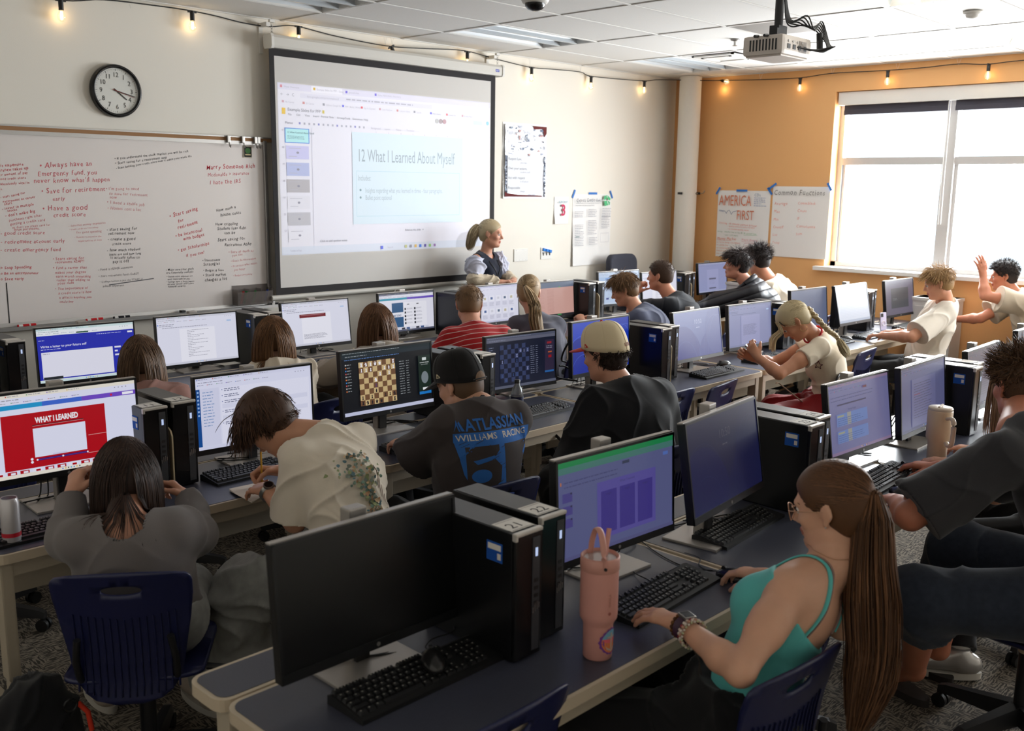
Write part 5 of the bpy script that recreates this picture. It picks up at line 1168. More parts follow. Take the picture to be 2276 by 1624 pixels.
KB = [(2.235, 1.545, .06, 'black keyboard under the hand of the turquoise-top girl'), (2.91, 1.70, .08, 'black keyboard in front of the dark navy 10:50 screen'), (3.87, 1.60, .05, 'black keyboard by the mouse hand of the big boy'), (5.4, 1.55, 0, 'black keyboard beyond the big boy in charcoal'),
    (1.20, 3.32, .03, 'black keyboard in front of the red slide screen'), (2.06, 3.45, .04, 'black keyboard behind the folded white paper'), (2.85, 3.31, .04, 'black keyboard below the brown chess board'), (3.72, 3.38, .06, 'black keyboard right of the cola bottle'), (5.36, 3.36, .0, 'black keyboard in front of the lilac-blue 10:50 screen'), (6.08, 3.42, .0, 'black keyboard at the elbow of the blonde girl'),
    (7.1, 3.42, .02, 'light-edged keyboard left of the glaring white screen'), (7.72, 3.40, .0, 'black keyboard under the hands of the fair-haired boy'), (8.5, 3.42, .05, 'black keyboard below the dark grey picture'), (3.2, 5.22, .0, 'black keyboard below the plain list document'), (6.45, 5.28, .05, 'black keyboard below the peach coloured page'), (8.0, 5.30, 0, 'black keyboard before the towers at the corner column'), (8.62, 5.3, 0, 'black keyboard below the last far-row monitor'), (2.2, 5.2, 0, 'black keyboard below the bright blue letter page'), (4.7, 5.25, 0, 'black keyboard below the smart goals slide')]
for x, y, a, lb in KB: clean_copy(kb0, (x, y, TZ), a, lb)
def mouse_mesh(mb, M, m1):
    n, q = 16, 7; vs = []
    for j in range(q+1):
        t = j/q*PI/2; r_ = math.cos(t)
        for i in range(n):
            a = 2*PI*i/n; y = .057*r_*math.sin(a); vs.append(((.031-.004*(math.sin(a) > .3))*r_*math.cos(a), y, .006+.03*math.sin(t)*(1-.18*(y/.057+.3)**2)))
    for i in range(n): a = 2*PI*i/n; vs.append((.029*math.cos(a), .055*math.sin(a), 0))
    k = (q+1)*n; fs = [(j*n+i, j*n+(i+1) % n, (j+1)*n+(i+1) % n, (j+1)*n+i) for j in range(q) for i in range(n)]+[(k+i, k+(i+1) % n, (i+1) % n, i) for i in range(n)]
    mb.add(vs, fs, m1, M, True)
mo = empty('computer_mouse', (1.455, 1.665, TZ+.028), 'black mouse resting on the keyboard of the switched-off monitor', 'mouse', 'black computer mice', -.5)
M_mouse = mat('mouse_shell', (26, 25, 26), .25)
m = MB(); mouse_mesh(m, None, M_mouse); m.build('shell', mo)
m = MB(); m.tube([(-.004, .03, .028), (.004, .03, .028)], .008, M_rubber, 14); m.build('scroll_wheel', mo)
m = MB(); m.tube(spline([(0, .055, .012), (.0, .085, .006), (.03, .13, .002), (.09, .16, .0), (.1, .22, .0)], 5), .0018, M_rubber, 6); o = m.build('cable', mo)
for x, y, a, lb, z in ((2.50, 1.475, .1, 'black mouse under the right hand of the turquoise-top girl', 0), (3.70, 1.47, -.6, 'black mouse at the desk edge near the elbow of the big boy', 0), (4.08, 1.585, .2, 'black mouse under the hand of the big boy', 0), (4.68, 3.29, .2, 'black mouse in front of the sticker tower beside the cream cap', 0), (5.66, 3.50, 1.2, 'black mouse between the 10:50 screen and the grey paragraph screen', 0), (7.37, 3.46, .4, 'black mouse left of the fair-haired boy', 0),
    (8.17, 3.35, .9, 'black mouse by the phone near the window', 0), (8.3, 5.3, .3, 'black mouse in front of the corner column towers', 0), (3.66, 5.28, .3, 'black mouse held by the student in the oatmeal hoodie', 0)):
    clean_copy(mo, (x, y, TZ+z), a, lb)

# ------------------------------------------------------------------ loose cables
def cable(pts, r_, label, name='cable_bundle', m_=None, loc=None):
    p0 = Vector(pts[0][0]); m = MB()
    for P in pts: m.tube([Vector(p)-p0 for p in spline(P, 6)], r_, m_ or M_rubber, 6)
    o = m.build(name); o.location = p0; return tag(o, label, 'cable', 'desk cables')
for a in MON+[(1.37, 1.78, .965)]:
    x, y, zc = a[0], a[1], a[2]; k = random.Random(int(x*100+y*1000)); lb = (a[6].replace('monitor', 'cables hanging behind the monitor', 1).replace('greyish 10:50 lock screen cables', 'cables') if len(a) > 3 else 'cables lying behind the switched-off black monitor')
    P = []
    for i in range(4):
        s_ = k.uniform(-1, 1); P.append([(x+.03*s_, y+.07, zc-.02), (x+.06*s_, y+.12, zc-.12), (x+.02+.09*s_, y+.12+k.uniform(-.03, .05), TZ+.012), (x+.16*s_, y+.1, TZ+.006+k.uniform(0, .02)), (x+.14+.1*s_, y+k.uniform(.02, .16), TZ+.005), (x+.05+.1*k.uniform(-1, 1), y+.2, TZ+.005)])
    lb = ' '.join(lb.split()[:16]); cable(P, .0026, lb)
cable([[(2.42, 2.0, TZ+.004), (2.4, 1.85, TZ+.004), (2.32, 1.72, TZ+.005), (2.27, 1.62, TZ+.02)], [(2.60, 1.95, TZ+.004), (2.5, 1.75, TZ+.004), (2.47, 1.62, TZ+.004), (2.49, 1.54, TZ+.012)]], .002, 'thin black cables crossing the desk seam behind the pink tumbler')
cable([[(2.6, 1.93, TZ+.02), (2.55, 1.96, TZ+.07), (2.5, 1.93, TZ+.02), (2.56, 1.9, TZ+.0), (2.62, 1.95, TZ+.05), (2.66, 1.98, TZ-.0)], [(2.58, 1.9, TZ+.01), (2.52, 1.95, TZ+.05), (2.48, 1.99, TZ+.01), (2.58, 1.97, TZ+.06), (2.63, 1.9, TZ+.005)]], .0035, 'tangle of pale blue and black cables left of the dark 10:50 monitor', m_=mat('pale_blue_cable', (120, 146, 190), .4))
cable([[(3.62, 3.35, TZ), (3.6, 3.12, TZ-.1), (3.56, 3.02, .5), (3.62, 3.0, .38), (3.7, 3.05, .5), (3.72, 3.2, .62)]], .008, 'thick black cable loop hanging under the desk beside the cola bottle')
cable([[(4.36, 3.72, 1.0), (4.31, 3.70, 1.03), (4.30, 3.74, .97), (4.32, 3.78, .90), (4.36, 3.78, .88)], [(4.28, 3.76, .87), (4.33, 3.76, .86), (4.4, 3.74, .82)], [(4.28, 3.78, .80), (4.34, 3.77, .78), (4.4, 3.72, .77)]], .006, 'thick black cable loops left of the vivid blue screen')
cable([[(7.4, 3.66, .98), (7.36, 3.66, .9), (7.38, 3.68, .8), (7.34, 3.64, .86), (7.33, 3.66, .98)], [(7.38, 3.68, 1.0), (7.32, 3.7, .85), (7.36, 3.7, .76), (7.4, 3.7, .9)], [(7.36, 3.66, 1.02), (7.4, 3.64, .92), (7.35, 3.62, .78)]], .004, 'knotted black cables hanging left of the glaring white screen')
# ------------------------------------------------------------------ figures: one blended surface per body
V = lambda *a: np.array(a, dtype=np.float64)
def nrm(v): v = np.asarray(v, float); return v/max(np.linalg.norm(v), 1e-9)
class Fld:
    def __init__(s, lo, hi, h):
        s.h = h; s.lo = np.array(lo, float)-3*h; n = np.ceil((np.array(hi)-s.lo)/h).astype(int)+4
        s.ax = [(s.lo[i]+h*np.arange(n[i])).astype(np.float32) for i in range(3)]; s.F = np.full(n, 0.5, np.float32)
    def sl(s, lo, hi):
        a = np.maximum(np.floor((lo-s.lo)/s.h).astype(int), 0); b = np.minimum(np.ceil((hi-s.lo)/s.h).astype(int)+1, s.F.shape)
        if (b <= a).any(): return None
        q = tuple(slice(a[i], b[i]) for i in range(3))
        return q, s.ax[0][q[0]][:, None, None], s.ax[1][q[1]][None, :, None], s.ax[2][q[2]][None, None, :]
    def dist(s, p, inf, pad):
        t = p[0]
        if t == 'c':
            _, a, b, ra, rb = p[:5]; a = np.asarray(a, float); b = np.asarray(b, float); ra += inf; rb += inf; m_ = max(ra, rb)+pad
            r = s.sl(np.minimum(a, b)-m_, np.maximum(a, b)+m_)
            if r is None: return None
            q, X, Y, Z = r; d = b-a; L = max(float(d@d), 1e-10)
            t_ = np.clip(((X-a[0])*d[0]+(Y-a[1])*d[1]+(Z-a[2])*d[2])/L, 0, 1)
            D = np.sqrt((X-a[0]-t_*d[0])**2+(Y-a[1]-t_*d[1])**2+(Z-a[2]-t_*d[2])**2)-(ra+(rb-ra)*t_)
            if len(p) > 5 and p[5]:   # flat cut at b
                e = nrm(d); D = np.maximum(D, (X-b[0])*e[0]+(Y-b[1])*e[1]+(Z-b[2])*e[2])
            return q, D
        _, c, R, rad = p[:4]; c = np.asarray(c, float); rad = np.asarray(rad, float)+inf; m_ = rad.max()+pad
        r = s.sl(c-m_, c+m_)
        if r is None: return None
        q, X, Y, Z = r; x, y, z = X-c[0], Y-c[1], Z-c[2]; R = np.asarray(R, float)
        l = [(x*R[i][0]+y*R[i][1]+z*R[i][2]) for i in range(3)]
        k0 = np.sqrt(sum((l[i]/rad[i])**2 for i in range(3))); k1 = np.sqrt(sum((l[i]/rad[i]**2)**2 for i in range(3)))+1e-6
        return q, k0*(k0-1)/k1
    def add(s, p, inf=0.0, k=0.02):
        r = s.dist(p, inf, k+2*s.h)
        if r is None: return
        q, D = r; A = s.F[q]; h = np.maximum(k-np.abs(A-D), 0)/k if k > 0 else 0
        s.F[q] = np.minimum(A, D)-h*h*k*.25
    def cut(s, p, inf=0.0, k=0.004):
        r = s.dist(p, inf, .03)
        if r is None: return
        q, D = r; A = s.F[q]; D = -D; h = np.maximum(k-np.abs(A-D), 0)/k; s.F[q] = np.maximum(A, D)+h*h*k*.25
    def plane(s, o, n, k=0.003):
        """keep the side the normal points away from"""
        D = ((s.ax[0][:, None, None]-o[0])*n[0]+(s.ax[1][None, :, None]-o[1])*n[1]+(s.ax[2][None, None, :]-o[2])*n[2]).astype(np.float32)
        h = np.maximum(k-np.abs(s.F-D), 0)/k; s.F = np.maximum(s.F, D)+h*h*k*.25
    def mesh(s):
        F = s.F; B = F < 0; nx, ny, nz = F.shape
        c = B[:-1, :-1, :-1].astype(np.int8)
        tot = sum(B[i:nx-1+i, j:ny-1+j, k:nz-1+k].astype(np.int8) for i in (0, 1) for j in (0, 1) for k in (0, 1))
        act = (tot > 0) & (tot < 8); I, J, K = np.nonzero(act); n = len(I)
        if n == 0: return np.zeros((0, 3)), np.zeros((0, 4), int)
        idx = np.full(act.shape, -1, np.int32); idx[I, J, K] = np.arange(n)
        cor = [(a, b, c_) for a in (0, 1) for b in (0, 1) for c_ in (0, 1)]; val = np.stack([F[I+a, J+b, K+c_] for a, b, c_ in cor], 1)
        P = np.zeros((n, 3)); cnt = np.zeros(n)
        for u in range(8):
            for v in range(u+1, 8):
                if sum(abs(cor[u][t]-cor[v][t]) for t in range(3)) != 1: continue
                fu, fv = val[:, u], val[:, v]; m = (fu < 0) != (fv < 0); t = np.where(m, fu/np.where(m, fu-fv, 1), 0)
                for d in range(3): P[:, d] += np.where(m, cor[u][d]+(cor[v][d]-cor[u][d])*t, 0)
                cnt += m
        P = P/cnt[:, None]+np.stack([I, J, K], 1); P = P*s.h+s.lo; fs = []
        for ax in range(3):
            sh = [slice(0, None)]*3; A = np.take(B, range(B.shape[ax]-1), ax); Cc = np.take(B, range(1, B.shape[ax]), ax); E = np.argwhere(A != Cc)
            o1, o2 = [(1, 2), (2, 0), (0, 1)][ax]
            E = E[(E[:, o1] > 0) & (E[:, o2] > 0) & (E[:, o1] < F.shape[o1]-1) & (E[:, o2] < F.shape[o2]-1)]
            if not len(E): continue
            def g(d1, d2): Q = E.copy(); Q[:, o1] += d1; Q[:, o2] += d2; return idx[Q[:, 0], Q[:, 1], Q[:, 2]]
            q = np.stack([g(-1, -1), g(0, -1), g(0, 0), g(-1, 0)], 1); ins = A[E[:, 0], E[:, 1], E[:, 2]]
            q[~ins] = q[~ins][:, ::-1]; q = q[(q >= 0).all(1)]; fs.append(q)
        return P, np.concatenate(fs)
def np_mesh(name, P, Fq, mats, parent, org, matidx=None, smooth=True, label=None, attr=None):
    me = bpy.data.meshes.new(name); P = np.asarray(P)-np.asarray(org); n = len(P); k = Fq.shape[1]
    me.vertices.add(n); me.vertices.foreach_set('co', P.astype(np.float32).ravel()); me.loops.add(len(Fq)*k); me.loops.foreach_set('vertex_index', Fq.astype(np.int32).ravel())
    me.polygons.add(len(Fq)); me.polygons.foreach_set('loop_start', np.arange(0, len(Fq)*k, k, dtype=np.int32))
    for m in mats: me.materials.append(m)
    if matidx is not None: me.polygons.foreach_set('material_index', matidx.astype(np.int32))
    me.update(calc_edges=True); me.polygons.foreach_set('use_smooth', [smooth]*len(Fq))
    if attr is not None: a = me.attributes.new('tint', 'FLOAT', 'POINT'); a.data.foreach_set('value', attr.astype(np.float32))
    me.validate()
    o = bpy.data.objects.new(name, me); COL.objects.link(o)
    if parent: o.parent = parent
    if label: o['label'] = label
    return o
def folds(P, Nn, amp, seed, f=14.0):
    """cloth creases: warped ridges pushed along the normal"""
    r = np.random.RandomState(seed); d = np.zeros(len(P)); w = P+.03*np.sin(P[:, [1, 2, 0]]*17+seed)+.02*np.sin(P[:, [2, 0, 1]]*31)
    for i in range(4):
        k = r.normal(size=3)*V(1, 1, .7); k = k/np.linalg.norm(k)*f*r.uniform(.7, 1.9); d += 1.5*(1-np.abs(np.sin(w@k+r.uniform(0, 6))))**3*np.clip(np.sin(w@r.normal(size=3)*7+i)+.3, 0, 1)
    return P+Nn*(amp*(d-.5))[:, None]
def normals(P, Fq):
    a, b, c, d = (P[Fq[:, i]] for i in range(4)); n = np.cross(c-a, d-b); N = np.zeros_like(P)
    for i in range(4): np.add.at(N, Fq[:, i], n)
    return N/np.maximum(np.linalg.norm(N, axis=1), 1e-9)[:, None]
def mat_skin(name, col):
    m = mat(name, col, .48, spec=.4, bump=.12, bscale=380, bdist=.0008, var=.05, vscale=14); b = m.node_tree.nodes['Principled BSDF']
    b.inputs['Subsurface Weight'].default_value = .12; b.inputs['Subsurface Radius'].default_value = (.8, .3, .2); b.inputs['Subsurface Scale'].default_value = .012
    return m
def mat_hair(name, col, col2=None):
    if name in MATS: return MATS[name]
    m = bpy.data.materials.new(name); m.use_nodes = True; nt = m.node_tree; b = nt.nodes['Principled BSDF']; b.inputs['Roughness'].default_value = .5; b.inputs['Specular IOR Level'].default_value = .28
    at = nt.nodes.new('ShaderNodeAttribute'); at.attribute_name = 'tint'; mx = nt.nodes.new('ShaderNodeMix'); mx.data_type = 'RGBA'
    nt.links.new(at.outputs['Fac'], mx.inputs[0]); mx.inputs[6].default_value = (*[c*.62 for c in lin(col)], 1); mx.inputs[7].default_value = (*lin(col2 or tuple(min(255, int(c*1.18+6)) for c in col)), 1)
    nt.links.new(mx.outputs[2], b.inputs['Base Color']); MATS[name] = m; return m
def cloth(name, col, **k):
    k.setdefault('rough', .85); k.setdefault('bump', .35); k.setdefault('bscale', 420); k.setdefault('bdist', .0012); k.setdefault('spec', .2); k.setdefault('sheen', .15)
    return mat(name, col, **k)
def ik(S_, W_, l1, l2, pole):
    d = W_-S_; D = np.linalg.norm(d)
    if D > (l1+l2)*.995: D = (l1+l2)*.995
    e = nrm(d); a = (l1*l1-l2*l2+D*D)/(2*D); h = math.sqrt(max(l1*l1-a*a, 0)); p = pole-e*(pole@e); return S_+e*a+nrm(p)*h
def hand_prims(W_, d, n, side, curl=.35, s=1.0, pinch=False):
    d = nrm(d); n = nrm(n-d*(n@d)); t = np.cross(d, n)*(1 if side == 'R' else -1); out = []; kn = []
    for i in range(4):
        b = W_+(d*[.087, .09, .086, .078][i]+t*[.028, .0095, -.009, -.0265][i]-n*[.0, .003, .002, -.002][i])*s; kn.append(b)
        out.append((('c', W_+(d*.012+t*[.014, .005, -.005, -.013][i])*s, b, .0135*s, .0108*s), .014))
        c = curl*(1+.12*i); dd = nrm(d+t*[.10, .03, -.05, -.13][i]); a = c*.7; q = b
        for j, (L, r0, r1) in enumerate(((.043, .0098, .0086), (.027, .0086, .0078), (.021, .0078, .0066))):
            L *= [.95, 1.05, 1.0, .82][i]*s; v = dd*math.cos(a)+n*math.sin(a); e = q+v*L; out.append((('c', q, e, r0*s, r1*s), .004 if j else .007)); q = e; a += c*(1.15 if j == 0 else .8)
    b = W_+(d*.02+t*.022+n*.006)*s; e = b+(d*.030+t*.026+n*.012)*s; out.append((('c', b, e, .0145*s, .012*s), .012))
    v = nrm(d*.85+t*(.35 if not pinch else .05)+n*(.25+curl*.5)); f = e+v*.032*s; out.append((('c', e, f, .0108*s, .0095*s), .006)); v = nrm(v+n*curl*.5-t*.15*(1 if curl > .3 else 0)); out.append((('c', f, f+v*.026*s, .0094*s, .0078*s), .004))
    return out
PEOPLE = {}
def person(key, label, H, look, P, N, sh=0.0, arms=None, female=False, size=1.0, skin=(206, 158, 132), hair=None, top=None, pants=None, legs=None, h=.006, hb=None, standing=False, shoes=None, socks=None, bare=None, jaw=1.0, rk=1.0, facing=0.0, eyes=True, lids=False):
    H = V(*H); P = V(*P); N = V(*N); org = V(P[0], P[1], 0); root = empty('person', tuple(org), label, 'person')
    yw, pt_, rl = (math.radians(a) for a in look)
    f = V(-math.sin(yw)*math.cos(pt_), math.cos(yw)*math.cos(pt_), math.sin(pt_)); r0 = V(math.cos(yw), math.sin(yw), 0); u0 = np.cross(r0, f); r = r0*math.cos(rl)+u0*math.sin(rl); u = -r0*math.sin(rl)+u0*math.cos(rl)
    hs = (.97 if female else 1.0)*(size**.5)
    hp = lambda x, y, z: H+(r*x+f*y+u*z)*hs
    RH = [r, f, u]; M_skin_ = mat_skin('skin_%d_%d_%d' % skin, skin)
    sa = math.radians(sh); s = V(math.cos(sa), math.sin(sa), 0); fa = math.radians(facing); sp_ = V(math.cos(fa), math.sin(fa), 0); fb = V(-math.sin(fa), math.cos(fa), 0)
    # spine
    T0, T2 = P, N; L = np.linalg.norm(N-P); fr = nrm(V(-s[1], s[0], 0)); T1 = P+V(0, 0, L*.5)-fr*.02
    def Sp(t): return (1-t)**2*T0+2*t*(1-t)*T1+t*t*T2
    def Rt(t): uu = nrm(2*(1-t)*(T1-T0)+2*t*(T2-T1)); sx = nrm(sp_*(1-t)+s*t); ff = nrm(np.cross(uu, sx)); sx = np.cross(ff, uu); return [sx, ff, uu]
    g = size; tor = []
    E = lambda t, rad, off=(0, 0, 0): ('e', Sp(t)+sum(off[i]*Rt(t)[i] for i in range(3))*g, Rt(t), tuple(q*g for q in rad))
    fm = female
    tor += [(E(.06, (.168, .125, .12) if not fm else (.172, .125, .12)), .05), (E(.32, (.142, .108, .14) if not fm else (.12, .092, .13)), .06), (E(.58, (.158, .112, .15) if not fm else (.132, .098, .13)), .06), (E(.71, (.16, .100, .115) if not fm else (.138, .09, .10)), .05)]
    if fm: tor += [(E(.60, (.055, .052, .058), (-.06, .078, .0)), .03), (E(.60, (.055, .052, .058), (.06, .078, 0)), .03)]
    shw = (.158 if not fm else .138)*g; R9 = Rt(.92); C9 = Sp(.855)+R9[1]*.012
    ShL, ShR = C9-s*shw-R9[2]*.0, C9+s*shw-R9[2]*.0
    tor += [(('c', ShL, ShR, .052*g if not fm else .042*g, .052*g if not fm else .042*g), .04), (('c', N-R9[2]*.045, C9-s*shw*.75, .048*g if not fm else .036*g, .04*g if not fm else .03*g), .05), (('c', N-R9[2]*.045, C9+s*shw*.75, .048*g if not fm else .036*g, .04*g if not fm else .03*g), .05)]
    neck_b = N+R9[1]*.022-R9[2]*.01; neck_t = hp(0, -.018, -.07); nr = (.058 if not fm else .047)*g
    neck = [(('c', neck_b, neck_t, nr*1.06, nr*.96), .03)]
    # arms
    l1, l2 = ((.285, .255) if not fm else (.262, .235)); l1 *= g; l2 *= g; A = {}
    for side, S_, sg_ in (('L', ShL, -1), ('R', ShR, 1)):
        a = (arms or {}).get(side, {}); W_ = V(*a['w']) if 'w' in a else S_+s*sg_*.05+fr*.2+V(0, 0, -.38)
        El = V(*a['e']) if 'e' in a else ik(S_, W_, l1, l2, V(*a['pole']) if 'pole' in a else V(*(s*sg_*.5-fr*.25))+V(0, 0, -1))
        if np.linalg.norm(El-S_) > l1*1.25: El = S_+nrm(El-S_)*l1*1.25
        if np.linalg.norm(W_-El) > l2*1.2: W_ = El+nrm(W_-El)*l2*1.2
        d = V(*a['d']) if 'd' in a else W_-El; n = V(*a['n']) if 'n' in a else V(0, 0, -1); A[side] = (S_, El, W_, nrm(d), n, a.get('curl', .4), a.get('pinch', False))
    ra = [.052, .043, .043, .036, .027] if not fm else [.043, .036, .036, .03, .0225]
    ra = [q*g for q in ra]; armp = {}
    for side in 'LR':
        S_, El, W_, d, n, cu, pn = A[side]; m_ = El+(W_-El)*.3
        armp[side] = [(('c', S_, S_+(El-S_)*.5, ra[0]*1.08, ra[0]), .03), (('c', S_+(El-S_)*.4, El, ra[0], ra[1]*.93), .03), (('c', El, m_, ra[2]*.9, ra[2]), .02), (('c', m_, W_, ra[2], ra[4]), .02)]
    hands = {q: hand_prims(A[q][2], A[q][3], A[q][4], q, A[q][5], (1.0 if not fm else .9)*g**.5, A[q][6]) for q in 'LR'}
    for q in 'LR': armp[q].append((('c', A[q][2]-A[q][3]*.02, A[q][2]+A[q][3]*.025, ra[4]*.96, .02*g**.5), .015))
    # head
    j = jaw; head = [(('e', hp(0, -.012, .035), RH, (.076*hs, .095*hs, .083*hs)), .0), (('e', hp(0, .018, -.028), RH, (.062*hs, .072*hs, .082*hs)), .03), (('e', hp(0, .03, -.078), RH, (.044*hs*j, .046*hs, .034*hs*j)), .03),
        (('c', hp(-.05, -.005, -.06), hp(-.02, .05, -.09), .016*hs*j, .014*hs*j), .03), (('c', hp(.05, -.005, -.06), hp(.02, .05, -.09), .016*hs*j, .014*hs*j), .03),
        (('c', hp(-.033, .078, .021), hp(.033, .078, .021), .0115*hs, .0115*hs), .016), (('e', hp(-.04, .058, -.022), RH, (.02*hs, .02*hs, .018*hs)), .02), (('e', hp(.04, .058, -.022), RH, (.02*hs, .02*hs, .018*hs)), .02)]
    nose = [(('c', hp(0, .086, .012), hp(0, .107, -.027), .0075*hs, .0105*hs), .010), (('e', hp(-.0115, .093, -.033), RH, (.0085, .010, .0075)), .007), (('e', hp(.0115, .093, -.033), RH, (.0085, .010, .0075)), .007),
        (('e', hp(0, .088, -.056), RH, (.021*hs, .0105*hs, .0065*hs)), .006), (('e', hp(0, .085, -.068), RH, (.018*hs, .011*hs, .0075*hs)), .006), (('e', hp(0, .073, -.095), RH, (.02*hs, .018*hs, .016*hs)), .018)]
    ears = []
    for q in (-1, 1):
        ears += [(('e', hp(q*.078, -.012, .0), [nrm(r+f*.35*q), nrm(f-r*.35*q), u], (.0075, .0185, .027)), .006), (('c', hp(q*.081, -.02, .02), hp(q*.079, -.022, -.008), .0055, .0055), .005), (('e', hp(q*.076, -.006, -.03), RH, (.006, .009, .011)), .006)]
    # legs
    hipw = .092*g; Lg = []
    if legs is None:
        kz = .50 if not standing else .5
        for q in (-1, 1):
            hp_ = P+sp_*hipw*q-V(0, 0, .0)
            if standing: kn = hp_+fb*.02+V(0, 0, -(P[2]-.5)); an = kn-fb*.03+V(0, 0, -.41)
            else: kn = hp_+fb*.42+sp_*.05*q+V(0, 0, -(P[2]-.50)); an = kn-fb*.04+V(0, 0, -.41)
            Lg.append((kn, an, fb))
    else: Lg = [(V(*a), V(*b), nrm(V(*c))) for a, b, c in legs]
    legp = []
    for q, (kn, an, to) in zip((-1, 1), Lg):
        hp_ = P+sp_*hipw*q; k_ = 1.0 if not fm else .92
        legp.append([(('c', hp_, kn, .088*g*k_, .058*g*k_), .03), (('c', kn, kn+(an-kn)*.35, .056*g*k_, .054*g*k_), .02), (('c', kn+(an-kn)*.35, an, .054*g*k_, .034*g*k_), .02), (('c', an, an+to*.13-V(0, 0, an[2]-.035), .034*g, .028*g), .02)])
    # ---- body mesh
    pts = np.array([hp(0, 0, .13), hp(0, .12, -.12), P+sp_*.2, P-sp_*.2, P-fb*.17-V(0, 0, .12), P+fb*.17, ShL, ShR, hp(0, -.13, 0), N-fr*.1]+[A[q][i] for q in 'LR' for i in (0, 1, 2)]+[A[q][2]+A[q][3]*.2 for q in 'LR'])
    hb_ = h; legs_in = [q for i, lg in enumerate(legp) if (bare and i in bare) for q in lg]
    if bare: pts = np.vstack([pts]+[np.array([Lg[i][0], Lg[i][1]-V(0, 0, .08), Lg[i][1]+Lg[i][2]*.2]) for i in bare])
    F1 = Fld(pts.min(0)-.09, pts.max(0)+.09, hb_)
    for q, k in tor+neck: F1.add(q, 0, k)
    for side in 'LR':
        for q, k in armp[side]: F1.add(q, 0, k)
    for i_, (q, k) in enumerate(legs_in): F1.add(q, -.026 if i_ % 4 == 0 else 0, k)
    F2 = Fld((H-.17), (H+.17), min(h, .005) if False else hb_)
    for q, k in head: F1.add(q, 0, k)
    for q in (-1, 1): F1.cut(('e', hp(q*.031, .100, .002), RH, (.019*hs, .016*hs, .0135*hs)), 0, .012)
    for q, k in nose+ears: F1.add(q, 0, k)
    for side in 'LR':
        for q, k in hands[side]: F1.add(q, 0, k)
    Pm, Fm = F1.mesh(); lipc = hp(0, .093, -.062); cen = (Pm[Fm[:, 0]]+Pm[Fm[:, 2]])/2
    loc = np.stack([(cen-lipc)@r/.024, (cen-lipc)@f/.022, (cen-lipc)@u/.0125], 1); mi = ((loc**2).sum(1) < 1).astype(int)
    lipcol = tuple(int(c) for c in (skin[0]*.86, skin[1]*.66, skin[2]*.66)); body = np_mesh('body', Pm, Fm, [M_skin_, mat('lips_%d_%d' % skin[:2], lipcol, .4)], root, org, mi)
    if eyes:
        em = MB(); Mi = Matrix([[*V(r[0], f[0], u[0]), H[0]-org[0]], [*V(r[1], f[1], u[1]), H[1]-org[1]], [*V(r[2], f[2], u[2]), H[2]-org[2]], [0, 0, 0, 1]])
        for q in (-1, 1):
            if not lids:
                m2 = MB(); m2.lathe([(0, .0115), (.006, .0098), (.0098, .006), (.0115, 0), (.0098, -.006), (.006, -.0098), (0, -.0115)], mat('eye_white', (226, 220, 214), .2), Mi @ T(q*.031*hs, .0765*hs, .001) @ Rx(-PI/2), 16)
                m2.lathe([(0, .01195), (.0035, .0115), (.0058, .0102)], mat('iris_dark', (58, 42, 34), .15), Mi @ T(q*.031*hs, .0765*hs, .001) @ Rx(-PI/2), 14); m2.build('eye', root, True)
            m3 = MB(); bc = hair['brow'] if hair and 'brow' in hair else (70, 50, 38)
            m3.tube([Mi @ Vector((q*x*hs, y*hs, z*hs)) for x, y, z in ((.014, .0885, .022), (.028, .0885, .0265), (.042, .077, .0255), (.05, .068, .02))], .0032, flat(bc), 6, r1=.0012, flatk=.8); m3.build('eyebrow', root, True)
            m4 = MB(); m4.tube([Mi @ Vector((q*x*hs, y*hs, z*hs)) for x, y, z in ((.019, .086, -.0 if not lids else -.004), (.027, .0895, .0065 if not lids else -.006), (.037, .087, .006 if not lids else -.006), (.045, .08, .0))], .0014, flat((40, 30, 26)), 5); m4.build('eyelashes', root, True)
    # ---- shirt
    if top:
        t = top; inf = t.get('inf', .014); F3 = Fld(pts.min(0)-.1, pts.max(0)+.1, h); sl = t.get('sleeve', .6)
        for q, k in tor: F3.add(q, inf, k+.01)
        if t.get('loose'): F3.add(E(.2, (.162, .122, .15), (0, .01, 0)), inf*.6, .05); F3.add(E(.48, (.162, .112, .14), (0, .01, 0)), inf*.6, .05)
        for side in 'LR':
            S_, El, W_ = A[side][:3]; up = El-S_; sr = t.get('srad', 1.25)
            if sl <= 0: continue
            if sl < 1: F3.add(('c', S_, S_+up*sl, ra[0]*1.12, ra[0]*sr, True), inf, .03)
            else:
                F3.add(('c', S_, El, ra[0]*1.1, ra[1]*sr), inf, .03); F3.add(('c', El, El+(W_-El)*min(sl-1, 1)*.97, ra[1]*sr, (ra[4]*1.35 if sl > 1.8 else ra[2]*sr), True), inf*.8, .025)
            if 'puff' in t: F3.add(('e', S_+up*.35, [s, fr, V(0, 0, 1)], (.085, .085, .1)), 0, .03)
        hem = t.get('hem', -.02); Rh = Rt(0); F3.plane(Sp(max(hem, 0))+V(0, 0, min(hem, 0)*.5*2), -nrm(Rh[2]*.6+V(0, 0, .6)))
        nk = t.get('neck', .010); nd = nrm(neck_t-neck_b); F3.cut(('c', neck_b-nd*t.get('ndrop', .0)+R9[1]*t.get('nfwd', .0), neck_b+nd*.2, nr+nk, nr+nk+.02), 0, .004)
        if t.get('scoop'): F3.cut(('e', N+R9[1]*.0-R9[2]*t['scoop'][1]*.3, R9, (t['scoop'][0], .2, t['scoop'][1])), 0, .004)
        for cc in t.get('cuts', []): F3.cut(cc(locals()), 0, .004)
        for cc in t.get('planes', []): o__, n__ = cc(locals()); F3.plane(o__, n__)
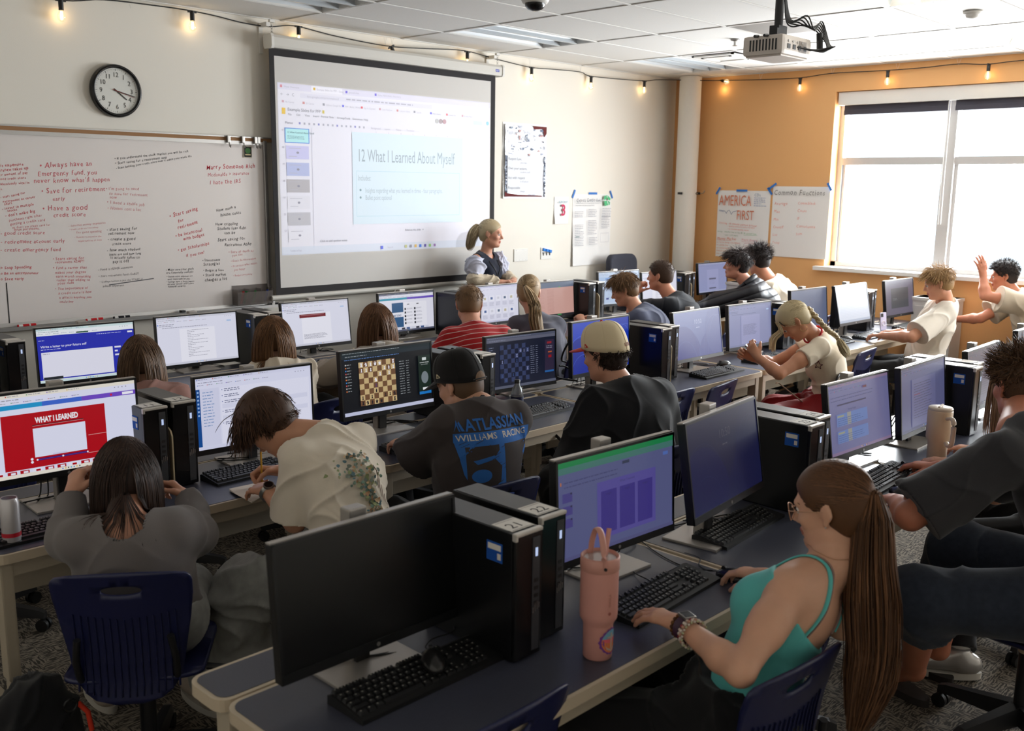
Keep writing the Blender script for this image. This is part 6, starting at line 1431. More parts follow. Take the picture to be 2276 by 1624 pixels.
        Ps, Fs = F3.mesh(); Nn = normals(Ps, Fs); amp = t.get('fold', .006); Ps = folds(Ps, Nn, amp, len(label), t.get('ff', 14))
        shirt = np_mesh('shirt' if 'name' not in t else t['name'], Ps, Fs, [t['mat']], root, org)
        if t.get('collar'):
            cm = MB(); ring = [];  e1 = nrm(np.cross(nd, fr)); e2 = np.cross(nd, e1)
            for i in range(25): a = 2*PI*i/24; ring.append(Vector(neck_b+nd*(t.get('ch', .012))+ (e1*math.cos(a)+e2*math.sin(a))*(nr+nk+.006)-org))
            cm.tube(ring, t.get('cr', .006), t.get('cmat', t['mat']), 8); cm.build('collar', root, True)
    else: shirt = None
    # ---- trousers, shoes
    if pants:
        pp = np.array([P+sp_*.22, P-sp_*.22, P-fb*.2, P+fb*.2, P+V(0, 0, .14)]+[v for kn, an, to in Lg for v in (kn+.09, kn-.09, an)])
        hl = max(h*1.3, .007); F4 = Fld(pp.min(0)-.06, pp.max(0)+.1, hl); pi2 = pants.get('inf', .018); cutf = pants.get('len', .96)
        F4.add(tor[0][0], pi2, .05); F4.add(E(.2, (.15, .115, .1)), pi2, .05); F4.plane(Sp(.24), Rt(.24)[2])
        for i, (lg, (kn, an, to)) in enumerate(zip(legp, Lg)):
            F4.add(lg[0][0], pi2, .05)
            if cutf > .3: F4.add(('c', kn, kn+(an-kn)*cutf, .06*g, pants.get('cuff', .05)*g, True), pi2, .04)
            else: F4.add(('c', kn, kn+(an-kn)*cutf, .066*g, .075*g, True), pi2, .04)
        Pp, Fp = F4.mesh(); Nn = normals(Pp, Fp); Pp = folds(Pp, Nn, pants.get('fold', .01), 5+len(label), 11); np_mesh('trousers', Pp, Fp, [pants['mat']], root, org)
    for i, (kn, an, to) in enumerate(Lg):
        if bare and i in bare and shoes != 'all': continue
        an = kn+(an-kn)*1.0; F5 = Fld(an-.22, an+.26, .007); zf = an[2]-.08; toe = V(an[0], an[1], zf+.045)+to*.16; heel = V(an[0], an[1], zf+.045)-to*.05
        F5.add(('c', heel, toe, .038*g**.5, .036*g**.5), 0, .02); F5.add(('c', an+V(0, 0, .01), heel+to*.03, .04, .042), 0, .03); F5.add(('c', an+to*.02, toe-to*.03, .036, .03), 0, .03)
        F5.plane(V(0, 0, zf+.012), V(0, 0, -1)); F5.plane(an+V(0, 0, .03), V(0, 0, 1)); a_, b_ = F5.mesh(); shm = (shoes or {}).get('mat') or mat('dark_sneaker', (34, 34, 36), .6)
        so_ = np_mesh('shoe', a_, b_, [shm], root, org)
        sl_ = MB(); o2 = [(.044*math.cos(2*PI*q/20)*(1.0), .145*math.sin(2*PI*q/20)) for q in range(20)]; ang = math.atan2(to[1], to[0])-PI/2
        sl_.prism([(x, y) for x, y in o2], 0, .026, (shoes or {}).get('sole') or mat('white_sole', (206, 200, 190), .6), T(an[0]-org[0]+to[0]*.055, an[1]-org[1]+to[1]*.055, max(zf-.012, 0.001)) @ Rz(ang), smooth=True); so2 = sl_.build('sole', so_)
        if socks and i in socks: q = MB(); q.tube([Vector(an-org)+Vector((0, 0, -.02)), Vector(an-org)+Vector(tuple((kn-an)*.3))], .043, mat('white_sock', (206, 202, 196), .9, bump=.5, bscale=300), 16, r1=.05); q.build('sock', root)
    ctx = dict(root=root, org=org, hp=hp, R9=R9, r=r, f=f, u=u, hs=hs, H=H, N=N, P=P, A=A, Sp=Sp, Rt=Rt, tor=tor, neck=(neck_b, neck_t, nr), s=s, fr=fr, g=g, shirt=shirt, body=body, ShL=ShL, ShR=ShR, C9=C9, ra=ra, female=fm, h=h)
    PEOPLE[key] = ctx
    if hair: do_hair(ctx, hair)
    return ctx
# ---- hair
def strands(name, arr, r0, r1, m, ctx, seed=1, flatten=1.0, tint=None):
    """arr [N,K,3] world points -> tapered three-sided hairs, each with its own tint"""
    N_, K, _ = arr.shape; d = np.gradient(arr, axis=1); d /= np.maximum(np.linalg.norm(d, axis=2), 1e-9)[..., None]
    ref = np.array([.31, .53, .79]); a = np.cross(d, ref); a /= np.maximum(np.linalg.norm(a, axis=2), 1e-6)[..., None]; b = np.cross(d, a)
    rr = np.linspace(1, 0, K)[None, :, None]; rr = r1+(r0-r1)*np.sqrt(rr); rs = np.random.RandomState(seed); w = rs.uniform(.7, 1.3, (N_, 1, 1))
    vs = np.stack([arr+(a*math.cos(t)+b*math.sin(t)*flatten)*rr*w for t in (0, 2.094, 4.189)], 2)  # N,K,3,3
    P = vs.reshape(-1, 3); i = np.arange(N_)[:, None, None]*K*3+np.arange(K-1)[None, :, None]*3; c = np.arange(3)[None, None, :]; c2 = (c+1) % 3
    Fq = np.stack([i+c, i+c2, i+c2+3, i+c+3], -1).reshape(-1, 4); tt = rs.uniform(0, 1, N_) if tint is None else tint; tt = np.repeat(tt, K*3)
    return np_mesh(name, P, Fq, [m], ctx['root'], ctx['org'], attr=tt)
def scalp_pts(ctx, n, seed, thick=.004, ymax=.2, zfn=None):
    r = np.random.RandomState(seed); out = []
    while len(out) < n:
        v = r.normal(size=3); v /= np.linalg.norm(v); x, y, z = v[0]*(.076+thick), -.012+v[1]*(.095+thick), .035+v[2]*(.083+thick)
        if zfn(x, y, z): out.append((x, y, z))
    return np.array(out)
def H2W(ctx, L): return ctx['H']+(L[..., 0:1]*ctx['r']+L[..., 1:2]*ctx['f']+L[..., 2:3]*ctx['u'])*ctx['hs']
def Hd(ctx, L): return L[..., 0:1]*ctx['r']+L[..., 1:2]*ctx['f']+L[..., 2:3]*ctx['u']
def grow(ctx, p, d, K, step, grav, stiff, seed, jit=.0, cols=None, off=.006, taper_grav=None):
    """p,d [N,3] world; hairs advance, fall and slide over head and shoulders"""
    r = np.random.RandomState(seed); out = [p.copy()]; R = np.stack([ctx['r'], ctx['f'], ctx['u']]); hs = ctx['hs']
    ell = [(H2W(ctx, V(0, -.012, .035)), R, V(.076, .095, .083)*hs+off), (H2W(ctx, V(0, .018, -.035)), R, V(.060, .070, .078)*hs+off)]
    nb, nt_, nr = ctx['neck']; 
    caps = [(nb, nt_, nr+off), (ctx['ShL'], ctx['ShR'], ctx['ra'][0]*1.2+.012+off)]
    for q, k in ctx['tor'][1:4]: ell.append((np.asarray(q[1]), np.asarray(q[2]), np.asarray(q[3])+.018+off))
    Ls = (step if np.ndim(step) else np.full(len(p), step))
    for k in range(K-1):
        g_ = grav if taper_grav is None else grav*(taper_grav[min(k, len(taper_grav)-1)])
        d = d*stiff+np.array([0, 0, -1])*g_+r.normal(size=p.shape)*jit; d /= np.maximum(np.linalg.norm(d, axis=1), 1e-9)[:, None]; p = p+d*Ls[:, None]
        for c, Re, rad in ell:
            l = (p-c)@Re.T; k0 = np.sqrt(((l/rad)**2).sum(1)); m = k0 < 1
            if m.any(): l[m] = l[m]/k0[m, None]; p[m] = (l[m]@Re)+c
        for a, b, rr in caps:
            ab = b-a; t = np.clip(((p-a)@ab)/(ab@ab), 0, 1); q = a+t[:, None]*ab; v = p-q; D = np.linalg.norm(v, axis=1); m = D < rr
            if m.any(): p[m] = q[m]+v[m]/np.maximum(D[m], 1e-6)[:, None]*rr
        nd = p-out[-1]; nl = np.linalg.norm(nd, axis=1); d = np.where((nl > 1e-5)[:, None], nd/np.maximum(nl, 1e-9)[:, None], d); out.append(p.copy())
    return np.stack(out, 1)
def hairline(front=.062, nape=-.078, side=-.018):
    def f(x, y, z):
        if z < nape: return False
        return (-.75*(y)+.66*z) > side and not (y > .06 and z < front) and not (abs(x) > .06 and y > -.005 and z < .012)
    return f
def do_hair(ctx, H_):
    st = H_['style']; m = mat_hair('hair_'+'_'.join(map(str, H_['col'])), H_['col'], H_.get('col2')); hs = ctx['hs']; hp = ctx['hp']; RH = [ctx['r'], ctx['f'], ctx['u']]; th = H_.get('th', .008); h = max(.005, ctx['h'])
    lo = ctx['H']-.16; F = Fld(lo, ctx['H']+.16, .0055); thb = .004 if 'under' in H_ else th; F.add(('e', hp(0, -.012, .035), RH, tuple(V(.076, .095, .083)*hs+thb)), 0, 0)
    if H_.get('nape', -.078) < -.05: F.add(('e', hp(0, -.035, -.02), RH, (.066*hs+th*.3, .066*hs+th*.4, .075*hs)), 0, .03)
    n_ = nrm(-ctx['f']*.75+ctx['u']*.66); F.plane(hp(0, 0, 0)+n_*(H_.get('line', -.018)*hs), -n_, .01)
    F.cut(('e', hp(0, .125, -.01), RH, (.075, .075, H_.get('fore', .07))), 0, .012); F.plane(hp(0, 0, H_.get('nape', -.078)), -ctx['u'], .01)
    for q in (-1, 1): F.cut(('e', hp(q*.088, -.002, -.012), RH, (.02, .026, .038)), 0, .01)
    a, b = F.mesh(); o = np_mesh('hair', a, b, [m], ctx['root'], ctx['org'], attr=np.full(len(a), .35)); seed = H_.get('seed', 1); rs = np.random.RandomState(seed)
    HR = dict(ctx); HR['root'] = o; HR['org'] = ctx['org']
    def mk(arr, r0, r1, **k): ob = strands('hair_strands', arr, r0*.72, r1*.8, m, ctx, seed+len(arr), **k); ob.parent = o; return ob
    n = int(H_.get('n', 500)*1.5)
    if st in ('short', 'curly', 'spiky'):
        L = scalp_pts(ctx, n, seed, th*.6, zfn=(lambda q_: (lambda x, y, z: q_(x, y, z) and z < H_.get('under', 1)))(hairline(H_.get('front', .058), H_.get('nape', -.078)+.004, H_.get('line', -.018)))); nn = (L-V(0, -.012, .035))/V(.076, .095, .083)**2; nn /= np.linalg.norm(nn, axis=1)[:, None]
        comb = V(*H_.get('comb', (.2, .8, .1))); topk = np.clip((L[:, 2]-.0)/.1, 0, 1); fr_ = np.clip((L[:, 1]+.02)/.08, 0, 1)
        d = nn*H_.get('lift', .5)+comb*(.35+.65*fr_)[:, None]+V(0, -.3, -.7)*(1-fr_)[:, None]*(1-topk*.5)[:, None]+rs.normal(size=L.shape)*H_.get('mess', .18)
        ln = H_.get('len', .05)*(.35+.65*np.clip(topk*1.3, 0, 1))*rs.uniform(.7, 1.2, len(L)); K = H_.get('K', 6); dd = Hd(ctx, d); dd /= np.linalg.norm(dd, axis=1)[:, None]
        arr = grow(ctx, H2W(ctx, L), dd, K, ln/K, H_.get('grav', .12), 1.0, seed, H_.get('jit', .08), off=th*.5)
        if st == 'curly':
            t = np.linspace(0, 1, K)[None, :, None]; ph = rs.uniform(0, 6, (len(L), 1, 1)); arr = arr+.006*np.sin(t*9+ph)*rs.normal(size=(len(L), 1, 3))*t
        mk(arr, H_.get('r0', .0022), .0005)
    elif st == 'long':
        L = scalp_pts(ctx, n, seed, th, zfn=lambda x, y, z: z > .0 and (-.75*y+.66*z) > -.02 and not (y > .055 and z < .06)); part = H_.get('part', 0.0)
        sx = np.sign(L[:, 0]-part); d = np.stack([sx*(.5+.0*L[:, 0]), -.55+L[:, 1]*(-3), np.full(len(L), -.2)], 1)*1.0; d[:, 0] *= np.clip(.3+np.abs(L[:, 0]-part)*14, .3, 1.2)
        dd = Hd(ctx, d); dd /= np.linalg.norm(dd, axis=1)[:, None]; K = H_.get('K', 16); ln = H_['len']*rs.uniform(.9, 1.06, len(L))
        cut_ = ctx['H'][2]-H_['drop'] if 'drop' in H_ else None
        arr = grow(ctx, H2W(ctx, L), dd, K, ln/K, H_.get('grav', .55), .8, seed, H_.get('jit', .03), off=th*.9)
        if cut_ is not None: arr[..., 2] = np.maximum(arr[..., 2], cut_+rs.uniform(-.012, .012, (len(L), 1)))
        if 'clump' in H_:
            c, w_ = H_['clump']; pass
        mk(arr, H_.get('r0', .0024), .0009)
    elif st in ('pony', 'braid'):
        L = scalp_pts(ctx, n, seed, th*.8, zfn=hairline(.058, -.07, -.022)); tie = V(*H_['tie']); c = V(0, -.012, .035); rad = V(.076, .095, .083)+th*.7
        a0 = (L-c)/rad; a0 /= np.linalg.norm(a0, axis=1)[:, None]; a1 = (tie-c)/rad; R1 = np.linalg.norm(a1); a1 /= R1; K1 = 8; om = np.arccos(np.clip(a0@a1, -1, 1))[:, None]; so = np.maximum(np.sin(om), 1e-3); pp = []
        for k in range(K1):
            t = k/(K1-1); q = (np.sin((1-t)*om)*a0+np.sin(t*om)*a1)/so; rr = 1+(R1-1)*t**3+.03*math.sin(t*PI); pp.append(c+q*rr*rad)
        A1 = H2W(ctx, np.stack(pp, 1)); tail = [np.array(v) for v in spline([tuple(H2W(ctx, tie))]+[tuple(v) for v in H_['tail']], 5)]; Tn = len(tail)
        mk(A1, .0022, .0014)
        tw = H2W(ctx, tie)
        if st == 'pony':
            nt2 = H_.get('nt', 260); off = rs.normal(size=(nt2, 3))*.5; ll = np.linalg.norm(off, axis=1)[:, None]; off = off/np.maximum(ll, .9); prof = np.interp(np.linspace(0, 1, Tn), *H_.get('prof', ([0, .12, .5, .85, 1], [.010, .03, .036, .026, .008])))
            cen = np.array(tail); arr = cen[None]+off[:, None, :]*prof[None, :, None]*H_.get('fat', 1.0); arr += rs.normal(size=(nt2, 1, 3))*.004*np.linspace(0, 1, Tn)[None, :, None]
            ls = rs.uniform(.82, 1.0, nt2); idx = (np.linspace(0, 1, Tn)[None, :]*ls[:, None])*(Tn-1); i0 = np.floor(idx).astype(int); i1 = np.minimum(i0+1, Tn-1); fr_ = (idx-i0)[..., None]; arr = np.take_along_axis(arr, i0[..., None].repeat(3, 2), 1)*(1-fr_)+np.take_along_axis(arr, i1[..., None].repeat(3, 2), 1)*fr_
            mk(arr, H_.get('r0', .003), .001)
            Ft = Fld(cen.min(0)-.07, cen.max(0)+.07, .007)
            for i in range(Tn-3): Ft.add(('c', cen[i], cen[i+1], max(prof[i]*.5, .006)*H_.get('fat', 1.0), max(prof[i+1]*.5, .006)*H_.get('fat', 1.0)), 0, .01)
            a, b = Ft.mesh(); ob = np_mesh('ponytail', a, b, [m], o, ctx['org'], attr=np.full(len(a), .4))
            ob.parent = o
        else:
            cen = np.array(tail); cut_ = int(Tn*.62); e1 = nrm(np.cross(cen[-1]-cen[0], ctx['s']*0+V(0.3, -1, .2))); e2 = nrm(np.cross(cen[-1]-cen[0], e1)); arr = []; sub = []
            tt = np.linspace(0, 1, cut_*3); cc = np.stack([np.interp(tt, np.linspace(0, 1, cut_), cen[:cut_, k]) for k in range(3)], 1); w_ = .017*(1-.35*tt)
            br = MB()
            for q in range(3):
                ph = q*2*PI/3; ps = cc+e1*(w_*np.sin(tt*22+ph))[:, None]+e2*(w_*.55*np.sin(2*(tt*22+ph)))[:, None]; br.tube([Vector(v-ctx['org']) for v in ps], .0115, m, 8, r1=.008)
            br.build('braid', o, True)
            nt2 = 160; off = rs.normal(size=(nt2, 3)); off /= np.maximum(np.linalg.norm(off, axis=1)[:, None], 1.2); c3 = cen[cut_-1:]; pr_ = np.interp(np.linspace(0, 1, len(c3)), [0, .25, .7, 1], [.008, .022, .03, .02]); arr = c3[None]+off[:, None]*pr_[None, :, None]; mk(arr, .0026, .0008)
            tb = MB(); tb.tube([Vector(cen[cut_-2]-ctx['org']), Vector(cen[cut_-1]-ctx['org'])], .012, mat('hair_tie_dark', (26, 24, 26), .7), 12); tb.build('hair_tie', o)
        tp = H_.get('tiecol')
        if tp: q = MB(); d_ = nrm(np.array(tail[1])-np.array(tail[0])); q.tube([Vector(tw-d_*.004-ctx['org']), Vector(tw+d_*.012-ctx['org'])], .015, mat('hair_tie_dark', (26, 24, 26), .7), 14); q.build('hair_tie', o)
    if 'extra' in H_:
        for spec in H_['extra']:   # loose locks: (root xyz, mid, end, n, spread, r)
            P0 = [np.array(v) for v in spline([tuple(H2W(ctx, V(*v)) if k == 'h' else v) for k, v in spec['pts']], 4)]; n2 = spec['n']; off = rs.normal(size=(n2, 3))*spec['w']; arr = np.array(P0)[None]+off[:, None, :]*np.linspace(.5, 1, len(P0))[None, :, None]; mk(arr, .002, .0007)
    ctx['hair'] = o
    return o
# ---- prints pressed onto a curved surface
def subdivide(mb, maxl):
    bm = bmesh.new(); vs = [bm.verts.new(v) for v in mb.v]
    lay = []
    for f_, mi in zip(mb.f, mb.m):
        try: q = bm.faces.new([vs[i] for i in f_]); q.material_index = mi
        except ValueError: pass
    bmesh.ops.triangulate(bm, faces=bm.faces[:])
    for _ in range(5):
        es = [e for e in bm.edges if e.calc_length() > maxl]
        if not es: break
        bmesh.ops.subdivide_edges(bm, edges=es, cuts=1); bmesh.ops.triangulate(bm, faces=bm.faces[:])
    return bm
def decal(canvas, targets, O, rgt, up, parent, name, org, maxl=.012, reach=.2, lift=.0016, label=None):
    """canvas drawn flat (x right, y down) is laid onto the first surface met from outside"""
    rgt = nrm(rgt); up = nrm(up-rgt*(np.asarray(up)@rgt)); n = np.cross(rgt, up)
    bm = subdivide(canvas.mb, maxl); trees = []
    for t in targets:
        me = t.data; off = Vector(org); trees.append(BVHTree.FromPolygons([v.co+off for v in me.vertices], [tuple(p.vertices) for p in me.polygons]))
    bad = []
    for v in bm.verts:
        lay = v.co.z; p = Vector(np.asarray(O)+rgt*v.co.x+up*v.co.y); best = None
        for tr_ in trees:
            hit = tr_.ray_cast(p+Vector(n)*reach, -Vector(n), reach*2.2)
            if hit[0] is not None and (best is None or hit[3] < best[3]): best = hit
        if best is None: bad.append(v); continue
        v.co = best[0]+Vector(n)*(lift+lay)-Vector(org)
    bmesh.ops.delete(bm, geom=bad, context='VERTS')
    me = bpy.data.meshes.new(name); bm.to_mesh(me); bm.free()
    for m in canvas.mb.mats: me.materials.append(m)
    o = bpy.data.objects.new(name, me); COL.objects.link(o); o.parent = parent
    if label: o['label'] = label
    return o
I4 = Matrix.Identity(4)
# ------------------------------------------------------------------ the people
W3 = (225, 214, 200)
M_jean = cloth('light_grey_denim', (150, 150, 146), var=.12, vscale=30); M_dkj = cloth('dark_denim', (44, 50, 62), var=.15, vscale=40); M_blkc = cloth('black_cotton', (24, 24, 26)); M_cream = cloth('cream_cotton', (222, 208, 188))
# nearest girl, turquoise camisole
c = person('girl_turq', 'person in a turquoise camisole and black pants, long brown ponytail, hands at keyboard and mouse', (2.341, 1.10, 1.10), (6, -14, 0), (2.13, 1.20, .53), (2.325, 1.05, .985), sh=0, size=1.03, female=True, skin=(216, 166, 138), h=.0052, facing=12,
  arms={'L': dict(e=(1.905, 1.09, .80), w=(2.005, 1.325, .805), d=(.03, 1, .0), n=(0, 0, -1), curl=.28), 'R': dict(w=(2.46, 1.34, .80), d=(.05, 1, -.1), n=(0, 0, -1), curl=.45)},
  hair=dict(style='pony', col=(78, 52, 35), col2=(128, 88, 58), tie=(.0, -.112, .02), n=900, th=.008, tiecol=1, nt=1100, fat=1.5, brow=(110, 80, 58), tail=[(2.338, .985, .98), (2.300, .955, .86), (2.26, .93, .74), (2.17, .92, .60)], prof=([0, .1, .45, .8, 1], [.014, .034, .046, .040, .012])),
  top=dict(mat=cloth('turquoise_rib_knit', (96, 190, 186)), sleeve=0, inf=.006, fold=.0012, neck=.001, ndrop=-.08, hem=.03, name='camisole', planes=[lambda L: (L['C9']-L['R9'][2]*.085, nrm(L['R9'][2]*.9-L['fr']*.5))]),
  pants=dict(mat=M_blkc, inf=.03, fold=.014), legs=[((1.90, 1.52, .52), (1.86, 1.5, .09), (-.1, 1, 0)), ((2.20, 1.60, .52), (2.25, 1.5, .09), (.1, 1, 0))])
person('sweater', 'person in a grey sweater with straight dark hair, elbows out, sitting before the red slide', (1.30, 2.97, .985), (-20, -28, 0), (1.275, 2.87, .53), (1.225, 2.82, .885), sh=-26, facing=-34, female=True, skin=(204, 150, 124), h=.0055,
  arms={'L': dict(e=(1.115, 2.98, .82), w=(1.175, 3.09, .92), d=(.35, .35, .6), n=(.6, .2, -.3), curl=1.1), 'R': dict(e=(1.455, 2.82, .79), w=(1.55, 3.04, .835), d=(-.2, .5, .35), n=(-.6, .2, -.4), curl=.9)},
  hair=dict(style='long', col=(34, 24, 22), col2=(78, 58, 50), n=1700, len=.33, th=.012, part=.01, jit=.012, grav=.7, r0=.0026, K=18, drop=.235, brow=(40, 30, 28)),
  top=dict(mat=cloth('grey_fleece', (112, 106, 104)), sleeve=2, inf=.02, fold=.006, neck=.026, ndrop=.03, srad=1.35, hem=.05, loose=True), pants=dict(mat=M_jean, inf=.02), shoes=dict(mat=mat('beige_sneaker', (186, 172, 156), .7)), legs=[((1.30, 3.2, .50), (1.36, 3.4, .09), (.1, 1, 0)), ((1.56, 3.1, .5), (1.62, 3.1, .09), (0, 1, 0))])
person('writer', 'person in a cream t-shirt with a tree print, bent low and writing with a pencil', (1.875, 3.05, 1.045), (18, -58, 6), (1.94, 2.64, .55), (2.005, 2.90, 1.03), sh=8, facing=4, size=.91, skin=(208, 154, 124), h=.0055,
  arms={'L': dict(e=(1.83, 2.83, .74), w=(1.835, 3.01, .81), d=(.1, 1, -.1), n=(.2, 0, -1), curl=.3), 'R': dict(e=(2.22, 3.06, .80), w=(2.02, 3.19, .81), d=(-.75, .7, .02), n=(-.5, -.3, -.8), curl=1.0, pinch=True)},
  hair=dict(style='short', col=(50, 32, 24), col2=(104, 72, 52), n=2200, len=.11, th=.026, comb=(-.1, .55, -.3), lift=.15, mess=.12, grav=.16, jit=.06, nape=-.10, K=9, r0=.0026, fore=.06, brow=(50, 34, 26)),
  top=dict(mat=cloth('oatmeal_tee', (224, 212, 194)), sleeve=.95, inf=.015, fold=.010, srad=1.55, neck=.014, ndrop=.014, hem=-.06), pants=dict(mat=M_jean, inf=.035, cuff=.075, fold=.016), shoes=dict(mat=mat('black_canvas_shoe', (28, 27, 28), .8)), legs=[((1.70, 2.92, .52), (1.66, 3.02, .09), (-.2, 1, 0)), ((2.12, 3.08, .52), (2.08, 3.2, .09), (.2, 1, 0))])
person('racing', 'person in a black baseball cap and dark racing t-shirt with blue numbers', (2.664, 2.88, 1.110), (10, -18, 0), (2.60, 2.72, .54), (2.672, 2.75, 1.05), sh=-16, facing=-12, size=.98, skin=(206, 156, 130), h=.0058,
  arms={'L': dict(e=(2.50, 2.98, .80), w=(2.62, 3.18, .80), d=(.3, 1, 0), curl=.5), 'R': dict(w=(2.92, 3.15, .80), d=(-.1, 1, 0), curl=.5)},
  hair=dict(style='short', under=.0, col=(92, 70, 52), col2=(130, 100, 76), n=500, len=.012, th=.003, nape=-.07, lift=.2, mess=.1, brow=(96, 72, 54)),
  top=dict(mat=cloth('washed_black_tee', (64, 57, 56)), sleeve=.9, inf=.02, fold=.006, srad=1.6, loose=True, neck=.010, hem=-.08), pants=dict(mat=M_blkc))
person('utah', 'person in a cream cap with a red brim and a loose black shirt', (3.465, 2.77, 1.159), (6, -12, 0), (3.46, 2.58, .55), (3.480, 2.66, 1.03), sh=-18, facing=-14, size=1.04, skin=(206, 152, 126), h=.006,
  arms={'L': dict(w=(3.40, 2.86, .70), d=(.3, 1, -.2), curl=.5), 'R': dict(w=(3.66, 2.86, .70), d=(-.3, 1, -.2), curl=.5)},
  hair=dict(style='curly', under=.012, col=(38, 28, 24), col2=(80, 62, 54), n=900, len=.085, th=.014, lift=1.5, mess=.6, grav=.3, jit=.5, nape=-.09, K=9, r0=.0026, brow=(44, 34, 28)),
  top=dict(mat=cloth('black_loose_tee', (27, 27, 30)), sleeve=1.2, inf=.028, fold=.010, srad=1.7, loose=True, neck=.008, hem=-.1, ff=9), pants=dict(mat=M_blkc))
person('braid', 'person with a blonde braid, cropped cream tee and red track pants, looking at a phone', (5.52, 2.93, 1.115), (34, -52, 0), (5.80, 2.80, .53), (5.63, 2.83, 1.04), sh=26, female=True, skin=(206, 146, 114), h=.006, facing=24,
  arms={'L': dict(e=(5.22, 2.90, .79), w=(5.30, 3.04, .90), d=(.05, .6, .6), n=(.9, .1, -.2), curl=.8), 'R': dict(e=(5.62, 3.14, .80), w=(5.42, 3.16, .87), d=(-.6, .3, .3), n=(-.2, -.6, -.3), curl=.8)},
  hair=dict(style='braid', col=(206, 182, 138), col2=(240, 224, 186), tie=(.02, -.115, -.01), n=900, th=.010, brow=(160, 128, 92), tail=[(5.60, 2.75, 1.075), (5.62, 2.70, 1.04), (5.63, 2.665, .985), (5.67, 2.64, .92)],
    extra=[dict(pts=[('h', (-.05, .07, .075)), ('h', (-.06, .10, .02)), ('w', (5.42, 3.0, 1.0)), ('w', (5.425, 3.01, .93))], n=60, w=.006), dict(pts=[('h', (.04, .08, .075)), ('h', (.05, .105, .02)), ('w', (5.47, 3.05, 1.0)), ('w', (5.47, 3.05, .93))], n=40, w=.006)]),
  top=dict(mat=cloth('cream_ringer_tee', (232, 218, 196)), sleeve=.42, inf=.008, fold=.004, srad=1.3, neck=.010, hem=.16, collar=True, cmat=mat('red_neck_trim', (190, 30, 34), .8)), pants=dict(mat=cloth('red_satin_track_pants', (140, 20, 26), rough=.45), inf=.03, fold=.014), legs=[((5.38, 2.98, .50), (5.30, 3.12, .09), (-.2, 1, 0)), ((5.72, 3.12, .50), (5.70, 3.05, .09), (0, 1, 0))])
person('fairboy', 'fair-haired person in a white tee typing with a black wristband near the window', (7.62, 2.87, 1.225), (24, -18, 0), (7.80, 3.0, .53), (7.71, 2.81, 1.08), sh=30, skin=(212, 152, 122), h=.007, facing=28,
  arms={'L': dict(e=(7.28, 2.92, .82), w=(7.45, 3.2, .80), d=(.2, 1, -.05), curl=.4), 'R': dict(w=(7.76, 3.2, .80), d=(-.1, 1, -.05), curl=.4)},
  hair=dict(style='short', col=(150, 112, 72), col2=(206, 168, 118), n=900, len=.075, th=.012, comb=(-.1, .9, -.1), lift=.5, mess=.25, grav=.15, K=7, r0=.0026, brow=(170, 130, 90), nape=-.07),
  top=dict(mat=cloth('white_cotton_tee', (224, 214, 200)), sleeve=.85, inf=.02, fold=.007, srad=1.6, loose=True, neck=.010, hem=-.1), pants=dict(mat=M_blkc))
person('handup', 'dark-haired person in a beige tee with one hand raised in front of the window', (8.74, 2.76, 1.225), (22, -8, 0), (8.76, 2.48, .57), (8.80, 2.66, 1.085), sh=34, skin=(196, 130, 102), h=.007, facing=30,
  arms={'L': dict(e=(8.40, 2.82, 1.09), w=(8.485, 2.84, 1.235), d=(-.35, .1, .9), n=(.5, .8, .2), curl=.25), 'R': dict(e=(8.70, 2.90, .86), w=(8.80, 3.12, .82), d=(-.2, 1, -.05), curl=.4)},
  hair=dict(style='short', col=(28, 22, 22), col2=(64, 54, 52), n=900, len=.05, th=.010, comb=(0, .9, .5), lift=.6, mess=.22, grav=.05, K=6, r0=.0026, nape=-.065, brow=(30, 22, 20)),
  top=dict(mat=cloth('beige_cotton_tee', (186, 172, 152)), sleeve=.7, inf=.02, fold=.008, srad=1.7, loose=True, neck=.008, hem=-.1), pants=dict(mat=M_blkc))
person('charcoal', 'big person with spiky brown hair in a charcoal tee and dark denim shorts', (3.79, 1.10, 1.222), (-38, -12, 0), (3.56, .74, .58), (3.451, .985, 1.14), sh=-22, facing=-8, size=1.16, skin=(196, 126, 98), h=.0062, 
  arms={'L': dict(e=(3.13, 1.20, .86), w=(3.42, 1.36, .80), d=(.8, .6, -.1), curl=.5), 'R': dict(e=(3.80, 1.18, .86), w=(3.99, 1.43, .80), d=(.1, 1, -.05), curl=.45)},
  hair=dict(style='spiky', col=(54, 36, 26), col2=(128, 94, 68), n=1300, len=.065, th=.012, comb=(-.1, .5, .75), lift=1.0, mess=.35, grav=0.0, jit=.12, K=6, r0=.0026, nape=-.062, brow=(60, 40, 30)),
  top=dict(mat=cloth('charcoal_tee', (52, 51, 54)), sleeve=.92, inf=.02, fold=.006, srad=1.55, loose=True, neck=-.004, ndrop=-.03, hem=-.08), pants=dict(mat=M_dkj, inf=.036, len=.2, fold=.008), bare=[0, 1], shoes='skip', legs=[((3.20, 1.16, .56), (3.56, 1.30, .12), (.5, .9, 0)), ((3.72, 1.24, .58), (3.80, 1.30, .12), (.2, 1, 0))])
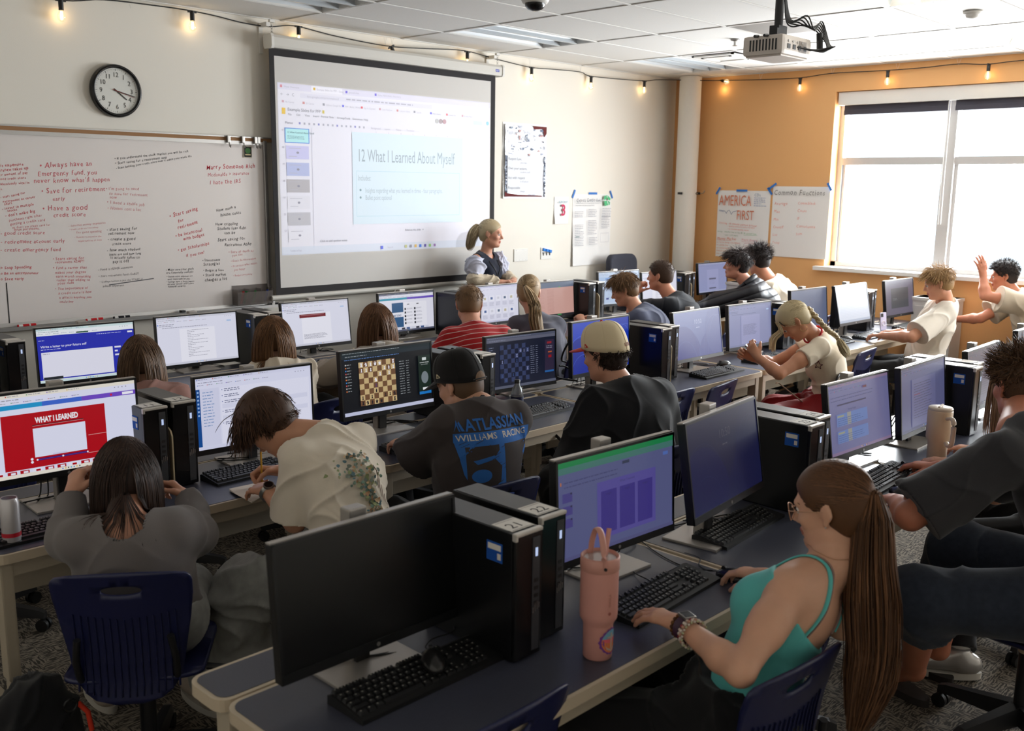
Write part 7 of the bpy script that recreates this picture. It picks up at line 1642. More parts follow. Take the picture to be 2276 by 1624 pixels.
person('longhair_far', 'person with long light brown hair, mostly hidden behind the big one in charcoal', (4.15, 1.22, 1.16), (-20, -8, 0), (4.3, 1.0, .56), (4.2, 1.12, 1.03), sh=-10, female=True, skin=(208, 156, 130), h=.008, eyes=False,
  arms={'L': dict(w=(4.1, 1.42, .80), d=(0, 1, 0)), 'R': dict(w=(4.4, 1.42, .80), d=(0, 1, 0))}, hair=dict(style='long', col=(120, 88, 62), col2=(172, 136, 100), n=500, len=.34, th=.010, jit=.02, r0=.003, K=12),
  top=dict(mat=cloth('grey_school_tee', (120, 118, 120)), sleeve=.6, inf=.012), pants=dict(mat=M_blkc), socks=[0], shoes=dict(mat=mat('silver_sneaker', (176, 172, 168), .3, .4)), legs=[((4.1, 1.38, .50), (3.86, 1.24, .10), (-.5, .8, 0)), ((4.45, 1.4, .5), (4.5, 1.38, .10), (0, 1, 0))])
# far row
person('letter_girl', 'person with long straight brown hair before the bright blue letter page', (2.135, 4.62, 1.045), (-24, -14, 0), (2.10, 4.42, .56), (2.10, 4.53, .93), sh=-22, facing=-10, female=True, skin=(206, 156, 130), h=.008, eyes=False,
  arms={'R': dict(w=(2.40, 4.98, .79), d=(-.3, 1, 0)), 'L': dict(w=(1.95, 4.98, .79), d=(.1, 1, 0))}, hair=dict(style='long', col=(70, 50, 38), col2=(134, 104, 80), n=1200, len=.42, th=.010, jit=.012, r0=.003, K=16, grav=.7),
  top=dict(mat=cloth('rose_top', (150, 110, 100)), sleeve=2, inf=.012), pants=dict(mat=M_blkc))
person('halfup', 'person with half-tied auburn hair and a cream top at the list document', (2.885, 4.62, 1.075), (-28, -12, 0), (2.86, 4.42, .56), (2.84, 4.53, .96), sh=-24, facing=-10, female=True, skin=(212, 162, 136), h=.008, eyes=False,
  arms={'R': dict(w=(3.0, 4.98, .79)), 'L': dict(w=(2.72, 4.98, .79))}, hair=dict(style='long', col=(92, 62, 42), col2=(150, 108, 74), n=1200, len=.36, th=.012, jit=.02, r0=.003, K=16, grav=.6, drop=.27),
  top=dict(mat=M_cream, sleeve=2, inf=.016, fold=.007), pants=dict(mat=M_blkc))
person('oatmeal', 'person in an oatmeal hoodie and black pants with reddish brown hair, hand on a mouse', (3.545, 4.56, 1.10), (-26, -12, 0), (3.52, 4.36, .56), (3.53, 4.48, .98), sh=-20, facing=-10, female=True, skin=(206, 150, 122), h=.008, eyes=False,
  arms={'L': dict(e=(3.30, 4.72, .80), w=(3.46, 4.96, .80), d=(.15, 1, 0), curl=.4), 'R': dict(e=(3.76, 4.8, .80), w=(3.655, 5.15, .80), d=(0, 1, -.1), curl=.4)}, hair=dict(style='long', col=(98, 66, 46), col2=(142, 102, 74), n=1100, len=.34, th=.012, jit=.02, r0=.003, K=14, grav=.6, drop=.25),
  top=dict(mat=cloth('oatmeal_hoodie', (176, 164, 150)), sleeve=2, inf=.024, fold=.008, srad=1.5, loose=True), pants=dict(mat=M_blkc), legs=[((3.28, 4.76, .60), (3.24, 4.7, .18), (0, 1, 0)), ((3.62, 4.8, .52), (3.62, 4.8, .09), (0, 1, 0))])
person('polo', 'person in a red polo with thin white stripes and short sandy hair', (4.41, 4.68, 1.141), (-40, -14, 0), (4.30, 4.42, .57), (4.365, 4.58, 1.0), sh=-36, facing=-20, size=1.06, skin=(214, 158, 132), h=.007,
  arms={'L': dict(w=(4.14, 4.95, .80)), 'R': dict(w=(4.56, 4.95, .80))}, hair=dict(style='short', col=(112, 84, 58), col2=(158, 124, 90), n=900, len=.035, th=.008, comb=(.1, .6, 0), lift=.3, mess=.12, nape=-.06, r0=.0026, brow=(120, 90, 64)),
  top=dict(mat=cloth('red_polo', (176, 34, 38)), sleeve=.7, inf=.018, fold=.005, srad=1.4, loose=True, neck=.006, ch=.022, cr=.013, collar=True), pants=dict(mat=M_blkc))
person('ponytail', 'person in a grey tee with a long blonde ponytail in front of the peach page', (4.985, 4.68, 1.185), (-56, -10, 0), (4.90, 4.44, .56), (4.96, 4.60, 1.035), sh=-36, facing=-20, female=True, skin=(220, 168, 142), h=.007,
  arms={'L': dict(w=(4.76, 4.95, .80)), 'R': dict(w=(5.12, 4.95, .80))}, hair=dict(style='pony', col=(150, 118, 82), col2=(214, 186, 146), tie=(-.01, -.112, .03), n=800, th=.009, tiecol=1, nt=300, fat=1.25, brow=(150, 118, 84), tail=[(4.85, 4.50, 1.12), (4.81, 4.45, 1.02), (4.81, 4.41, .90), (4.83, 4.39, .80)]),
  top=dict(mat=cloth('slate_grey_tee', (88, 88, 100)), sleeve=.35, inf=.014, fold=.008, srad=1.4, loose=True, neck=.014, ndrop=.01), pants=dict(mat=M_blkc))
person('slate', 'person in a slate blue tee with wavy brown hair, leaning forward in profile', (6.02, 4.64, 1.135), (34, -22, 0), (6.12, 4.38, .57), (6.07, 4.53, .995), sh=22, skin=(208, 150, 122), h=.007,
  arms={'L': dict(w=(5.88, 4.93, .86), d=(.3, .6, .4), curl=.9), 'R': dict(w=(6.1, 4.97, .84), d=(-.4, .6, .4), curl=.9)}, hair=dict(style='short', col=(96, 68, 44), col2=(150, 114, 78), n=1000, len=.08, th=.014, comb=(-.1, .5, .1), lift=.35, mess=.14, grav=.2, nape=-.08, K=8, r0=.0026, brow=(84, 60, 40)),
  top=dict(mat=cloth('slate_blue_tee', (78, 82, 102)), sleeve=.7, inf=.018, fold=.006, srad=1.4, loose=True), pants=dict(mat=M_blkc), lids=True)
person('chinrest', 'person in a black tee with a white back print, resting chin on one fist', (6.50, 4.65, 1.215), (14, -2, 0), (6.56, 4.38, .57), (6.52, 4.53, 1.06), sh=14, skin=(206, 142, 114), h=.007,
  arms={'L': dict(e=(6.33, 4.93, .90), w=(6.41, 4.83, 1.07), d=(.25, -.2, .6), n=(.8, -.2, .3), curl=1.2), 'R': dict(w=(6.72, 4.95, .80))}, hair=dict(style='short', col=(62, 44, 34), col2=(92, 68, 52), n=700, len=.02, th=.006, comb=(0, .5, .3), lift=.4, mess=.12, nape=-.055, r0=.0024, brow=(60, 42, 34)),
  top=dict(mat=cloth('black_surf_tee', (28, 30, 36)), sleeve=.7, inf=.02, fold=.005, srad=1.4, loose=True), pants=dict(mat=M_blkc))
person('puffer', 'person in a black quilted puffer jacket with dark tousled hair, in profile', (7.50, 4.56, 1.26), (34, 0, 0), (7.62, 4.28, .57), (7.56, 4.44, 1.10), sh=24, skin=(206, 144, 120), h=.007,
  arms={'L': dict(e=(7.42, 4.78, .87), w=(7.56, 5.0, .82), d=(.4, 1, -.05), curl=.4), 'R': dict(w=(7.84, 4.98, .82), d=(.2, 1, 0), curl=.4)}, hair=dict(style='short', col=(30, 23, 24), col2=(70, 56, 54), n=1000, len=.085, th=.014, comb=(-.1, .85, 0), lift=.6, mess=.3, grav=.12, nape=-.07, K=8, r0=.0028, brow=(34, 26, 26)),
  top=dict(mat=mat('black_puffer_nylon', (36, 36, 42), .5, spec=.4, bump=.2, bscale=60, bdist=.003), sleeve=2, inf=.035, fold=.002, srad=1.9, loose=True, neck=.02, collar=True, ch=.04, cr=.026, name='puffer_jacket'), pants=dict(mat=M_blkc), legs=[((7.35, 4.66, .52), (7.32, 4.7, .09), (0, 1, 0)), ((7.7, 4.72, .52), (7.7, 4.72, .09), (0, 1, 0))])
person('corner', 'person in a white tee with dark spiky hair, seated beyond the puffer jacket', (7.93, 4.60, 1.275), (-6, -12, 0), (8.06, 4.34, .57), (8.02, 4.50, 1.11), sh=10, size=1.05, skin=(196, 136, 108), h=.0075,
  arms={'L': dict(w=(7.98, 5.0, .83), d=(.1, 1, 0)), 'R': dict(w=(8.28, 4.98, .82), d=(0, 1, 0))}, hair=dict(style='spiky', col=(28, 22, 22), col2=(60, 50, 48), n=900, len=.075, th=.012, comb=(0, .3, .5), lift=.9, mess=.45, grav=0, jit=.15, K=7, nape=-.07, r0=.0028),
  top=dict(mat=cloth('warm_white_tee', (236, 222, 202)), sleeve=.8, inf=.02, fold=.007, srad=1.5, loose=True), pants=dict(mat=M_blkc))
person('edge', 'person in a cream top cut off by the left edge of the far row', (1.28, 4.62, 1.12), (-8, -8, 0), (1.24, 4.40, .57), (1.25, 4.52, .98), skin=(206, 156, 130), h=.009, eyes=False,
  arms={'L': dict(w=(1.1, 4.92, .80)), 'R': dict(e=(1.50, 4.66, .84), w=(1.58, 4.93, .80))}, hair=dict(style='short', col=(70, 50, 38), n=300, len=.05, th=.01), top=dict(mat=cloth('pale_cream_top', (214, 198, 182)), sleeve=1.3, inf=.022, srad=1.6), pants=dict(mat=M_blkc))
person('teacher', 'standing person in a navy vest over a puff-sleeved white blouse, blonde ponytail and lanyard', (5.885, 5.98, 1.512), (-146, -6, 0), (5.87, 6.03, .90), (5.868, 6.045, 1.358), sh=-164, female=True, size=1.0, standing=True, facing=-164, skin=(206, 150, 124), h=.006,
  arms={'R': dict(e=(5.66, 5.95, 1.135), w=(5.86, 5.84, 1.11), d=(1, -.25, .05), n=(-.1, -.3, -1), curl=.6), 'L': dict(e=(6.08, 5.99, 1.12), w=(6.03, 5.84, 1.115), d=(-.7, -.5, 0), n=(.1, .3, -1), curl=.6)},
  hair=dict(style='pony', col=(146, 122, 88), col2=(214, 196, 158), tie=(0, -.112, .05), n=800, th=.009, nt=300, fat=1.3, tail=[(5.80, 6.09, 1.535), (5.785, 6.10, 1.49), (5.77, 6.11, 1.43), (5.76, 6.115, 1.37)], brow=(120, 92, 66)),
  top=dict(mat=cloth('navy_knit_vest', (20, 25, 42)), sleeve=0, inf=.012, fold=.002, neck=.02, ndrop=.02, nfwd=.01, hem=-.02, name='vest', cuts=[lambda L: ('e', L['ShL']-L['s']*.055, [L['s'], L['fr'], V(0, 0, 1)], (.055, .09, .11)), lambda L: ('e', L['ShR']+L['s']*.055, [L['s'], L['fr'], V(0, 0, 1)], (.055, .09, .11))]), pants=dict(mat=M_blkc))
# ------------------------------------------------------------------ worn things
def bvh(c, key='body'):
    me = c[key].data; off = Vector(c['org']); return BVHTree.FromPolygons([v.co+off for v in me.vertices], [tuple(p.vertices) for p in me.polygons])
def wrap(c, pts, r, m, name, on='body', flatk=1.0, n=8, close=False, lift=1.0, par=None):
    t = bvh(c, on); q = []
    P = spline([tuple(p) for p in pts], 5)
    for p in P:
        a, nn, _, _ = t.find_nearest(Vector(p)); q.append(a+nn*r*lift-Vector(c['org']))
    mb = MB(); mb.tube(q, r, m, n, flatk=flatk); return mb.build(name, par or c['root'], True)
def ring_at(c, side, back, r, tr, m, name, beads=0, rnd_=0.0):
    S_, El, W_, d, n, cu, pn = c['A'][side]; ax = nrm(W_-El); o = W_-ax*back; e1 = nrm(np.cross(ax, V(.2, .3, 1))); e2 = np.cross(ax, e1); mb = MB()
    if beads:
        for i in range(beads):
            a = 2*PI*i/beads; p = Vector(o+(e1*math.cos(a)+e2*math.sin(a))*r-c['org']); k = len(mb.v)
            mb.lathe([(0, tr), (tr*.7, tr*.7), (tr, 0), (tr*.7, -tr*.7), (0, -tr)], m[i % len(m)] if isinstance(m, list) else m, Matrix.Translation(p), 8)
    else: mb.tube([Vector(o+(e1*math.cos(a)+e2*math.sin(a))*r-c['org']) for a in np.linspace(0, 2*PI, 25)], tr, m, 8, flatk=1)
    return mb.build(name, c['root'], True)
def watch(c, side, back, r, band, face, w_=.018):
    S_, El, W_, d, n, cu, pn = c['A'][side]; ax = nrm(W_-El); o = W_-ax*back; up = nrm(-n-ax*(-n@ax)); sd = np.cross(ax, up); mb = MB(); N_ = 28; vs = []
    for s_ in (-1, 1):
        for i in range(N_): a = 2*PI*i/N_; vs.append(Vector(o+ax*s_*w_/2+(up*math.cos(a)+sd*math.sin(a))*r-c['org']))
    vs2 = [v+(v-Vector(o-c['org'])).normalized()*.003 for v in vs]
    mb.add(vs+vs2, [(i, (i+1) % N_, N_+(i+1) % N_, N_+i) for i in range(N_)]+[(2*N_+i, 2*N_+(i+1) % N_, 3*N_+(i+1) % N_, 3*N_+i) for i in range(N_)]+[(i, (i+1) % N_, 2*N_+(i+1) % N_, 2*N_+i) for i in range(N_)]+[(N_+i, N_+(i+1) % N_, 3*N_+(i+1) % N_, 3*N_+i) for i in range(N_)], band, None, True)
    wo = mb.build('wristwatch', c['root']); f_ = MB(); p = o+up*(r+.002); M = Matrix([[*V(ax[0], sd[0], up[0]), p[0]-c['org'][0]], [*V(ax[1], sd[1], up[1]), p[1]-c['org'][1]], [*V(ax[2], sd[2], up[2]), p[2]-c['org'][2]], [0, 0, 0, 1]])
    if face == 'round': f_.tube([(0, 0, -.002), (0, 0, .007)], .019, M_steel, 24, M); f_.tube([(0, 0, .007), (0, 0, .0075)], .0155, M_blackgloss, 24, M)
    else: f_.box(-.019, .019, -.017, .017, -.002, .007, M_steel, M, bev=.004); f_.box(-.015, .015, -.013, .013, .006, .0078, M_blackgloss, M)
    f_.build('watch_face', wo); return wo
def cap(c, m_, brim_m, label, drop=.0, brim_drop=.02, logo=None, tilt=0.0, strap=False):
    hs = c['hs']; H_ = c['H']; r, f, u = c['r'], c['f'], c['u']; B = V(0, -.012, .035); mb = MB(); nA, nT = 40, 12; vs = []; L3 = lambda x, y, z: Vector(c['hp'](x, y, z)-c['org'])
    for j in range(nT+1):
        t = j/nT
        for i in range(nA):
            a = 2*PI*i/nA; k = math.cos(t*PI/2)**.62; x = .0935*k*math.cos(a); y = -.008+.112*k*math.sin(a); z0 = .022+.022*math.sin(a)-drop; z = z0+(.150-z0)*math.sin(t*PI/2)**.85
            vs.append(L3(x, y, z))
    fs = [(j*nA+i, j*nA+(i+1) % nA, (j+1)*nA+(i+1) % nA, (j+1)*nA+i) for j in range(nT) for i in range(nA)]
    mb.add(vs, fs, m_, None, True); o = mb.build('cap', c['root'], True, label); md = o.modifiers.new('t', 'SOLIDIFY'); md.thickness = .0025; md.offset = -1
    b = MB(); vs = []; nb, nd_ = 20, 6
    for j in range(nd_+1):
        t = j/nd_
        for i in range(nb+1):
            a = PI/2+(i/nb-.5)*2.1; x = .0945*math.cos(a); y = -.008+.113*math.sin(a); k = math.sin((i/nb)*PI)**.6; y2 = y+.078*t*k; vs.append(L3(x*(1+.05*t), y2, .022+.022*math.sin(a)-drop+.002-brim_drop*t*k-.16*x*x*10*t*.25))
    for q in (0, .0032): b.add([v-Vector(u)*q for v in vs], [(j*(nb+1)+i, j*(nb+1)+i+1, (j+1)*(nb+1)+i+1, (j+1)*(nb+1)+i) for j in range(nd_) for i in range(nb)], brim_m, None, True)
    b.build('brim', o, True); q = MB(); q.lathe([(0, .006), (.006, .004), (.008, 0)], brim_m, Matrix.Translation(L3(0, -.008, .1495)), 12); q.build('button', o, True)
    s_ = MB()
    for i in range(6):
        a = PI/6+i*PI/3; s_.tube([L3(.0942*math.cos(t*PI/2)**.62*math.cos(a), -.008+.1127*math.cos(t*PI/2)**.62*math.sin(a), (.022+.022*math.sin(a)-drop)+(.1507-(.022+.022*math.sin(a)-drop))*math.sin(t*PI/2)**.85) for t in np.linspace(.02, .96, 12)], .0009, m_, 5)
    s_.build('seams', o, True); return o
C = PEOPLE
# racing boy: black cap
c = C['racing']; M_cap = cloth('black_cap_twill', (26, 24, 24)); o = cap(c, M_cap, M_cap, 'black baseball cap with small patches', .004, .03)
d = Canvas(1, 1, I4); d.step = .0001; d.poly(rrect(-.011, .011, -.022, .022, .006), (226, 220, 206)); d.poly(rrect(-.0085, .0085, -.0195, .0195, .004), (64, 74, 84)); d.poly([(-.005, -.014), (.002, -.018), (.004, -.006), (.001, .004), (.005, .016), (0, .018), (-.003, .006), (-.006, -.002)], (226, 224, 214))
decal(d, [o], c['hp'](.035, -.115, .088), nrm(c['r']*.93+c['f']*.36), c['u'], o, 'league_patch', c['org'], .008, .08)
d = Canvas(1, 1, I4); d.step = .0001; d.poly([(-.014, .008), (-.008, -.009), (.0, -.008), (.014, .006), (.012, .009)], (206, 192, 160)); d.poly([(-.009, .005), (-.005, -.004), (.001, .004)], (40, 36, 34)); d.poly([(.001, .005), (.001, -.002), (.009, .005)], (40, 36, 34))
decal(d, [o], c['hp'](-.11, .03, .055), nrm(-c['f']), c['u'], o, 'flag_logo', c['org'], .008, .08)
q = MB(); hp_ = c['hp']; q.tube([Vector(hp_(x, -.008-math.sqrt(max(.1145**2-(x*1.22)**2, 0)), .006)-c['org']) for x in np.linspace(-.045, .045, 9)], .005, M_cap, 8, flatk=.5); q.build('adjuster_strap', o, True)
d = Canvas(1, 1, I4); d.poly([(.034*math.cos(t), .012-.036*math.sin(t)) for t in np.linspace(0, PI, 14)], (112, 88, 68)); decal(d, [o], hp_(0, -.14, .012), c['r'], c['u'], o, 'strap_opening', c['org'], .01, .08)
# racing shirt print
BL = (50, 104, 176); BR = (64, 57, 56); d = Canvas(1, 1, I4); d.step = .00012
d.poly([(0, .075), (.012, .03), (.026, .075), (.02, .075), (.012, .05)], BL); d.poly([(.018, .042), (.024, .036), (.042, .075), (.03, .075)], BL); d.text(.046, .075, 'ATLASSIAN', .062, BL, bold=.022, sx=.86)
d.rect(-.004, .082, .345, .036, BL); d.text(.004, .112, 'WILLIAMS', .034, (206, 196, 184), bold=.008, sx=1.06); d.text(.19, .112, 'RACING', .034, (206, 196, 184), bold=.02, sx=1.0)
d.poly([(-.002, .118), (.341, .118), (.335, .2), (.31, .30), (.27, .33), (.05, .305), (.02, .24)], BL)
d.poly([(.03, .135), (.165, .135), (.165, .155), (.07, .155), (.065, .19), (.14, .185), (.172, .22), (.165, .28), (.12, .31), (.04, .31), (.03, .285), (.11, .285), (.135, .262), (.135, .228), (.115, .212), (.03, .218)], BR)
d.poly([(x+.16, y) for x, y in ((.03, .135), (.165, .135), (.165, .155), (.07, .155), (.065, .19), (.14, .185), (.172, .22), (.165, .28), (.12, .31), (.04, .31), (.03, .285), (.11, .285), (.135, .262), (.135, .228), (.115, .212), (.03, .218))], BR)
d.ell(.085, .25, .04, .026, BL); d.poly([(.055, .19), (.14, .175), (.16, .185), (.07, .205)], BL); rr = random.Random(2)
for i in range(26): x = rr.uniform(0, .3); y = rr.uniform(.12, .3); d.line(x, y, x+.03, y-.012, .0016, BR)
d.poly([(.02, .345), (.12, .335), (.34, .295), (.33, .40), (.12, .42), (.03, .40)], (60, 84, 150))
for i in range(34): x = rr.uniform(.03, .31); y = rr.uniform(.325, .40); d.poly([(x, y), (x+rr.uniform(.01, .04), y-rr.uniform(.002, .012)), (x+rr.uniform(.0, .03), y+.008)], rr.choice([(24, 26, 44), (150, 160, 190), (206, 160, 80), (30, 40, 90), (100, 130, 190)]))
d.ell(.09, .365, .016, .012, (150, 160, 180)); d.ell(.09, .365, .009, .006, (20, 20, 30)); d.text(.2, .37, 'ATLASSIAN', .018, (180, 196, 224), rot=.35, bold=.01)
O_ = c['Sp'](1.03)+c['s']*-.185-c['fr']*.2+V(0, 0, -.0); Rb = c['Rt'](.6); decal(d, [c['shirt']], O_, c['s']+c['fr']*.0, Rb[2], c['root'], 'back_print', c['org'], .014, .3, lift=.003, label='blue and white racing print')
# utah cap
c = C['utah']; o = cap(c, cloth('cream_cap_wool', (226, 208, 172)), cloth('red_brim', (196, 44, 44)), 'cream fitted cap with a red brim', .0, .012)
d = Canvas(1, 1, I4); d.text(0, .008, 'UTAH', .022, (112, 26, 30), 'CENTER', bold=.03); decal(d, [o], c['hp'](.02, -.13, .034), nrm(c['r']*.98+c['f']*.2), c['u'], o, 'lettering', c['org'], .006, .08)
d = Canvas(1, 1, I4); d.poly([(-.012, .009), (-.008, -.009), (0, -.008), (.012, .004), (.012, .009)], (196, 70, 60)); d.poly([(-.008, .006), (-.005, -.004), (0, .006)], (226, 208, 172)); decal(d, [o], c['hp'](-.11, .035, .052), nrm(-c['f']), c['u'], o, 'flag_logo', c['org'], .006, .08)
# writer: tree print, watch, chain, pencil, paper
c = C['writer']; d = Canvas(1, 1, I4); rr = random.Random(8); GRN = [(116, 140, 122), (96, 124, 132), (146, 156, 112), (170, 166, 132), (190, 146, 110), (110, 118, 108), (206, 176, 140), (150, 160, 150)]
for i in range(300):
    t = rr.uniform(0, 1); x = -.02+.06*t+rr.gauss(0, .028+.014*math.sin(t*9)); y = .34*t; s_ = rr.uniform(.004, .010)
    d.poly([(x+s_*math.cos(a)*rr.uniform(.6, 1.2), y+s_*math.sin(a)*rr.uniform(.6, 1.2)) for a in np.linspace(0, 5.5, 7)], rr.choice(GRN))
for i in range(7): x = .03+i*.009; d.line(x, .07+i*.03, x+.006, .14+i*.03, .003, (120, 96, 84))
decal(d, [c['shirt']], c['Sp'](.88)-c['s']*.03-c['fr']*.15, nrm(c['s']*.9+c['fr']*-.3), nrm(c['Rt'](.6)[2]), c['root'], 'tree_print', c['org'], .012, .3, lift=.0022, label='green and orange tree print')
watch(c, 'L', .012, .032, M_steel, 'round', .016)
nb, nt_, nr = c['neck']; wrap(c, [nb+(c['s']*math.cos(a)+c['fr']*math.sin(a))*(nr+.01)+(nt_-nb)*.3 for a in np.linspace(.2, PI*2+.2, 12)], .0018, M_steel, 'necklace')
A_ = c['A']['R']; t_ = A_[2]+A_[3]*.07
pc = empty('pencil', (1.945, 3.225, TZ+.012), 'yellow pencil held by the boy in the tree-print tee', 'pencil')
m = MB(); v = Vector((-.02, -.03, .17)).normalized(); Mq = v.to_track_quat('Z', 'Y').to_matrix().to_4x4(); m.prism([(.0037*math.cos(i*PI/3), .0037*math.sin(i*PI/3)) for i in range(6)], .012, .155, mat('yellow_pencil', (214, 164, 50), .45), Mq); m.build('shaft', pc)
m = MB(); m.lathe([(0, 0), (.0037, .013)], flat((206, 170, 130)), Mq, 10); m.build('tip', pc); m = MB(); m.tube([Mq @ Vector((0, 0, .155)), Mq @ Vector((0, 0, .168))], .0038, M_steel, 10); m.tube([Mq @ Vector((0, 0, .168)), Mq @ Vector((0, 0, .177))], .0036, flat((206, 120, 120)), 10); m.build('eraser', pc)
m = MB(); m.add([(-.09, -.06, .001), (.1, -.05, .001), (.11, .05, .004), (.0, .09, .006), (-.05, .03, .012), (-.09, -.06, .003), (.1, -.05, .004), (.0, .09, .012)], [(0, 1, 2, 3, 4), (5, 6, 2, 7, 4)], mat('folded_paper', (226, 214, 200), .8, bump=.4, bscale=60)); o = m.build('folded_paper'); o.location = (1.885, 3.215, TZ); o.rotation_euler = (0, 0, .5); md = o.modifiers.new('t', 'SOLIDIFY'); md.thickness = .002; tag(o, 'folded white paper under the hand of the writing boy', 'paper')
# turquoise girl: straps, glasses, jewellery
c = C['girl_turq']; C9, s_, fr_, up_ = c['C9'], c['s'], c['fr'], c['R9'][2]; Mt_ = MATS['turquoise_rib_knit']; Mb_ = mat('mauve_bra_strap', (150, 120, 112), .5)
for q in (-1, 1):
    path = [C9+s_*q*.070+fr_*.115-up_*.075, C9+s_*q*.072+fr_*.10-up_*.02, C9+s_*q*.082+fr_*.05+up_*.05, C9+s_*q*.088-fr_*.01+up_*.07, C9+s_*q*.088-fr_*.07+up_*.03, C9+s_*q*.082-fr_*.11-up_*.05, C9+s_*q*.075-fr_*.12-up_*.13, C9+s_*q*.07-fr_*.12-up_*.17]
    wrap(c, path, .0058, Mt_, 'camisole_strap', flatk=.45, lift=.7); wrap(c, [p-s_*q*.014-V(0, 0, .002) for p in path], .0035, Mb_, 'bra_strap', flatk=.45, lift=.6)
hp_ = c['hp']; G = mat('rose_gold_frame', (206, 160, 130), .3, .7); L3 = lambda *a: Vector(hp_(*a)-c['org'])
gl_ = MB()
for q in (-1, 1):
    gl_.tube([L3(q*.034+.025*math.cos(a), .106-.010*abs(math.cos(a))*(1 if math.cos(a)*q > 0 else .2), -.002+.0235*math.sin(a)) for a in np.linspace(0, 2*PI, 25)], .0013, G, 6)
    gl_.tube([L3(q*.059, .097, .006), L3(q*.074, .085, .008), L3(q*.081, .03, .006), L3(q*.083, -.008, .004), L3(q*.081, -.022, -.014)], .0013, G, 6)
gl_.tube([L3(-.009, .108, .002), L3(0, .112, .005), L3(.009, .108, .002)], .0012, G, 6); go_ = gl_.build('glasses', c['root'], True)
for q in (-1, 1):
    le = MB(); le.add([L3(q*.034+.0245*math.cos(a), .106-.010*abs(math.cos(a))*(1 if math.cos(a)*q > 0 else .2), -.002+.023*math.sin(a)) for a in np.linspace(0, 2*PI, 25)[:-1]], [list(range(24))], M_glass); le.build('lens', go_)
for q in (-1, 1):
    e_ = MB(); e_.lathe([(0, .0028), (.0028, 0), (0, -.0028)], M_steel, Matrix.Translation(L3(q*.0835, -.007, -.036)), 8); e_.lathe([(0, .002), (.002, 0), (0, -.002)], M_steel, Matrix.Translation(L3(q*.088, -.026, -.012)), 8); e_.build('earring', c['root'], True)
nb, nt_, nr = c['neck']; wrap(c, [nb+(s_*math.cos(a)+fr_*(math.sin(a)-.1))*(nr+.03)+(nt_-nb)*.05+up_*.012 for a in np.linspace(.2, PI*2+.2, 14)], .0012, G, 'necklace')
ring_at(c, 'L', .004, .031, .0058, [flat((110, 74, 40)), flat((84, 54, 36))], 'wooden_bead_bracelet', 18)
watch(c, 'L', .024, .031, mat('purple_watch_band', (62, 26, 56), .5), 'square', .022)
ring_at(c, 'L', .043, .034, .0045, [flat((214, 196, 186)), flat((150, 60, 70)), flat((226, 214, 204))], 'beaded_bracelet', 22)
ring_at(c, 'L', .052, .036, .0048, [flat((222, 210, 198)), flat((196, 150, 130))], 'beaded_bracelet', 22)
ring_at(c, 'L', .062, .037, .0035, [flat((186, 188, 150)), flat((214, 204, 190))], 'beaded_bracelet', 26)
W_ = c['A']['L'][2]; m = MB()
for k in range(2): m.tube([Vector(W_-nrm(W_-c['A']['L'][1])*.05+V(.01*k, 0, -.034)-c['org']), Vector(W_+V(.0, -.06, -.08)-c['org']), Vector(W_+V(.012*k, -.06, -.12)-c['org'])], .0013, flat((70, 60, 54)), 5)
m.build('bracelet_tails', c['root'])
# braid girl: hoops, clip, star print, stripe, phone
c = C['braid']; hp_ = c['hp']; GD = mat('thin_gold', (206, 166, 110), .25, .9)
def hoops(c, R_, m_=GD, z=-.04, only=(-1, 1)):
    for q in only: m = MB(); m.tube([Vector(c['hp'](q*.082, -.006+R_*math.sin(a), z-R_+R_*math.cos(a))-c['org']) for a in np.linspace(0, 2*PI, 21)], .0014, m_, 6); m.build('hoop_earring', c['root'], True)
hoops(c, .021); m = MB(); m.tube([Vector(hp_(-.062, .062, .075)-c['org']), Vector(hp_(-.07, .062, .05)-c['org']), Vector(hp_(-.073, .058, .03)-c['org'])], .003, M_dark, 6); m.build('hair_clip', c['root'])
d = Canvas(1, 1, I4); pts = [((.028 if i % 2 == 0 else .012)*math.cos(PI*i/5+PI/2), -(.028 if i % 2 == 0 else .012)*math.sin(PI*i/5+PI/2)) for i in range(10)]
for a, b in zip(pts, pts[1:]+pts[:1]): d.line(*a, *b, .004, (92, 30, 44), .001)
decal(d, [c['shirt']], c['Sp'](.62)-c['s']*.14+c['fr']*.05, nrm(-c['fr']), c['Rt'](.6)[2], c['root'], 'star_print', c['org'], .01, .15)
wrap(c, [c['P']-c['s']*.19+V(0, 0, .10), c['P']-c['s']*.2+V(-.05, .10, .06), c['P']-c['s']*.18+V(-.16, .2, .05), V(5.40, 2.96, .56), V(5.36, 2.98, .5)], .008, flat((214, 190, 170)), 'trouser_stripe', on='body', flatk=.3, lift=4)
ph = empty('smartphone', (5.40, 3.12, .905), 'dark phone held in both hands by the blonde girl with a braid', 'phone', None, .4); m = MB(); m.box(-.037, .037, -.004, .004, -.075, .075, M_dark, Rx(-.9), bev=.004); m.build('body', ph); m = MB(); m.box(-.033, .033, -.0048, -.004, -.07, .07, flat((60, 70, 90), .5), Rx(-.9)); m.build('screen', ph)
# fair boy: wristband
watch(C['fairboy'], 'R', .02, .033, M_rubber, 'square', .02)
watch(C['racing'], 'L', .012, .033, M_rubber, 'round', .018)
ring_at(C['chinrest'], 'L', .01, .032, .004, flat((40, 36, 40)), 'dark_bracelet')
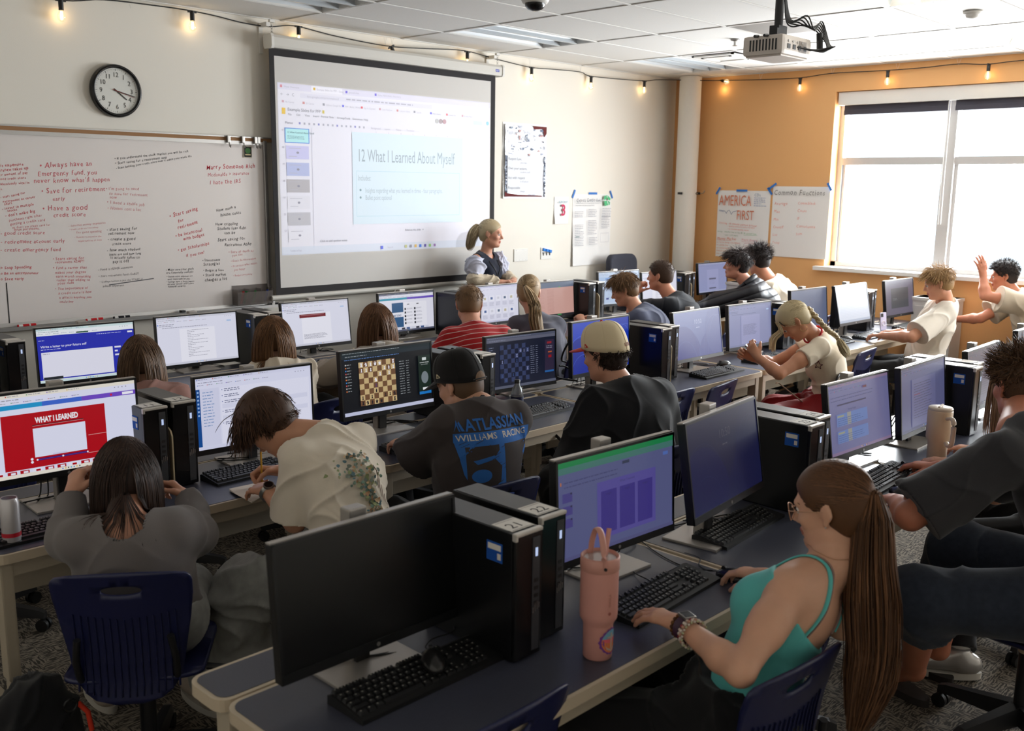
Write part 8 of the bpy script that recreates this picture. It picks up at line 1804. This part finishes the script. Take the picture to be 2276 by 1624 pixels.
# surf tee back print
c = C['chinrest']; d = Canvas(1, 1, I4); WH = (206, 206, 206)
for i, ch in enumerate('BILLABONG'):
    a = math.radians(148-i*14.5); x, y = .13+.105*math.cos(a), .14-.105*math.sin(a); d.text(x, y, ch, .042, WH, 'CENTER', rot=a-PI/2, bold=.02)
for i in range(17): a = math.radians(10+i*10); d.line(.13+.03*math.cos(a), .145-.03*math.sin(a), .13+.078*math.cos(a), .145-.078*math.sin(a), .006, (186, 180, 170), .001)
d.ell(.13, .145, .026, .026, (186, 180, 170)); d.text(.13, .19, 'surf co.', .03, WH, 'CENTER')
decal(d, [c['shirt']], c['Sp'](.86)-c['s']*.10-c['fr']*.2, c['s'], c['Rt'](.6)[2], c['root'], 'back_print', c['org'], .014, .3, lift=.003, label='white arched surf lettering')
# ponytail girl: stud and clip
c = C['ponytail']; hoops(c, .008, z=-.03); m = MB(); m.tube([Vector(c['hp'](.072, -.04, .03)-c['org']), Vector(c['hp'](.078, -.03, .015)-c['org']), Vector(c['hp'](.08, -.02, .03)-c['org'])], .0025, GD, 6); m.build('hair_clip', c['root'])
# polo stripes follow the torso
mp_ = MATS['red_polo']; nt = mp_.node_tree; b = nt.nodes['Principled BSDF']; c = C['polo']; ax = c['Rt'](.6)[2]
geo = nt.nodes.new('ShaderNodeTexCoord'); dt = nt.nodes.new('ShaderNodeVectorMath'); dt.operation = 'DOT_PRODUCT'; dt.inputs[1].default_value = tuple(ax); nt.links.new(geo.outputs['Object'], dt.inputs[0])
ml = nt.nodes.new('ShaderNodeMath'); ml.operation = 'MULTIPLY'; ml.inputs[1].default_value = 27; fr = nt.nodes.new('ShaderNodeMath'); fr.operation = 'FRACT'; gt = nt.nodes.new('ShaderNodeMath'); gt.operation = 'GREATER_THAN'; gt.inputs[1].default_value = .87; mx = nt.nodes.new('ShaderNodeMix'); mx.data_type = 'RGBA'
nt.links.new(dt.outputs['Value'], ml.inputs[0]); nt.links.new(ml.outputs[0], fr.inputs[0]); nt.links.new(fr.outputs[0], gt.inputs[0]); nt.links.new(gt.outputs[0], mx.inputs[0]); mx.inputs[6].default_value = (*lin((176, 34, 38)), 1); mx.inputs[7].default_value = (*lin((226, 196, 190)), 1); nt.links.new(mx.outputs[2], b.inputs['Base Color'])
# puffer baffles
mp_ = MATS['black_puffer_nylon']; nt = mp_.node_tree; b = nt.nodes['Principled BSDF']; c = C['puffer']; ax = c['Rt'](.6)[2]
geo = nt.nodes.new('ShaderNodeTexCoord'); dt = nt.nodes.new('ShaderNodeVectorMath'); dt.operation = 'DOT_PRODUCT'; dt.inputs[1].default_value = tuple(ax); nt.links.new(geo.outputs['Object'], dt.inputs[0])
ml = nt.nodes.new('ShaderNodeMath'); ml.operation = 'MULTIPLY'; ml.inputs[1].default_value = 13*PI; sn = nt.nodes.new('ShaderNodeMath'); sn.operation = 'SINE'; ab = nt.nodes.new('ShaderNodeMath'); ab.operation = 'ABSOLUTE'; pw = nt.nodes.new('ShaderNodeMath'); pw.operation = 'POWER'; pw.inputs[1].default_value = .5
bp = nt.nodes.new('ShaderNodeBump'); bp.inputs['Distance'].default_value = .014; bp.inputs['Strength'].default_value = 1
nt.links.new(dt.outputs['Value'], ml.inputs[0]); nt.links.new(ml.outputs[0], sn.inputs[0]); nt.links.new(sn.outputs[0], ab.inputs[0]); nt.links.new(ab.outputs[0], pw.inputs[0]); nt.links.new(pw.outputs[0], bp.inputs['Height']); nt.links.new(bp.outputs[0], b.inputs['Normal'])
# teacher: puff sleeves, cardigan, lanyard, hoops
c = C['teacher']; hoops(c, .022, z=-.036); Mbl = cloth('white_blue_blouse', (206, 208, 226)); Mcd = cloth('cream_knit_cardigan', (216, 200, 176), bump=.8, bscale=120, bdist=.004)
for side, S_ in (('L', c['ShL']), ('R', c['ShR'])):
    El = c['A'][side][1]; W_ = c['A'][side][2]; up = El-S_; out_ = c['s']*(-1 if side == 'L' else 1); F = Fld(S_-.22, S_+.2, .006); F.F[:] = .5
    F.add(('e', S_+up*.28+out_*.02, [c['s'], c['fr'], V(0, 0, 1)], (.072, .078, .092)), 0, 0); F.add(('c', S_+up*.5, S_+up*.74, .062, .046, True), 0, .03); F.add(('c', S_+up*.72, S_+up*.80, .042, .058, True), 0, .01)
    a, b = F.mesh(); a = folds(a, normals(a, b), .012, 3, 40); np_mesh('puff_sleeve', a, b, [Mbl], c['root'], c['org'])
    F = Fld(np.minimum(El, W_)-.14, np.maximum(El, W_)+.14, .006); F.add(('c', El+up*.0, W_-(W_-El)*.12, .052, .042, True), 0, 0); F.add(('e', El+V(0, 0, .01), [c['s'], c['fr'], V(0, 0, 1)], (.062, .07, .05)), 0, .03)
    a, b = F.mesh(); a = folds(a, normals(a, b), .01, 5, 25); np_mesh('cardigan_sleeve', a, b, [Mcd], c['root'], c['org'])
nb, nt_, nr = c['neck']; f0 = c['fr']; wrap(c, [nb-f0*.05+c['s']*.0+V(0, 0, .02), nb+c['s']*.06+V(0, 0, .0), C['teacher']['C9']+c['s']*.055+f0*.11-V(0, 0, .06), c['Sp'](.6)+c['s']*.02+f0*.16, c['Sp'](.42)+f0*.16], .003, M_dark, 'lanyard', on='shirt', lift=1.2)
wrap(c, [nb-f0*.05+V(0, 0, .02), nb-c['s']*.06, c['C9']-c['s']*.055+f0*.11-V(0, 0, .06), c['Sp'](.6)-c['s']*.015+f0*.16, c['Sp'](.42)+f0*.16], .003, M_dark, 'lanyard', on='shirt', lift=1.2)
m = MB(); kp = Vector(c['Sp'](.42)+f0*.15-c['org']); m.tube([kp, kp-Vector((0, 0, .03))], .016, M_dark, 12); m.box(-.018, .018, -.004, .004, -.09, -.03, M_steel, Matrix.Translation(kp), bev=.003); m.tube([kp-Vector((0, 0, .08)), kp-Vector((.01, 0, .13))], .006, M_dark, 8); m.build('key_bundle', c['root'])
wrap(c, [nb+(c['s']*math.cos(a)+f0*math.sin(a))*(nr+.02)-V(0, 0, .01) for a in np.linspace(0, 2*PI, 12)], .0016, M_steel, 'necklace')
# sandals of the big boy
c = C['charcoal']; 
for kn, an in (((3.20, 1.16, .56), (3.56, 1.30, .12)), ((3.72, 1.24, .58), (3.80, 1.30, .12))):
    m = MB(); m.prism([(.048*math.cos(t), .145*math.sin(t)) for t in np.linspace(0, 2*PI, 24)[:-1]], .002, .03, mat('dark_slide_sole', (42, 36, 34), .7), T(an[0]-c['org'][0]+.03, an[1]-c['org'][1]+.06, 0) @ Rz(-.4), smooth=True); m.build('sandal', c['root'])

# ------------------------------------------------------------------ things on the desks
r = empty('tumbler', (1.82, 1.45, TZ), 'pink insulated tumbler with a loop handle, straw and round sticker beside tower 22', 'tumbler')
M_pink = mat('pink_powder_coat', (214, 152, 140), .5, bump=.2, bscale=900, bdist=.0004)
m = MB(); m.lathe([(0, 0), (.034, 0), (.037, .004), (.038, .088), (.040, .096), (.047, .108), (.048, .12), (.048, .235)], M_pink, None, 48); m.build('body', r)
m = MB(); m.lathe([(.048, .235), (.0495, .237), (.0495, .268), (.046, .271), (.043, .262), (.0, .262)], mat('pink_lid', (206, 148, 134), .45), None, 48); m.lathe([(0, .264), (.04, .264)], mat('clear_lid', (170, 150, 146), .15), None, 32); m.build('lid', r)
m = MB(); m.tube(spline([(-.03, -.038, .25), (-.03, -.034, .3), (-.016, -.012, .335), (-.004, .012, .335), (.004, .03, .3), (.006, .036, .262)], 6), .0085, MATS['pink_lid'], 10, flatk=.45); m.tube([(-.033, -.043, .252), (-.034, -.047, .252)], .004, M_dark, 8); m.build('loop_handle', r)
m = MB(); m.tube([(.02, .0, .26), (.045, .01, .325)], .0062, MATS['pink_powder_coat'], 12); m.build('straw', r)
d = Canvas(1, 1, I4); n = 32
d.poly([(.031*math.cos(2*PI*i/n)*(1-.06*(i % 2)), .036*math.sin(2*PI*i/n)*(1-.06*(i % 2))) for i in range(n)], (122, 66, 146)); d.ell(0, 0, .026, .031, (224, 128, 76)); d.poly([(.026*math.cos(t), -.031*math.sin(t)) for t in np.linspace(.25, PI-.25, 12)], (118, 170, 196)); d.poly([(-.024, -.008), (.024, -.008), (.02, .0), (.0, .006), (-.02, .0)], (232, 108, 116))
d.rect(-.003, -.022, .006, .042, (196, 176, 160)); d.rect(-.012, -.014, .024, .004, (196, 176, 160)); d.poly([(-.018, .01), (-.012, .016), (0, .022), (.012, .016), (.018, .01), (.014, .02), (0, .028), (-.014, .02)], (196, 176, 160))
decal(d, [r.children[0]], V(1.82, 1.45, TZ)+V(.008, -.06, .052), nrm(V(.985, .17, 0)), V(0, 0, 1), r, 'sticker', V(1.82, 1.45, TZ), .008, .06)
d = Canvas(1, 1, I4); d.text(0, 0, 'OWALA', .009, (170, 116, 104), rot=PI/2); d.ell(-.003, .018, .004, .0045, (176, 106, 96)); decal(d, [r.children[0]], V(1.82, 1.45, TZ)+V(-.012, -.07, .15), V(1, 0, 0), V(0, 0, 1), r, 'logo', V(1.82, 1.45, TZ), .008, .06)
r = empty('travel_mug', (4.26, 1.545, TZ), 'tall cream travel mug with a side handle on the near desk', 'mug'); M_mug = mat('cream_enamel', (222, 196, 166), .4)
m = MB(); m.lathe([(0, 0), (.038, 0), (.040, .004), (.041, .10), (.051, .122), (.052, .24), (.05, .243)], M_mug, None, 48); m.build('body', r)
m = MB(); m.lathe([(.05, .243), (.0515, .25), (.048, .256), (0, .256)], mat('mug_lid_cream', (214, 198, 180), .35), None, 40); m.tube([(-.02, 0, .256), (.02, 0, .262)], .006, MATS['mug_lid_cream'], 10); m.build('lid', r)
m = MB(); m.tube(spline([(-.03, -.042, .215), (-.045, -.066, .222), (-.056, -.08, .2), (-.054, -.078, .12), (-.042, -.062, .1), (-.026, -.044, .11)], 6), .011, MATS['mug_lid_cream'], 12, flatk=.7); m.build('handle', r)
r = empty('energy_drink_can', (1.05, 3.285, TZ), 'tall slim white can with a red band at the left end of the middle row', 'can')
m = MB(); m.lathe([(0, .003), (.024, 0), (.029, .008), (.029, .142), (.025, .152), (.0245, .157), (.022, .154), (0, .153)], mat('white_printed_can', (206, 202, 204), .3, .4), None, 40); m.build('can_body', r)
m = MB(); m.lathe([(.0293, .028), (.0293, .042)], mat('can_red_band', (186, 24, 44), .35), None, 40); m.lathe([(.0244, .155), (.0, .1555)], M_dark, None, 24); m.build('band', r)
d = Canvas(1, 1, I4); d.text(0, 0, 'GHOST', .016, (60, 56, 66), 'CENTER', bold=.02); d.text(0, -.016, 'ENERGY', .007, (90, 88, 96), 'CENTER'); rr = random.Random(3)
for i in range(12): d.ell(rr.uniform(-.015, .015), .045+rr.uniform(-.012, .014), rr.uniform(.003, .006), rr.uniform(.003, .006), rr.choice([(140, 170, 160), (180, 150, 150), (160, 180, 190)]))
for i in range(9): d.rect(-.012+i*.0027, .096, .0015, .012, (60, 60, 66))
decal(d, [r.children[0]], V(1.05, 3.285, TZ)+V(-.0, -.05, .122), nrm(V(.92, -.38, 0)), V(0, 0, 1), r, 'print', V(1.05, 3.285, TZ), .006, .05)
r = empty('soda_bottle', (3.525, 3.38, TZ), 'cola bottle with a blue, red and white label between the chess screens', 'bottle')
M_pet = mat('clear_bottle_plastic', (200, 206, 210), .08, trans=.85, alpha=.9); m = MB(); m.lathe([(0, 0), (.03, 0), (.0325, .01), (.0325, .06), (.030, .075), (.0325, .09), (.0325, .125), (.026, .155), (.014, .178), (.012, .19)], M_pet, None, 36); m.build('bottle_body', r)
m = MB(); m.lathe([(0, .004), (.03, .004), (.0305, .012), (.0305, .118), (0, .118)], mat('cola_liquid', (34, 12, 8), .15), None, 28); m.build('cola', r)
m = MB(); m.lathe([(.0332, .07), (.0332, .118)], mat('label_navy', (16, 22, 60), .35), None, 40); m.build('label_sleeve', r); m = MB(); m.lathe([(.0145, .186), (.0148, .203), (0, .204)], M_dark, None, 24); m.build('bottle_cap', r)
d = Canvas(1, 1, I4); d.poly([(.017*math.cos(t), -.017*math.sin(t)) for t in np.linspace(0, PI, 16)], (206, 30, 44)); d.poly([(.017*math.cos(t), -.017*math.sin(t)) for t in np.linspace(PI, 2*PI, 16)], (34, 70, 170)); d.poly([(-.0175, -.004), (0, -.006), (.0175, -.003), (.0175, .004), (0, .007), (-.0175, .004)], (236, 236, 240)); d.text(0, .0035, 'PEPSI', .010, (16, 18, 40), 'CENTER', bold=.03)
decal(d, [r.children[2]], V(3.525, 3.38, TZ)+V(0, -.05, .095), nrm(V(.76, -.65, 0)), V(0, 0, 1), r, 'logo', V(3.525, 3.38, TZ), .005, .05)
r = empty('smartphone', (8.165, 3.50, TZ), 'pale lilac phone standing upright against a tower near the window', 'phone', None, -.3)
m = MB(); m.box(-.036, .036, -.005, .004, .0, .152, mat('lilac_phone_case', (196, 190, 214), .35), Rx(-.12), bev=.006); m.build('body', r); m = MB(); m.tube([(.02*math.cos(a), -.0062, .06+.02*math.sin(a)) for a in np.linspace(0, 2*PI, 21)], .002, M_whitep, 6, Rx(-.12)); m.box(-.03, -.004, -.0075, -.004, .115, .145, M_dark, Rx(-.12), bev=.004); m.build('camera_and_ring', r)
# bags and cabinets
def sack(name, loc, lo, hi, prims, m_, label, cat, amp=.012, h=.009):
    F = Fld(np.array(lo), np.array(hi), h)
    for p, k in prims: F.add(p, 0, k)
    a, b = F.mesh(); a = folds(a, normals(a, b), amp, 4, 18); r = empty(name, loc, label, cat); np_mesh('bag_body', a, b, [m_], r, (0, 0, 0)); return r
r = sack('backpack', (.97, 2.98, 0), (-.2, -.2, 0), (.2, .2, .5), [(('e', V(0, 0, .2), np.eye(3), (.15, .12, .2)), 0), (('e', V(0, -.09, .14), np.eye(3), (.12, .07, .12)), .03)], cloth('black_backpack_nylon', (24, 24, 27)), 'black backpack with an orange-red zip pull at the lower left corner', 'backpack')
m = MB(); m.tube([(.10, -.10, .33), (.12, -.12, .3), (.125, -.13, .24)], .008, flat((214, 62, 40)), 8); m.build('zip_pull', r); m = MB(); m.tube([(.07+.02*math.cos(a), -.12, .34+.02*math.sin(a)) for a in np.linspace(0, 6.28, 12)], .004, M_dark, 6); m.build('loop', r)
r = sack('tote_bag', (5.08, 4.36, .30), (-.15, -.12, 0), (.15, .12, .62), [(('e', V(0, 0, .28), np.eye(3), (.09, .06, .30)), 0)], cloth('cream_printed_canvas', (224, 206, 186)), 'cream cloth with faint red drawing hanging behind the ponytail girl', 'bag', .014)
d = Canvas(1, 1, I4)
for i in range(5): d.line(.02+.01*i, .1+.03*i, .06, .08+.05*i, .003, (196, 90, 80), .001)
decal(d, [r.children[0]], V(5.08, 4.36, .30)+V(-.02, -.2, .5), V(1, 0, 0), V(0, 0, 1), r, 'red_drawing', V(5.08, 4.36, .30), .01, .25)
r = sack('camouflage_bag', (5.25, 4.55, .25), (-.15, -.15, 0), (.15, .15, .5), [(('e', V(0, 0, .24), np.eye(3), (.11, .09, .24)), 0)], mat('camouflage_fabric', (126, 120, 100), .85, var=.35, vscale=26), 'grey-green patterned bag left of the vivid blue screen', 'bag')
def cabinet(loc, w_, d_, h_, label, drawers):
    r = empty('storage_cabinet', loc, label, 'cabinet'); M_c = mat('white_cabinet', (206, 204, 202), .5); m = MB(); m.box(-w_/2, w_/2, -d_/2, d_/2, 0, h_, M_c, bev=.012); m.box(-w_/2-.008, w_/2, -d_/2-.008, d_/2+.008, h_-.03, h_, M_c, bev=.006); m.build('body', r)
    for k in range(drawers):
        z = .04+(h_-.1)*k/drawers; m = MB(); m.box(-w_/2-.006, -w_/2+.002, -d_/2+.03, d_/2-.03, z, z+(h_-.1)/drawers-.015, M_c, bev=.003); q = m.build('drawer', r); m = MB(); m.box(-w_/2-.016, -w_/2-.006, -.05, .05, z+.06, z+.075, M_steel); m.build('handle', q)
    return r
cabinet((8.93, 5.28, 0), .30, .34, .97, 'white cabinet by the orange wall behind the puffer jacket', 4)
r = cabinet((8.95, 3.36, 0), .26, .36, .98, 'white box cabinet under the window behind the last monitor', 1)
for k, cc in enumerate(((70, 150, 150), (206, 190, 90), (90, 170, 110), (196, 196, 190))): cable([[(8.80, 3.36+k*.02, .92), (8.74, 3.34+k*.02, .86), (8.66, 3.3+k*.03, .78), (8.6, 3.34+k*.05, .748)]], .003, ['teal', 'yellow', 'green', 'white'][k]+' network cable drooping from the white box cabinet', 'network_cable', flat(cc))
